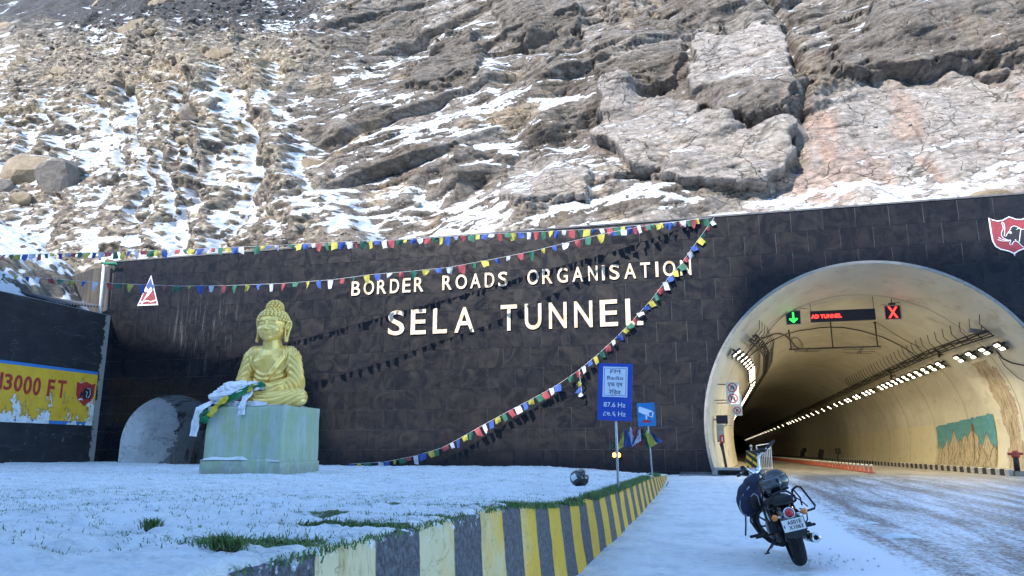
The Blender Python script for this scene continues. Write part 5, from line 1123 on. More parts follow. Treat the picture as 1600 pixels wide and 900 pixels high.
def flag_string(pts, label, size, n_flags, seed, droop=.0, gap=1.0, mode=.6, start=0, hang=None):
    rng = random.Random(seed); L_ = [0]
    S_ = []
    for i in range(len(pts)-1):
        for k in range(8): S_.append(pts[i].lerp(pts[i+1], k/8))
    S_.append(pts[-1]); root = empty('prayer_flag_string', S_[0], label, 'prayer flags'); r0 = S_[0].copy()
    for a, b in zip(S_[:-1], S_[1:]): L_.append(L_[-1]+(b-a).length)
    m = MB(); m.tube([p-r0 for p in S_], .009, 4); m.build('cord', M_('pale_cord', (.5, .5, .5), .8), root)
    var = {}
    for c in range(5):
        for k in range(6): var[c, k] = flag_mesh(size, size*1.12, rng, mode)
    ms = {}
    for i in range(n_flags):
        s_ = (i+.5)/n_flags*L_[-1]+rng.uniform(-.1, .1)*size*gap; s_ = min(max(s_, .01), L_[-1]-.01); k = max(j for j in range(len(L_)) if L_[j] <= s_); k = min(k, len(S_)-2); f = (s_-L_[k])/(L_[k+1]-L_[k]); p = S_[k].lerp(S_[k+1], f); t_ = (S_[k+1]-S_[k]).normalized()
        if rng.random() < .03: continue
        c = ORD[(i+start) % 5]; kv = rng.randrange(6)
        if (c, kv) not in ms:
            o = mesh('flag', *var[c, kv], FCOL[c], root, True); ms[c, kv] = o.data
        else: o = bpy.data.objects.new('flag', ms[c, kv]); COL.objects.link(o); o.parent = root
        o.location = p-r0; h_ = math.atan2(t_.y, t_.x); o.rotation_euler = (rng.uniform(-.35, .35)*mode, -math.asin(max(-1, min(1, t_.z)))*(.75 if abs(t_.z) < .5 else .5)*(1 if t_.x >= 0 else -1), h_ if t_.x >= 0 else h_+math.pi); s2_ = rng.uniform(.55, 1.1); o.scale = (s2_, 1, rng.uniform(.5, 1.15)); o.rotation_euler = (o.rotation_euler[0]+rng.uniform(-.3, .3), o.rotation_euler[1]+rng.uniform(-.22, .22), o.rotation_euler[2]+rng.uniform(-.5, .5))
SA_ = [(-20, 399), (60, 397), (170, 394), (300, 389), (420, 384), (534, 378), (640, 374), (740, 367), (840, 362), (930, 358), (1010, 351), (1060, 346), (1093, 341)]
SB_ = [(-20, 425), (40, 432), (110, 438), (180, 443), (280, 447), (360, 446), (440, 443), (520, 437), (580, 429), (640, 424), (700, 418), (770, 405), (830, 393), (890, 378), (940, 366), (1000, 354), (1060, 346), (1112, 340)]
SC_ = [(1116, 340), (1100, 362), (1080, 390), (1062, 415), (1038, 442), (1018, 468), (1000, 488), (982, 508), (960, 530), (935, 553), (905, 578), (870, 602), (830, 624), (790, 645), (755, 664), (720, 684), (690, 700), (650, 712), (600, 722), (545, 725)]
flag_string([onP(a, b, (0, 31.9), (-26, 26.2)) for a, b in SA_], 'long string of prayer flags running along the top of the granite wall', .29, 100, 21, mode=.6)
flag_string([onP(a, b, (.3, 31.85), (-26, 25.6)) for a, b in SB_], 'sagging string of prayer flags hanging across the wall above BORDER ROADS', .31, 62, 22, mode=1.0, start=2)
flag_string([onP(a, b, (.35, 31.9), (-15.6, 31.3)) for a, b in SC_], 'steep string of prayer flags dropping from the wall top to the snowy lawn', .30, 60, 23, mode=.5, start=1)
q0 = onP(905, 577, (.35, 31.9), (-15.6, 31.3)); flag_string([q0, q0+Vector((.05, -.05, -.5)), q0+Vector((.12, -.05, -1.15))], 'short tail of prayer flags hanging off the middle of the steep string', .28, 5, 27, mode=.5, start=2)
# bunch tied to the camera sign
bq = [pl(*q) for q in ((960, 660), (975, 668), (990, 690), (1003, 695), (1012, 690))]
def bunch(cx_, cy_, n_, seed, label, spread, lng):
    rng = random.Random(seed); p0 = pl(cx_, cy_); root = empty('flag_bunch', p0, label, 'prayer flags')
    for i in range(n_):
        f = i/(n_-1)-.5; a = Vector((f*spread*.9, rng.uniform(-.05, .05), -abs(f)*.1+rng.uniform(-.02, .05))); d = Vector((f*spread*1.2+.22*lng, rng.uniform(-.1, .1), -lng*rng.uniform(.8, 1.1))); V_ = []; wv = .17
        for j in range(7):
            t_ = j/6
            for s_ in (-.5, -.17, .17, .5): V_.append(a+d*t_+Vector((s_*wv*(.35+.8*t_), .05*math.sin(t_*7+s_*6+i), .05*s_*math.cos(i*2.0)+.02*math.sin(t_*9+i)+s_*.12)))
        F_ = [(j*4+k, j*4+k+1, j*4+k+5, j*4+k+4) for j in range(6) for k in range(3)]; mesh('flag', V_, F_, FCOL[(i+seed) % 5], root, True)
bunch(981, 672, 6, 3, 'bunch of faded prayer flags blown between the two sign poles', .50, .42); bunch(1004, 672, 6, 5, 'tight bundle of prayer flags tied round the camera sign pole', .34, .36)
# leaf litter on the snow beside the wall end
p = onZ(1036, 764, .13); m = MB(); m.ell((0, 0, .03), (.16, .1, .03), seg=7, rings=4); m.box((.12, 0, .12), (.03, .05, .22), rot=Matrix.Rotation(.5, 3, 'Y')); o = m.build('driftwood', M_('grey_wood', (.2, .18, .16), .9)); o.location = p; tag(o, 'scrap of grey wood lying on the snow below the camera sign', 'wood')
# ================================================================== BOULDERS AND RUBBLE ON THE SLOPE
def rock_mesh(name, r, seed, sub=2, flat=.8):
    rng = random.Random(seed); bm = bmesh.new(); bmesh.ops.create_icosphere(bm, subdivisions=sub, radius=1.0)
    pl_ = []
    for k in range(17):
        n_ = Vector((rng.gauss(0, 1), rng.gauss(0, 1), rng.gauss(0, 1))).normalized(); pl_.append((n_, rng.uniform(.55, .86)))
    for v in bm.verts:
        p = v.co.copy()
        for n_, d in pl_:
            e = p.dot(n_)-d
            if e > 0: p -= n_*e
        v.co = Vector((p.x*r[0], p.y*r[1], p.z*r[2]))
    me = bpy.data.meshes.new(name); bm.to_mesh(me); bm.free(); return me
def boulder_mat(name, a, b):
    s = NT(name); v = s.coord('World'); g = s.n('NewGeometry'); c = s.ramp(s.noise(v, 1.8, 6, .7), [(.3, a), (.7, b)])
    f = s.math('ADD', s.xyz(g.outputs['Normal'])[2], s.math('MULTIPLY', s.math('SUBTRACT', s.noise(v, 4, 5, .7), .5), 1.3)); f = s.ramp(f, [(.86, 0.0), (.98, 1.0)])
    s.set('Base Color', s.mix(f, c, (.50, .54, .59))); s.set('Roughness', .85); s.bump(s.noise(v, 3, 8, .75), .9, .14); return s.m
BT, BG = boulder_mat('tan_boulder', (.18, .135, .085), (.33, .26, .18)), boulder_mat('grey_boulder', (.11, .095, .08), (.25, .22, .19))
for px_, py_, wpx, hpx, mt, lb in (
    (203, 52, 74, 24, BT, 'long flat pale boulder lying high on the brown earth slope at upper left'),
    (245, 66, 36, 12, BT, 'small pale slab tucked under the long flat boulder'),
    (55, 278, 88, 56, BT, 'largest tan boulder with a pale face at the far left of the slope'),
    (100, 288, 60, 50, BG, 'grey broken boulder leaning against the right of the largest tan boulder'),
    (284, 223, 30, 22, BT, 'rounded brown boulder alone in snow below the earth ridge'),
    (300, 185, 60, 34, BG, 'dark overhanging boulder at the foot of the earth ridge'),
    (348, 98, 38, 30, BT, 'tan boulder at the end of the snowy gully head'),
    (365, 96, 24, 22, BT, 'smaller rounded tan boulder right beside the gully head boulder'),
    (348, 183, 22, 20, BG, 'grey boulder at the top of the wide snow gully'),
    (98, 118, 22, 14, BT, 'orange brown boulder half buried in the earth bank'),
    (150, 8, 18, 12, BT, 'pointed pale stone on the skyline brush at top left'),
    (490, 258, 46, 20, BT, 'tan boulder in snow at the right side of the wide gully'),
    (36, 318, 34, 20, BT, 'pale rounded boulder below the largest tan boulder'),
    (10, 305, 34, 26, BG, 'grey boulder at the left edge of the photo below the big boulder'),
    (262, 11, 46, 12, BT, 'low pale stone on the rim of the earth mound at the top'),
    (12, 50, 22, 12, BT, 'small pale rock on the upper left edge of the slope'),
    (27, 52, 16, 12, BG, 'small grey rock beside the pale rock at upper left'),
    (1246, 205, 26, 38, BG, 'grey wedge of rock jammed at the foot of the dark cleft'),
    (1570, 292, 50, 14, BT, 'tan rocks heaped on the snow above the shield emblem'),
    (416, 236, 14, 12, BT, 'small stone lying in the wide snow gully')):
    q, ij = slope_at(px_, py_); k = (q-O0).length/FPX; rx, rz = wpx*k*.62, hpx*k*.66
    me = rock_mesh('boulder', (rx, min(rx, rz)*1.0, rz), int(px_*7+py_), 3); me.materials.append(mt)
    o = bpy.data.objects.new('boulder', me); COL.objects.link(o); o.location = q+Vector((0, rz*.25, rz*.1)); o.rotation_euler = (R(-12), R(random.uniform(-8, 8)), R(random.uniform(-25, 25)))
    tag(o, lb, 'boulder', 'boulders on the slope')
rng = np.random.default_rng(4); prot = []
for k in range(8):
    me = rock_mesh('tmp', (1, .8, .6), 100+k, 1); prot.append((np.array([v.co[:] for v in me.vertices]), np.array([p.vertices[:] for p in me.polygons]))); bpy.data.meshes.remove(me)
pr = np.where((PX > -30) & (PX < 1630) & (PY > -25) & (PY < 420) & (V > .3), .02+.9*talus*(1-.75*snow)+.5*talus*sst(300, 260, PX)*sst(170, 60, PY)+.02*(1-calm)*(1-talus)*sst(170, 330, PY), 0)
ii = rng.choice(pr.size, 7000, p=(pr/pr.sum()).ravel())
VV = []; FF = []; b = 0; TT = []
for n_, i in enumerate(ii):
    P0 = np.array([GX.flat[i], GY.flat[i], GZ.flat[i]]); s_ = min(.36, .042*(1-rng.random())**-.52); v_, f_ = prot[n_ % 8]; a = rng.uniform(0, 6.28); c_, d_ = math.cos(a), math.sin(a)
    v2 = np.stack([v_[:, 0]*c_-v_[:, 1]*d_, v_[:, 0]*d_+v_[:, 1]*c_, v_[:, 2]+.35*v_[:, 0]], 1)*s_+P0+[0, -.2*s_, .15*s_]
    VV.append(v2); FF.append(f_+b); b += len(v2); TT += [np.clip(col.reshape(-1, 3)[i]*rng.uniform(.7, 1.7), 0, .5)]*len(v2)
me = bpy.data.meshes.new('rubble'); me.from_pydata(np.concatenate(VV).tolist(), [], np.concatenate(FF).tolist()); me.update()
at = me.attributes.new('tint', 'FLOAT_COLOR', 'POINT'); at.data.foreach_set('color', np.concatenate([np.array(TT), np.ones((len(TT), 1))], 1).astype('f').ravel())
s = NT('rubble_stone'); v = s.coord('World'); g = s.n('NewGeometry'); f = s.math('ADD', s.xyz(g.outputs['Normal'])[2], s.math('MULTIPLY', s.math('SUBTRACT', s.noise(v, 6, 4), .5), 1.2)); f = s.ramp(f, [(.80, 0.0), (.9, 1.0)])
s.set('Base Color', s.mix(f, s.attr('tint', 'Color'), (.50, .54, .59))); s.set('Roughness', .9); link('rubble', me, None, s.m)['kind'] = 'stuff'
# ================================================================== STATUE AND PEDESTAL
def gold():
    s = NT('gold_paint'); v = s.coord('Object'); c = s.ramp(s.noise(v, 2.0, 5, .6), [(.3, (.92, .58, .12)), (.7, (1.0, .74, .24))])
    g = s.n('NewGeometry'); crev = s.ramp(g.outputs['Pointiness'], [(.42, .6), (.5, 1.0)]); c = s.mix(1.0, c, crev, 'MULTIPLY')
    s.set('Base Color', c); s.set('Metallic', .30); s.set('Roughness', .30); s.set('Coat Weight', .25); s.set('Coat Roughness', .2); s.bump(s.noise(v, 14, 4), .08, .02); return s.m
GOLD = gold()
PX0, PX1, PY0, PY1, PZ0, PZ1 = -14.42, -11.86, 19.42, 21.55, .40, 2.55
def ped_mat():
    s = NT('faded_green_plaster'); v = s.coord('World'); p = s.xyz(v)
    c = s.ramp(s.noise(v, 1.1, 5, .65), [(.3, (.27, .40, .25)), (.7, (.38, .50, .33))]); yl = s.ramp(s.noise(v, .8, 3), [(.45, 0.0), (.7, .6)]); c = s.mix(yl, c, (.40, .45, .20))
    dr = s.ramp(s.noise(s.coord('World', (3.2, 3.2, .5)), 1.5, 7, .76), [(.46, 0.0), (.60, 1.0)]); c = s.mix(s.math('MULTIPLY', dr, .75), c, (.44, .48, .54))
    lo = s.math('MULTIPLY', s.ramp(s.math('ADD', s.noise(v, 2.2, 6, .7), s.math('MULTIPLY', s.math('SUBTRACT', 1.0, p[2]), .45)), [(.50, 0.0), (.68, 1.0)]), s.math('LESS_THAN', p[2], 1.05)); c = s.mix(s.math('MULTIPLY', lo, .6), c, (.22, .22, .21))
    s.set('Base Color', c); s.set('Roughness', .6); s.bump(s.noise(v, 4, 6, .7), .4, .03); return s.m
ped = empty('statue_pedestal', ((PX0+PX1)/2, (PY0+PY1)/2, .5), 'faded pale green square plaster pedestal standing in the snowy lawn', 'pedestal'); po = Vector(ped.location)
def rough_block(name, x0, x1, y0, y1, z0, z1, taper, mat, parent, off, amp=.02, seed=0, n_=26):
    bm = bmesh.new(); bmesh.ops.create_cube(bm, size=1.0); bmesh.ops.subdivide_edges(bm, edges=bm.edges, cuts=n_, use_grid_fill=True)
    bmesh.ops.bevel
    for v in bm.verts:
        t_ = v.co.z+.5; k = 1+(taper-1)*t_; q = v.co
        x = (x0+x1)/2+q.x*(x1-x0)*k; y = (y0+y1)/2+q.y*(y1-y0)*k; z = z0+(z1-z0)*t_
        n_v = Vector((q.x if abs(q.x) > .499 else 0, q.y if abs(q.y) > .499 else 0, q.z if abs(q.z) > .499 else 0)).normalized()
        ed = (abs(q.x) > .499)+(abs(q.y) > .499)+(abs(q.z) > .499); d = amp*(2*float(fbm(np.array([x*1.6+y*1.1+seed]), np.array([z*1.6+y]), 3, seed)[0])-1)-(.02 if ed >= 2 else 0)
        v.co = Vector((x, y, z))+n_v*d-off
    me = bpy.data.meshes.new(name); bm.to_mesh(me); bm.free(); return link(name, me, parent, mat, False)
PM = ped_mat()
rough_block('pedestal_block', PX0, PX1, PY0, PY1, .9, PZ1, .985, PM, ped, po, .025, 3).data.shade_smooth()
b1 = rough_block('plinth', PX0-.07, PX1-.35, PY0-.08, PY1+.03, .35, 1.02, .985, PM, ped, po, .03, 5); b1.data.shade_smooth()
b2 = rough_block('plinth', PX1-.9, PX1+.05, PY0-.06, PY1+.02, .35, .98, .985, PM, ped, po, .03, 7); b2.data.shade_smooth()
def snow_patch(name, x0, x1, y0, y1, z, h, seed, label=None, parent=None, off=Vector((0, 0, 0)), nx=40):
    xs_ = np.linspace(x0, x1, nx); ys_ = np.linspace(y0, y1, max(6, int(nx*(y1-y0)/(x1-x0)))); X, Y = np.meshgrid(xs_, ys_)
    ex = np.minimum(np.minimum(X-x0, x1-X)/(.12*(x1-x0)+.02), np.minimum(Y-y0, y1-Y)/(.3*(y1-y0)+.01)); Z = z+h*sst(0, 1, ex)*(.4+1.2*fbm(X*3, Y*3, 3, seed))-.012
    o = grid_mesh(name, X-off.x, Y-off.y, Z-off.z, SN, kind='stuff'); 
    if parent: o.parent = parent
    return o
snow_patch('snow_on_plinth', PX0-.03, PX1-1.0, PY0-.09, PY0+.02, 1.02, .07, 5); snow_patch('snow_on_plinth', PX1-.55, PX1-.02, PY0-.06, PY0+.02, .98, .05, 9)
snow_patch('snow_on_pedestal', PX0+.05, PX1-.03, PY0+.02, PY1-.1, PZ1, .06, 15)
# --- the figure: primitives fused into one skin by a voxel remesh
S0 = Vector((-13.12, 20.52, PZ1-.02))
st = empty('seated_statue', S0, 'large golden seated statue with closed eyes and folded robe on the green pedestal', 'statue', None, R(7))
def cone_pts(a, b, r0, r1, n=10):
    a, b = Vector(a), Vector(b); return [a.lerp(b, i/(n-1)) for i in range(n)], [r0+(r1-r0)*i/(n-1) for i in range(n)]
def limb(m, pts, rs_):
    for (a, b, r0, r1) in zip(pts[:-1], pts[1:], rs_[:-1], rs_[1:]):
        P, R_ = cone_pts(a, b, r0, r1, 4); m.tube(P, R_, 16); m.ell(a, r0, seg=16, rings=10); m.ell(b, r1, seg=16, rings=10)
def remeshed(m, vox, smooth_it, name, fn=None):
    o = m.build('tmp_shape'); md = o.modifiers.new('r', 'REMESH'); md.mode = 'VOXEL'; md.voxel_size = vox; md.use_smooth_shade = True
    sm_ = o.modifiers.new('s', 'SMOOTH'); sm_.iterations = smooth_it; sm_.factor = .5
    dg = bpy.context.evaluated_depsgraph_get(); me = bpy.data.meshes.new_from_object(o.evaluated_get(dg)); bpy.data.objects.remove(o); me.name = name
    n_ = len(me.vertices); a = np.empty(n_*3, 'f'); me.vertices.foreach_get('co', a); a = a.reshape(-1, 3); nr = np.empty(n_*3, 'f'); me.vertices.foreach_get('normal', nr); nr = nr.reshape(-1, 3)
    if fn is not None: a = a+nr*fn(a, nr)[:, None]
    me.vertices.foreach_set('co', a.astype('f').ravel()); me.materials.clear(); me.update(); return me
m = MB()
# lap: crossed legs under the robe
limb(m, [(.35, .25, .30), (1.10, -.26, .29), (.25, -.66, .22), (-.35, -.60, .18)], [.36, .27, .21, .17])
limb(m, [(-.35, .25, .30), (-1.10, -.26, .29), (-.25, -.56, .29), (.30, -.55, .30)], [.36, .27, .21, .17])
m.ell((0, -.08, .18), (1.20, .68, .22), seg=24); m.ell((0, .25, .35), (.72, .50, .45), seg=24)
# torso
limb(m, [(0, .22, .45), (0, .18, 1.0), (0, .16, 1.45)], [.48, .46, .48]); m.ell((0, .12, 1.38), (.62, .38, .46), seg=24, rings=14); m.ell((0, .18, .9), (.55, .40, .6), seg=24, rings=14)
m.ell((-.24, -.14, 1.38), (.26, .14, .17)); m.ell((.24, -.14, 1.38), (.26, .14, .17))
for sx in (-1, 1):
    limb(m, [(0, .14, 1.74), (.56*sx, .14, 1.66)], [.22, .25])
    limb(m, [(.66*sx, .14, 1.56), (.84*sx, .10, .85), (.50*sx, -.32, .55), (.16*sx, -.48, .50)], [.25, .24, .20, .11])
    m.ell((.84*sx, .12, .62), (.22, .34, .50), rot=Matrix.Rotation(R(8*sx), 3, 'Y')); m.ell((.74*sx, -.05, .40), (.30, .36, .25))
limb(m, [(0, .10, 1.75), (0, .06, 2.12)], [.32, .27])
limb(m, [(.55, .0, 1.72), (.30, -.26, 1.2), (.02, -.30, .82)], [.10, .09, .06])
def folds(a, n_):
    x, y, z = a[:, 0], a[:, 1], a[:, 2]; front = sst(.25, .8, -n_[:, 1])
    d = np.hypot(x*1.05-.03, (z-1.72)*.92); ch = sst(.60, .66, d)*sst(1.35, 1.1, d)*front*sst(.72, .58, np.abs(x))
    f = .030*ch*(2*np.abs(np.sin(d*math.pi/.125))-1.1)+.022*ch
    arm = sst(.60, .72, np.abs(x))*sst(.35, .6, z)*sst(1.75, 1.5, z); f += .022*arm*np.sin((z*.75+y*.9+np.abs(x)*.5)*2*math.pi/.16+1.2*np.sin(z*4))
    lap = sst(.50, .35, z)*sst(-.1, .3, -n_[:, 1]+.3); f += .020*lap*np.sin((z*2.2-np.abs(x)*.55+.25*np.sin(x*3))*2*math.pi/.30)
    sh = sst(1.45, 1.65, z)*sst(.34, .42, np.abs(x)); f += .016*sh*np.sin((np.abs(x)*1.2+y*.8)*2*math.pi/.11)
    return f
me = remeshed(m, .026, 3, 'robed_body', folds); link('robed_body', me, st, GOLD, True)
# hands resting in the lap
for sx, zz in ((-1, .58), (1, .64)):
    m = MB(); m.ell((.10*sx, -.56, zz), (.17, .11, .055))
    for k in range(4):
        y_ = -.63+.045*k; l_ = (.20, .235, .225, .19)[k]; limb(m, [(.02*sx, y_, zz+.01), (-.10*sx, y_-.005, zz+.02), (-.02*sx-l_*sx*.9, y_, zz+.0)], [.030, .027, .02])
    limb(m, [(.16*sx, -.50, zz+.03), (.06*sx, -.50, zz+.09), (-.01*sx, -.53, zz+.11)], [.035, .03, .022]); limb(m, [(.34*sx, -.42, zz-.02), (.18*sx, -.52, zz)], [.10, .08])
    link('hand', remeshed(m, .014, 2, 'hand'), st, GOLD, True)
# head
ST_N = len(st.children)
hz_ = 2.62; m = MB(); m.ell((0, .02, hz_+.12), (.365, .42, .40), seg=28, rings=18); m.ell((0, -.09, hz_-.10), (.335, .32, .36), seg=26, rings=16); m.ell((0, -.26, hz_-.34), (.14, .11, .10), seg=18)
m.ell((0, -.02, hz_-.22), (.29, .27, .22), seg=20); limb(m, [(0, .07, hz_-.6), (0, .03, hz_-.25)], [.21, .21])
for sx in (-1, 1):
    m.ell((.16*sx, -.27, hz_-.12), (.15, .115, .15)); m.ell((.135*sx, -.345, hz_+.050), (.092, .045, .040))   # cheek, closed eyelid
    limb(m, [(.035*sx, -.385, hz_+.13), (.14*sx, -.385, hz_+.175), (.25*sx, -.335, hz_+.13)], [.013, .015, .011])
    m.ell((.042*sx, -.41, hz_-.11), (.034, .034, .028))
limb(m, [(0, -.39, hz_+.12), (0, -.415, hz_+.0), (0, -.445, hz_-.10)], [.024, .032, .040])
limb(m, [(-.115, -.375, hz_-.205), (-.04, -.415, hz_-.205), (0, -.41, hz_-.212), (.04, -.415, hz_-.205), (.115, -.375, hz_-.205)], [.010, .022, .020, .022, .010]); limb(m, [(-.075, -.385, hz_-.245), (0, -.405, hz_-.252), (.075, -.385, hz_-.245)], [.014, .026, .014])
def facef(a, n_):
    x, y, z = a[:, 0], a[:, 1], a[:, 2]; f = np.zeros(len(a))
    for sx in (-1, 1): f -= .016*np.exp(-((x-.135*sx)/.085)**2-((z-(hz_+.028+.25*(x-.135*sx)**2*4))/.010)**2)*(y < -.2); f -= .010*np.exp(-((x-.13*sx)/.08)**2-((z-hz_-.11)/.03)**2)*(y < -.2)
    f -= .014*np.exp(-(x/.11)**2-((z-(hz_-.228))/.008)**2)*(y < -.3); return f
link('head', remeshed(m, .013, 3, 'head', facef), st, GOLD, True)
for sx in (-1, 1):
    m = MB(); ex_ = .385*sx
    limb(m, [(ex_*.93, -.06, hz_-.02), (ex_*1.10, -.03, hz_+.16), (ex_*1.20, .05, hz_+.17), (ex_*1.18, .09, hz_+.05), (ex_*1.08, .07, hz_-.12), (ex_*1.05, .03, hz_-.30), (ex_*1.04, .0, hz_-.42), (ex_*1.02, -.05, hz_-.42), (ex_*.98, -.06, hz_-.25), (ex_*.95, -.05, hz_-.08)], [.03, .034, .036, .036, .036, .036, .042, .036, .026, .026])
    m.ell((ex_*1.0, .03, hz_+.05), (.03, .09, .14)); link('ear', remeshed(m, .014, 2, 'ear'), st, GOLD, True)
m = MB(); cy_ = .03
m.ell((0, cy_+.02, hz_+.17), (.385, .425, .40), seg=24, rings=14, zmin=.15); m.ell((0, .06, hz_+.56), (.20, .22, .20), seg=18, rings=10)
cnt_ = 0
for j in range(9):
    el = .12+j*.165; nn_ = max(6, int(27*math.cos(el)))
    for i in range(nn_):
        az = 2*math.pi*(i+.5*(j % 2))/nn_; p = Vector((math.cos(az)*math.cos(el)*.395, cy_+math.sin(az)*math.cos(el)*.435, hz_+.13+math.sin(el)*.43))
        if p.y < -.27 and p.z < hz_+.27: continue
        m.ell(p, (.048, .048, .046), seg=7, rings=5)
for i in range(30):
    az = 2*math.pi*i/30
    for zz, rr_ in ((hz_+.03, .99), (hz_-.06, .95), (hz_-.15, .90), (hz_-.24, .82)):
        p = Vector((math.cos(az)*.385*rr_, cy_+.03+math.sin(az)*.42*rr_, zz))
        if p.y < .02: continue
        m.ell(p, (.045, .045, .044), seg=7, rings=5)
for j in range(6):
    el = -.1+j*.28; nn_ = max(4, int(15*math.cos(el)))
    for i in range(nn_): az = 2*math.pi*(i+.5*(j % 2))/nn_; m.ell((math.cos(az)*math.cos(el)*.205, .06+math.sin(az)*math.cos(el)*.215, hz_+.58+math.sin(el)*.23), (.045,)*3, seg=7, rings=5)
m.build('curled_hair', GOLD, st, fix=False)
for ch in list(st.children):
    if ch.name.split('.')[0] in ('head', 'ear', 'curled_hair'): ch.data.transform(Matrix.Translation((0, .05, 2.05)) @ Matrix.Diagonal((1.20, 1.12, 1.04, 1)) @ Matrix.Translation((0, -.02, -2.20)))
# --- scarves and snow in the lap
def cloth_strip(name, pts, wid, mat, label, seed, thick=.0, ruf=.04, n=34, side=None, grp=None):
    rng = random.Random(seed); P = [Vector(p) for p in pts]; S_ = []
    for i in range(len(P)-1):
        k_ = max(3, n//(len(P)-1)); S_ += [P[i].lerp(P[i+1], k/k_) for k in range(k_)]
    S_.append(P[-1]); V_ = []; nw = 9
    for i, p in enumerate(S_):
        t_ = (S_[min(i+1, len(S_)-1)]-S_[max(i-1, 0)]).normalized(); sd = (side or Vector((1, 0, 0))); sd = (sd-t_*sd.dot(t_)).normalized(); up = t_.cross(sd)
        for k in range(nw):
            f = k/(nw-1)-.5; V_.append(p+sd*f*wid*(1+.25*math.sin(i*.5+seed))+up*(ruf*math.sin(k*2.1+i*.35+seed)+ruf*.6*math.sin(k*4.3-i*.6)+.3*ruf*rng.uniform(-1, 1)))
    F_ = [(i*nw+k, i*nw+k+1, (i+1)*nw+k+1, (i+1)*nw+k) for i in range(len(S_)-1) for k in range(nw-1)]; o = mesh(name, V_, F_, mat, smooth=True); return tag(o, label, 'scarf', grp)
WC, GC, YC = M_('white_silk', (.80, .81, .84), .7, var=.08), M_('green_silk', (.01, .20, .07), .6), M_('yellow_silk', (.70, .52, .03), .6)
g = lambda a, b, c: S0+Vector((a, b, c))
# heap of white scarves over the right knee (left in the photo)
bm = bmesh.new(); bmesh.ops.create_icosphere(bm, subdivisions=6, radius=1.0); V_ = []
for v in bm.verts:
    q = v.co; a_ = math.atan2(q.y, q.x); n1_ = float(fbm(np.array([q.x*2.6+q.z*3]), np.array([q.y*2.6-q.z*5]), 4, 701)[0]); n2_ = abs(math.sin(q.x*9+q.y*5+6*n1_)); rr_ = 1+.45*(n1_-.5)+.07*n2_
    v.co = g(-.80, -.52, .44)+Vector((q.x*.78*rr_, q.y*.46*rr_, q.z*.33*rr_+.20*q.x*.7))
me = bpy.data.meshes.new('scarf_heap'); bm.to_mesh(me); bm.free(); o = link('scarf_heap', me, None, WC, True); tag(o, 'heap of crumpled white offering scarves over the statue knee', 'scarf')
cloth_strip('white_scarf', [g(-1.25, -.62, .30), g(-1.42, -.85, .12), g(-1.52, -1.12, -.05), g(-1.56, -1.2, -.40), g(-1.60, -1.22, -.85)], .26, WC, 'long white scarf hanging down over the left corner of the green pedestal', 2, ruf=.035)
cloth_strip('white_scarf', [g(-.05, -.60, .62), g(-.10, -.86, .42), g(-.12, -1.02, .15), g(-.10, -1.14, -.02), g(-.08, -1.16, -.26)], .22, WC, 'short white scarf hanging from the lap over the front edge of the pedestal', 3, ruf=.03)
cloth_strip('white_scarf', [g(-.75, -.70, .52), g(-.35, -.78, .58), g(.05, -.72, .62), g(.28, -.66, .52)], .22, WC, 'white scarf lying twisted across the hands of the statue', 8, ruf=.05, side=Vector((0, 1, .5)))
cloth_strip('white_scarf', [g(-1.25, -.62, .20), g(-.9, -.88, .14), g(-.5, -.98, .10), g(.1, -1.0, .06), g(.6, -.95, .04)], .16, WC, 'white scarf trailing along the front of the statue base', 13, ruf=.04, side=Vector((0, .3, 1)))
cloth_strip('green_scarf', [g(.34, -.68, .62), g(.0, -.82, .60), g(-.35, -.98, .38), g(-.75, -1.10, .10), g(-1.02, -1.18, -.10), g(-1.22, -1.22, -.36), g(-1.36, -1.2, -.44), g(-1.42, -1.16, -.25), g(-1.40, -1.0, -.08)], .17, GC, 'long green scarf running from the hands down over the pedestal corner', 4, ruf=.03)
cloth_strip('yellow_scarf', [g(-.62, -1.08, .28), g(-.82, -1.19, .08), g(-1.02, -1.24, -.16), g(-1.06, -1.25, -.30)], .17, YC, 'yellow scarf laid over the long green one at the pedestal edge', 5, ruf=.02)
cloth_strip('yellow_scarf', [g(.0, -.80, .66), g(-.03, -.90, .52), g(-.06, -.95, .42)], .13, YC, 'small yellow cloth tucked between the green ends in the statue lap', 6, ruf=.02)
cloth_strip('green_scarf', [g(.12, -.72, .72), g(.28, -.78, .66), g(.38, -.84, .58)], .12, GC, 'short green cloth end sticking out beside the small yellow cloth', 7, ruf=.02)
m = MB(); m.tube([g(-.55, -.5, .70), g(-.42, -.56, .74), g(-.35, -.6, .70)], .05, 6); tag(m.build('orange_cloth', M_('orange_cloth', (.75, .22, .03), .7)), 'little orange cloth on top of the white scarf heap', 'cloth')
# snow resting on the statue
bmT = BVHTree.FromPolygons([v.co[:] for v in st.children[0].data.vertices], [p.vertices[:] for p in st.children[0].data.polygons])
def drape_snow(x0, x1, y0, y1, seed, h, label=None):
    xs_ = np.linspace(x0, x1, int((x1-x0)/.03)); ys_ = np.linspace(y0, y1, max(5, int((y1-y0)/.03))); X, Y = np.meshgrid(xs_, ys_); Z = np.full(X.shape, -1.0)
    for i in np.ndindex(X.shape):
        r_ = bmT.ray_cast(Vector((X[i], Y[i], 1.2)), Vector((0, 0, -1)))
        if r_[0] is not None and abs(r_[1].z) > .3: Z[i] = r_[0].z
    nf_ = fbm(X*4, Y*4, 3, seed); e_ = np.minimum(np.minimum(X-x0, x1-X)/.12, np.minimum(Y-y0, y1-Y)/.10); keep = (Z > 0) & (e_+1.6*(nf_-.5) > .1)
    if keep.sum() > 12: grid_mesh('snow_cap', X, Y, Z+h*sst(0, .8, e_)*(.4+nf_)+.012, SN, keep=keep, kind='stuff').parent = st
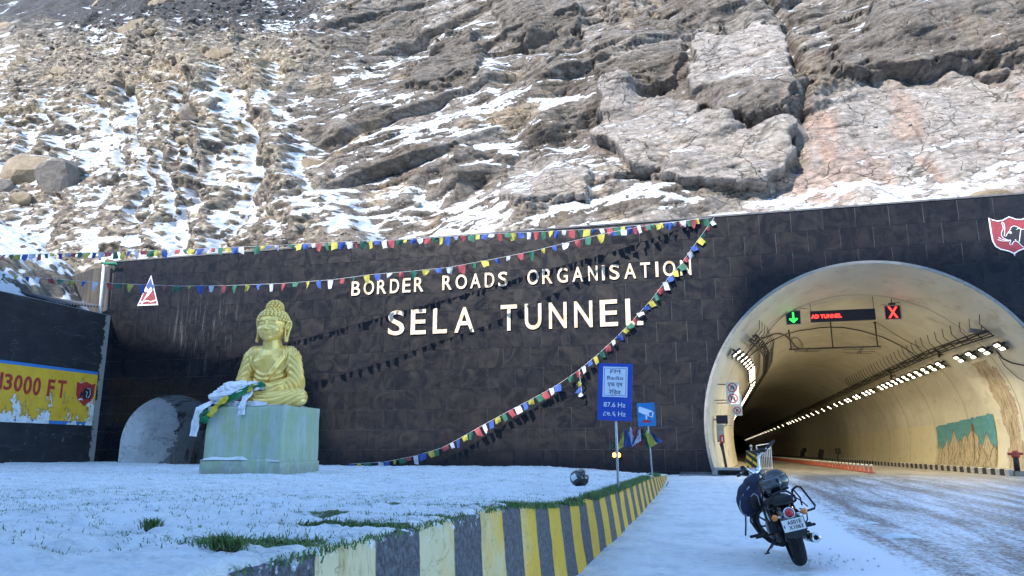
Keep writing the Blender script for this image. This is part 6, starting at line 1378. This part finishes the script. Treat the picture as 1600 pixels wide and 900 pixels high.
drape_snow(.45, 1.20, -.62, -.02, 3, .05); drape_snow(.05, .55, -.80, -.50, 5, .05); drape_snow(.50, .92, -.42, -.15, 7, .04); drape_snow(-.2, .6, -.92, -.72, 9, .04)
# ================================================================== MOTORCYCLE, HELMETS, BACKPACK
def solid(name, col, rough, metal=0, coat=0, spec=.5, sc=8, var=.2): return M_(name, col, rough, metal, var=var, sc=sc, coat=coat, spec=spec)
TYRE = solid('tyre_rubber', (.018, .018, .020), .85, spec=.25); BPAINT = solid('black_enamel', (.010, .011, .016), .22, coat=.8, var=.1); BMET = solid('satin_black_metal', (.025, .026, .03), .42, .4)
CHROME = solid('chrome', (.72, .74, .78), .12, 1.0, var=.05); LEATH = solid('seat_leather', (.016, .016, .018), .55, spec=.4); ALU = solid('dull_aluminium', (.30, .31, .33), .38, .9); GRIP = solid('grip_rubber', (.015, .015, .017), .75)
B0 = onZ(1252, 884, .012); LEAN, HEAD = R(-14), R(4)
bike = empty('motorcycle', B0, 'black cruiser motorcycle leaning on its side stand in the snow, seen from behind', 'motorcycle')
bike.rotation_mode = 'QUATERNION'; bike.rotation_quaternion = (Matrix.Rotation(HEAD, 3, 'Z') @ Matrix.Rotation(LEAN, 3, 'Y')).to_quaternion()
def tyre(Rw, wd, name, parent, c, steer=0):
    V_ = []; F_ = []; NA, NP = 108, 13; ht = wd*.80
    for i in range(NA):
        a = 2*math.pi*i/NA
        for j in range(NP):
            f = j/(NP-1)*2-1; ang = f*1.9; x = math.sin(ang)*wd/2*(1.0 if abs(ang) < 1.57 else 1.0); r = Rw-ht*.55+math.cos(ang)*ht*.55
            if abs(f) < .72 and ((i+int(abs(f)*7)) % 6 < 2) and abs(f) > .08: r -= .007
            V_.append((x, r*math.cos(a), r*math.sin(a)))
    for i in range(NA):
        k = (i+1) % NA
        for j in range(NP-1): F_.append((i*NP+j, i*NP+j+1, k*NP+j+1, k*NP+j))
        F_.append((i*NP+NP-1, i*NP, k*NP, k*NP+NP-1))
    return mesh(name, V_, F_, TYRE, parent, False)
RX = Matrix.Rotation(R(90), 3, 'Y')
def wheel(c, Rw, wd, rot=None):
    root = bpy.data.objects.new('wheel', None); COL.objects.link(root); root.parent = bike; root.location = c; root.empty_display_size = .1
    if rot: root.rotation_euler = rot
    tyre(Rw, wd, 'tyre', root, c)
    m = MB(); ri = Rw-wd*.72; m.lathe([(ri, -wd*.30), (ri+.012, -wd*.30), (ri-.010, -wd*.12), (ri-.010, wd*.12), (ri+.012, wd*.30), (ri, wd*.30), (ri-.022, wd*.10), (ri-.022, -wd*.10)], n=40, rot=RX, close=True)
    m.lathe([(0, -.07), (.045, -.07), (.035, -.02), (.035, .02), (.045, .07), (0, .07)], n=16, rot=RX)
    for k in range(9):
        a = 2*math.pi*k/9; m.tube([(0, .03*math.cos(a), .03*math.sin(a)), (0, (ri-.01)*math.cos(a+.15), (ri-.01)*math.sin(a+.15))], [.016, .010], 6)
    m.build('rim', BMET, root)
    m = MB(); m.lathe([(.09, .075), (.14, .075), (.14, .080), (.09, .080)], n=28, rot=RX, close=True); m.build('brake_disc', ALU, root); return root
wheel((0, 0, .318), .318, .145)
STR = R(46); HDP = Vector((0, 1.10, .96)); AX = Vector((0, -.45, .89)).normalized()
SR = Matrix.Translation(HDP) @ Matrix.Rotation(STR, 4, AX) @ Matrix.Translation(-HDP)
fw = SR @ Vector((0, 1.42, .31)); wheel(fw, .308, .105, (SR.to_3x3()).to_euler())
def sweep(angs, Rr, wd, c, th=.006, mat=None, name='fender', dep=.06, Mt=None, parent=None):
    V_ = []; NP = 11
    for a in angs:
        rr = Rr(a) if callable(Rr) else Rr; w_ = wd(a) if callable(wd) else wd
        for off in (0, -th):
            for j in range(NP):
                f = j/(NP-1)*2-1; x = w_/2*math.sin(f*1.5)/math.sin(1.5); r = rr+off-dep*(1-math.cos(f*1.5)); V_.append((x, c[1]+r*math.cos(a), c[2]+r*math.sin(a)))
    F_ = []; L = 2*NP
    for i in range(len(angs)-1):
        for j in range(NP-1): F_ += [(i*L+j, i*L+j+1, (i+1)*L+j+1, (i+1)*L+j), (i*L+NP+j, (i+1)*L+NP+j, (i+1)*L+NP+j+1, i*L+NP+j+1)]
        F_ += [(i*L, (i+1)*L, (i+1)*L+NP, i*L+NP), (i*L+NP-1, i*L+2*NP-1, (i+1)*L+2*NP-1, (i+1)*L+NP-1)]
    for i in (0, len(angs)-1): F_ += [(i*L+j, i*L+NP+j, i*L+NP+j+1, i*L+j+1) for j in range(NP-1)]
    if Mt: V_ = [Mt @ Vector(p) for p in V_]
    return mesh(name, V_, F_, mat or BPAINT, parent or bike, True)
fen = sweep([R(a) for a in np.linspace(50, 158, 22)], lambda a: .375+.03*math.sin(a), lambda a: .185, (0, 0, .318), name='rear_fender', dep=.075)
sweep([R(a) for a in np.linspace(40, 165, 16)], .335, .13, (0, 1.42, .31), Mt=SR, name='front_fender', dep=.05)
# tail light, indicators, number plate
def bobj(name, fn, mat, parent=bike): m = MB(); fn(m); return m.build(name, mat, parent)
RB = Matrix.Rotation(R(82), 3, 'X')
tl = bobj('tail_light', lambda m: m.lathe([(0, -.02), (.045, -.02), (.052, .02), (.050, .055), (0, .055)], c=(0, -.345, .600), n=22, rot=RB), BMET)
bobj('chrome_ring', lambda m: m.lathe([(.045, .03), (.058, .03), (.062, .055), (.055, .065), (.045, .06)], c=(0, -.345, .600), n=26, rot=RB, close=True), CHROME, tl)
bobj('lens', lambda m: m.lathe([(.047, .045), (.043, .065), (.026, .076), (.0, .08)], c=(0, -.345, .600), n=22, rot=RB), solid('tail_lens_red', (.55, .012, .025), .15, coat=.6, var=.15), tl)
AMB = solid('indicator_amber', (.80, .22, .02), .2, coat=.5, var=.1)
for sx in (-1, 1):
    i_ = bobj('indicator', lambda m: m.lathe([(0, -.03), (.026, -.03), (.034, .0), (.034, .01)], c=(.158*sx, -.355, .585), n=14, rot=RB), BMET); bobj('lens', lambda m: m.ell((.158*sx, -.375, .587), (.034, .022, .034)), AMB, i_); bobj('stalk', lambda m: m.tube([(.06*sx, -.335, .575), (.13*sx, -.35, .583)], .011, 8), CHROME, i_)
PLM = Matrix.Translation((0, -.462, .490)) @ Matrix.Rotation(R(-14), 4, 'X')
np_ = bobj('number_plate', lambda m: m.prism([(-.115, -.062), (.115, -.062), (.115, .062), (-.115, .062)], -.002, .002, 0, PLM), solid('plate_white', (.72, .72, .70), .45, var=.06))
bobj('plate_bracket', lambda m: (m.prism([(-.124, -.070), (.124, -.070), (.124, .070), (-.124, .070)], .003, .010, 0, PLM), m.prism([(-.122, -.06), (-.10, -.115), (-.03, -.138), (.03, -.138), (.10, -.115), (.122, -.06)], .002, .012, 0, PLM), m.tube([PLM @ Vector((0, .01, .05)), (0, -.33, .55)], .02, 6)), BMET, np_)
TM = PLM @ Matrix(((1, 0, 0, 0), (0, 0, -1, -.0035), (0, 1, 0, 0), (0, 0, 0, 1)))
INK = solid('plate_ink', (.02, .02, .02), .5)
text('plate_text', 'AS01E', 1, INK, TM @ Matrix.Translation((.012, .026, 0)), np_, .0008, .02, (.15, .040)); text('plate_text', 'X1063', 1, INK, TM @ Matrix.Translation((.016, -.026, 0)), np_, .0008, .02, (.15, .040))
bobj('plate_mark', lambda m: m.prism([(-.105, -.02), (-.092, -.02), (-.092, .01), (-.105, .01)], -.0036, -.002, 0, PLM), SBL, np_)
# seat, backrest, grab hoop
def blob(m, c, r, rot=None): m.ell(c, r, seg=20, rings=12, rot=rot)
def seat_fn(m): blob(m, (0, .02, .735), (.125, .20, .055)); blob(m, (0, -.10, .728), (.115, .11, .05)); blob(m, (0, .42, .665), (.155, .22, .075)); blob(m, (0, .24, .70), (.12, .16, .05))
ms_ = MB(); seat_fn(ms_); link('seat', remeshed(ms_, .012, 4, 'seat'), bike, LEATH, True)
bobj('seat_piping', lambda m: m.tube([(math.sin(a)*.118, -.03-math.cos(a)*.165, .712) for a in np.linspace(-2.2, 2.2, 18)], .006, 5), GRIP)
bobj('grab_rail', lambda m: (m.tube([(-.145, .12, .655), (-.155, -.08, .69), (-.135, -.20, .755), (-.07, -.235, .815), (0, -.24, .828), (.07, -.235, .815), (.135, -.20, .755), (.155, -.08, .69), (.145, .12, .655)], .0125, 9), m.tube([(-.10, -.225, .70), (0, -.235, .69), (.10, -.225, .70)], .011, 8)), BMET)
bobj('back_pad', lambda m: m.box((0, -.205, .725), (.23, .045, .085), bev=.018), LEATH)
# tank, side panels, frame
mt_ = MB(); blob(mt_, (0, .84, .80), (.150, .26, .125)); blob(mt_, (0, .66, .755), (.115, .15, .095)); blob(mt_, (0, 1.0, .82), (.11, .12, .10)); link('fuel_tank', remeshed(mt_, .012, 5, 'fuel_tank'), bike, BPAINT, True)
bobj('filler_cap', lambda m: m.lathe([(.04, 0), (.04, .012), (0, .016)], c=(0, .86, .918), n=18), CHROME)
for sx in (-1, 1):
    bobj('side_panel', lambda m: blob(m, (.125*sx, .30, .555), (.035, .16, .085)), BPAINT)
    bobj('shock_absorber', lambda m: (m.tube([(.125*sx, -.02, .34), (.135*sx, .14, .62)], .018, 8), m.tube([Vector((.125*sx, -.02, .34)).lerp(Vector((.135*sx, .14, .62)), .15+.7*k/60)+Vector((math.cos(k*.9)*.032, math.sin(k*.9)*.028, math.sin(k*.9)*.012)) for k in range(61)], .006, 5)), BMET)
    bobj('swingarm', lambda m: m.tube([(.115*sx, -.03, .318), (.115*sx, .25, .33), (.09*sx, .50, .36)], .022, 8), BMET)
    bobj('footpeg', lambda m: (m.tube([(.13*sx, .42, .335), (.24*sx, .40, .335)], .012, 8), m.box((.29*sx, .40, .34), (.12, .045, .028), bev=.006)), GRIP)
    bobj('foot_rest', lambda m: (m.tube([(.12*sx, .86, .30), (.24*sx, .86, .30)], .014, 8), m.box((.31*sx, .86, .305), (.13, .06, .03), bev=.006)), GRIP)
bobj('frame', lambda m: (m.tube([(0, 1.05, .93), (0, .80, .70), (0, .45, .60), (0, .10, .64)], .024, 8), m.tube([(.09, .45, .60), (.10, .42, .34), (.09, .55, .22), (.08, .95, .22), (.05, 1.06, .55), (0, 1.08, .88)], .018, 8), m.tube([(-.09, .45, .60), (-.10, .42, .34), (-.09, .55, .22), (-.08, .95, .22), (-.05, 1.06, .55), (0, 1.08, .88)], .018, 8), m.tube([(.12, .45, .58), (.125, .15, .64), (.10, -.12, .66)], .014, 7), m.tube([(-.12, .45, .58), (-.125, .15, .64), (-.10, -.12, .66)], .014, 7)), BMET)
def eng(m):
    m.box((0, .68, .36), (.24, .36, .22), bev=.03); m.lathe([(.11, -.145), (.11, .145), (.08, .16), (0, .16)], c=(0, .60, .37), n=20, rot=RX); m.lathe([(.10, -.14), (.10, .14)], c=(0, .82, .34), n=20, rot=RX)
    for k in range(9): m.box((0, .80+.006*k, .47+.025*k), (.20, .19, .012), bev=.004)
    m.box((0, .82, .58), (.13, .13, .26)); m.box((0, .86, .72), (.16, .17, .07), bev=.02)
bobj('engine', eng, BMET)
bobj('engine_cover', lambda m: (m.lathe([(.095, .0), (.09, .02), (.05, .03), (0, .03)], c=(.145, .60, .37), n=22, rot=RX), m.lathe([(.085, .0), (.08, -.02), (0, -.03)], c=(-.145, .68, .36), n=22, rot=RX)), ALU)
bobj('chain_guard', lambda m: m.prism([(-.05, .40), (.45, .42), (.45, .46), (-.02, .47)], -.012, .012, 0, Matrix(((0, -1, 0, -.105), (1, 0, 0, 0), (0, 0, 1, 0), (0, 0, 0, 1)))), BMET)
ex = bobj('exhaust', lambda m: (m.tube([(.08, .95, .50), (.10, 1.06, .40), (.13, .98, .24), (.15, .70, .20), (.17, .45, .22), (.185, .22, .25)], .022, 9), m.tube([(.185, .26, .245), (.192, .18, .25), (.205, -.12, .272), (.210, -.20, .278)], [.03, .05, .052, .046], 16)), BPAINT)
DX = (Vector((.210, -.20, .278))-Vector((.205, -.12, .272))).normalized().to_track_quat('Z', 'Y').to_matrix()
bobj('chrome_tip', lambda m: m.lathe([(.047, -.02), (.054, .0), (.052, .02), (.030, .026), (.024, .01), (.024, -.05), (.0, -.05)], c=(.211, -.205, .279), n=22, rot=DX), CHROME, ex); bobj('tip_hole', lambda m: m.lathe([(.0235, 0), (0, .001)], c=(.2105, -.20, .2785), n=16, rot=DX), INK, ex)
bobj('muffler_bracket', lambda m: (m.box((.15, -.05, .36), (.02, .05, .20)), m.tube([(.13, .42, .335), (.16, .1, .33), (.19, -.02, .33)], .012, 6)), BMET)
bobj('saddle_guard', lambda m: (m.tube([(.12, .05, .63), (.16, -.02, .80), (.20, -.12, .832), (.235, -.16, .82), (.315, -.20, .60), (.295, -.22, .575), (.16, -.20, .56), (.12, -.10, .58)], .0125, 9), m.tube([(.14, .0, .74), (.20, -.05, .68), (.25, -.12, .60)], .007, 6), m.tube([(.17, -.03, .80), (.21, -.06, .70), (.20, -.08, .62)], .009, 6)), BMET)
bobj('luggage_hook', lambda m: (m.tube([(.16, -.12, .60), (.21, -.18, .55), (.20, -.14, .47), (.17, -.05, .42)], .008, 6), m.tube([(-.15, -.10, .62), (-.20, -.16, .50), (-.19, -.08, .42), (-.15, .0, .40)], .008, 6)), BMET)
bobj('side_stand', lambda m: (m.tube([(-.10, .72, .24), (-.225, .90, .085)], .012, 7), m.box((-.232, .905, .072), (.06, .05, .012)), m.tube([(-.10, .70, .22), (-.17, .86, .12)], .005, 5)), BMET)
bobj('crash_guard', lambda m: [m.tube([(.05*sx, 1.08, .66), (.24*sx, 1.12, .60), (.29*sx, 1.10, .45), (.24*sx, 1.08, .30), (.07*sx, 1.02, .25)], .013, 8) for sx in (-1, 1)], BMET)
# fork, headlight, handlebar (turned left)
def sr(p): return SR @ Vector(p)
bobj('fork', lambda m: [m.tube([sr((.095*sx, 1.42, .31)), sr((.095*sx, 1.29, .60)), sr((.095*sx, 1.12, .98))], [.028, .026, .02], 10) for sx in (-1, 1)], BMET)
bobj('fork_clamp', lambda m: (m.tube([sr((-.12, 1.12, .97)), sr((.12, 1.12, .97))], .022, 8), m.tube([sr((-.12, 1.19, .80)), sr((.12, 1.19, .80))], .024, 8)), ALU)
hl = bobj('headlight', lambda m: m.ell(sr((0, 1.26, .90)), (.095, .085, .095), seg=20, rings=12), BPAINT); bobj('lens', lambda m: m.lathe([(.085, 0), (.07, .02), (0, .03)], c=sr((0, 1.325, .90)), n=20, rot=(SR.to_3x3() @ Matrix.Rotation(R(-90), 3, 'X'))), CHROME, hl)
bobj('instrument', lambda m: (m.lathe([(0, -.03), (.055, -.03), (.06, .02), (.05, .03), (0, .03)], c=sr((-.03, 1.14, 1.045)), n=22, rot=SR.to_3x3() @ Matrix.Rotation(R(30), 3, 'X')), m.lathe([(0, -.02), (.03, -.02), (.03, .02), (0, .02)], c=sr((.07, 1.13, 1.03)), n=16, rot=SR.to_3x3() @ Matrix.Rotation(R(30), 3, 'X'))), CHROME)
hbz = [(-.39, .98, 1.19), (-.28, 1.02, 1.18), (-.15, 1.08, 1.15), (-.07, 1.11, 1.03), (0, 1.12, 1.01), (.07, 1.11, 1.03), (.15, 1.08, 1.15), (.28, 1.02, 1.18), (.42, .98, 1.19)]
hb_ = bobj('handlebar', lambda m: m.tube([sr(p) for p in hbz], .0125, 10), CHROME)
for sx in (-1, 1):
    bobj('grip', lambda m: (m.tube([sr((.29*sx, 1.015, 1.18)), sr((.425*sx, .978, 1.19))], .019, 12), m.ell(sr((.432*sx, .975, 1.19)), .021)), GRIP, hb_)
    bobj('switch_gear', lambda m: (m.box(sr((.25*sx, 1.03, 1.178)), (.06, .05, .045), rot=SR.to_3x3(), bev=.01), m.lathe([(.028, -.02), (.028, .02)], c=sr((.22*sx, 1.06, 1.20)), n=12)), GRIP, hb_)
    bobj('lever', lambda m: m.tube([sr((.23*sx, 1.07, 1.18)), sr((.32*sx, 1.08, 1.165)), sr((.41*sx, 1.04, 1.17))], .006, 6), BMET, hb_)
bobj('cable', lambda m: (m.tube([sr((.24, 1.08, 1.18)), sr((.16, 1.22, 1.14)), sr((.02, 1.24, 1.0)), (0, 1.1, .84)], .006, 6), m.tube([sr((-.24, 1.08, 1.18)), sr((-.16, 1.22, 1.12)), sr((-.02, 1.22, .98)), (0, 1.06, .80)], .006, 6)), GRIP)
bobj('fluid_reservoir', lambda m: m.box(sr((.20, 1.07, 1.21)), (.06, .045, .04), rot=SR.to_3x3(), bev=.008), BMET, hb_)
# helmets
VIS = solid('smoked_visor', (.06, .07, .09), .06, coat=1.0, spec=.8)
def helmet(loc, rot, label, size=1.0, visor_up=0, sticker=False):
    root = empty('helmet', loc, label, 'helmet'); root.rotation_mode = 'QUATERNION'; root.rotation_quaternion = rot.to_quaternion(); root.scale = (size,)*3
    def patch(a0, a1, e0, e1, k, name, mat, lift=0, th=.01, c=(0, 0, 0)):
        V_ = []; na, ne = 22, 8; T3 = Matrix.Rotation(lift, 3, 'X')
        for kk in (k, k-th*6):
            for i in range(na+1):
                for j in range(ne+1):
                    a = R(a0+(a1-a0)*i/na); e = R(e0+(e1-e0)*j/ne); p = Vector((math.sin(a)*math.cos(e)*.128*kk, math.cos(a)*math.cos(e)*.155*kk, math.sin(e)*.138*kk)); V_.append((T3 @ p)+Vector(c))
        L = (na+1)*(ne+1); q = lambda i, j: i*(ne+1)+j; F_ = []
        for i in range(na):
            for j in range(ne): F_ += [(q(i, j), q(i+1, j), q(i+1, j+1), q(i, j+1)), (L+q(i, j), L+q(i, j+1), L+q(i+1, j+1), L+q(i+1, j))]
        for i in range(na): F_ += [(q(i, 0), L+q(i, 0), L+q(i+1, 0), q(i+1, 0)), (q(i, ne), q(i+1, ne), L+q(i+1, ne), L+q(i, ne))]
        for j in range(ne): F_ += [(q(0, j), q(0, j+1), L+q(0, j+1), L+q(0, j)), (q(na, j), L+q(na, j), L+q(na, j+1), q(na, j+1))]
        return mesh(name, V_, F_, mat, root, True)
    patch(0, 360, 22, 89.5, 1.0, 'shell', BPAINT); patch(78, 282, -48, 22.5, 1.0, 'shell_back', BPAINT); patch(-79, 79, -52, -14, 1.06, 'chin_bar', BPAINT)
    patch(-84, 84, -16, 26, 1.045, 'visor', VIS, R(38)*visor_up, .003)
    m = MB(); m.ell((0, -.005, -.01), (.112, .135, .122)); m.build('liner', LEATH, root)
    m = MB(); m.tube([(math.sin(a)*.092, math.cos(a)*.108, -.108) for a in np.linspace(0, 2*math.pi, 25)[:-1]], .009, 6, closed=True); m.build('rim', GRIP, root)
    for sx in (-1, 1): m = MB(); m.lathe([(.022, 0), (.02, .008), (0, .01)], c=(.126*sx, .045, .02), n=14, rot=Matrix.Rotation(R(90*sx), 3, 'Y')); m.build('visor_pivot', BMET, root)
    m = MB(); m.tube([(-.08, .05, -.11), (-.05, .06, -.17), (.02, .05, -.18), (.08, .05, -.11)] if not sticker else [(-.1, .04, -.10), (-.12, .10, -.13), (-.06, .15, -.14)], .006, 5); m.build('chin_strap', GRIP, root)
    if sticker: patch(125, 168, -22, 20, 1.02, 'sticker', solid('paper_label', (.62, .66, .70), .6), 0, .006); patch(70, 100, 30, 50, 1.02, 'decal', CHROME, 0, .004)
    return root
hp = bike.matrix_world; bpy.context.view_layer.update(); hp = bike.matrix_world @ Vector((.035, .17, .915))
helmet(hp, Matrix.Rotation(R(-14), 3, 'Y') @ Matrix.Rotation(R(118), 3, 'Z') @ Matrix.Rotation(R(-6), 3, 'X'), 'glossy black full face helmet resting on the motorcycle seat', 1.02)
q = onZ(905, 757, .66); helmet(q+Vector((0, 0, .115)), Matrix.Rotation(R(-62), 3, 'Z') @ Matrix.Rotation(R(-35), 3, 'Y') @ Matrix.Rotation(R(15), 3, 'X'), 'dark helmet with a pale sticker lying on the snowy lawn near the wall edge', 1.12, 1, True)
# backpack hanging on the left of the motorcycle
NAVY = NT('navy_nylon'); v = NAVY.coord('Object'); NAVY.set('Base Color', NAVY.ramp(NAVY.noise(v, 5, 5), [(.3, (.010, .014, .040)), (.7, (.022, .030, .075))])); NAVY.set('Roughness', .7); NAVY.bump(NAVY.noise(v, 14, 5, .7), .5, .01); NAVY = NAVY.m
Yk = 9.88; ck = onY(1170, 776, Yk); bp = empty('backpack', ck, 'navy blue backpack with grey piping hanging on the left side of the motorcycle', 'backpack')
def kp(px, py, dy=0): return onY(px, py, Yk+dy)-ck
mk = MB()
for (px_, py_, rx, rz, ry) in ((1180, 748, .07, .07, .06), (1173, 757, .095, .10, .085), (1167, 770, .115, .12, .10), (1165, 783, .115, .13, .11), (1168, 793, .105, .11, .10), (1177, 780, .10, .16, .10)): mk.ell(kp(px_, py_), (rx, ry, rz), seg=18, rings=12)
link('bag_body', remeshed(mk, .012, 22, 'bag_body', lambda a, n_: .012*(fbm(a[:, 0]*9, a[:, 2]*9, 3, 5)-.5)), bp, NAVY, True)
m = MB(); m.ell(kp(1179, 784, -.09), (.065, .045, .085), seg=16, rings=10); m.build('front_pocket', LEATH, bp)
m = MB(); m.tube([kp(a, b, -.085) for a, b in ((1171, 760), (1163, 770), (1157, 782), (1156, 792), (1160, 802), (1167, 806))], .006, 6); m.build('piping', solid('grey_piping', (.45, .48, .55), .5), bp)
m = MB(); m.tube([kp(a, b, -.13) for a, b in ((1173, 776), (1178, 771), (1184, 775), (1186, 783), (1188, 790))], .005, 6); m.build('pocket_piping', _mc['grey_piping'], bp)
m = MB(); m.tube([kp(1165, 804), kp(1165.5, 820), kp(1165, 837)], .011, 6); m.tube([kp(1182, 745), kp(1187, 739), kp(1192, 744), kp(1190, 756)], .014, 6); m.tube([kp(1184, 752, -.05), kp(1192, 770, -.08), kp(1190, 792, -.05), kp(1182, 802, -.03)], .012, 6); m.build('strap', GRIP, bp)
# tyre tracks of snow crumbs under the bike
m = MB()
rr2 = random.Random(9)
for _ in range(160):
    a = rr2.uniform(0, 6.28); d = abs(rr2.gauss(0, .5)); p = Vector((B0.x+math.cos(a)*d*.8, B0.y+.4+math.sin(a)*d, .018)); s_ = rr2.uniform(.006, .02); m.ell(p, (s_, s_, s_*.7), seg=5, rings=3)
tag(m.build('snow_crumbs', SN, fix=False), kind='stuff')
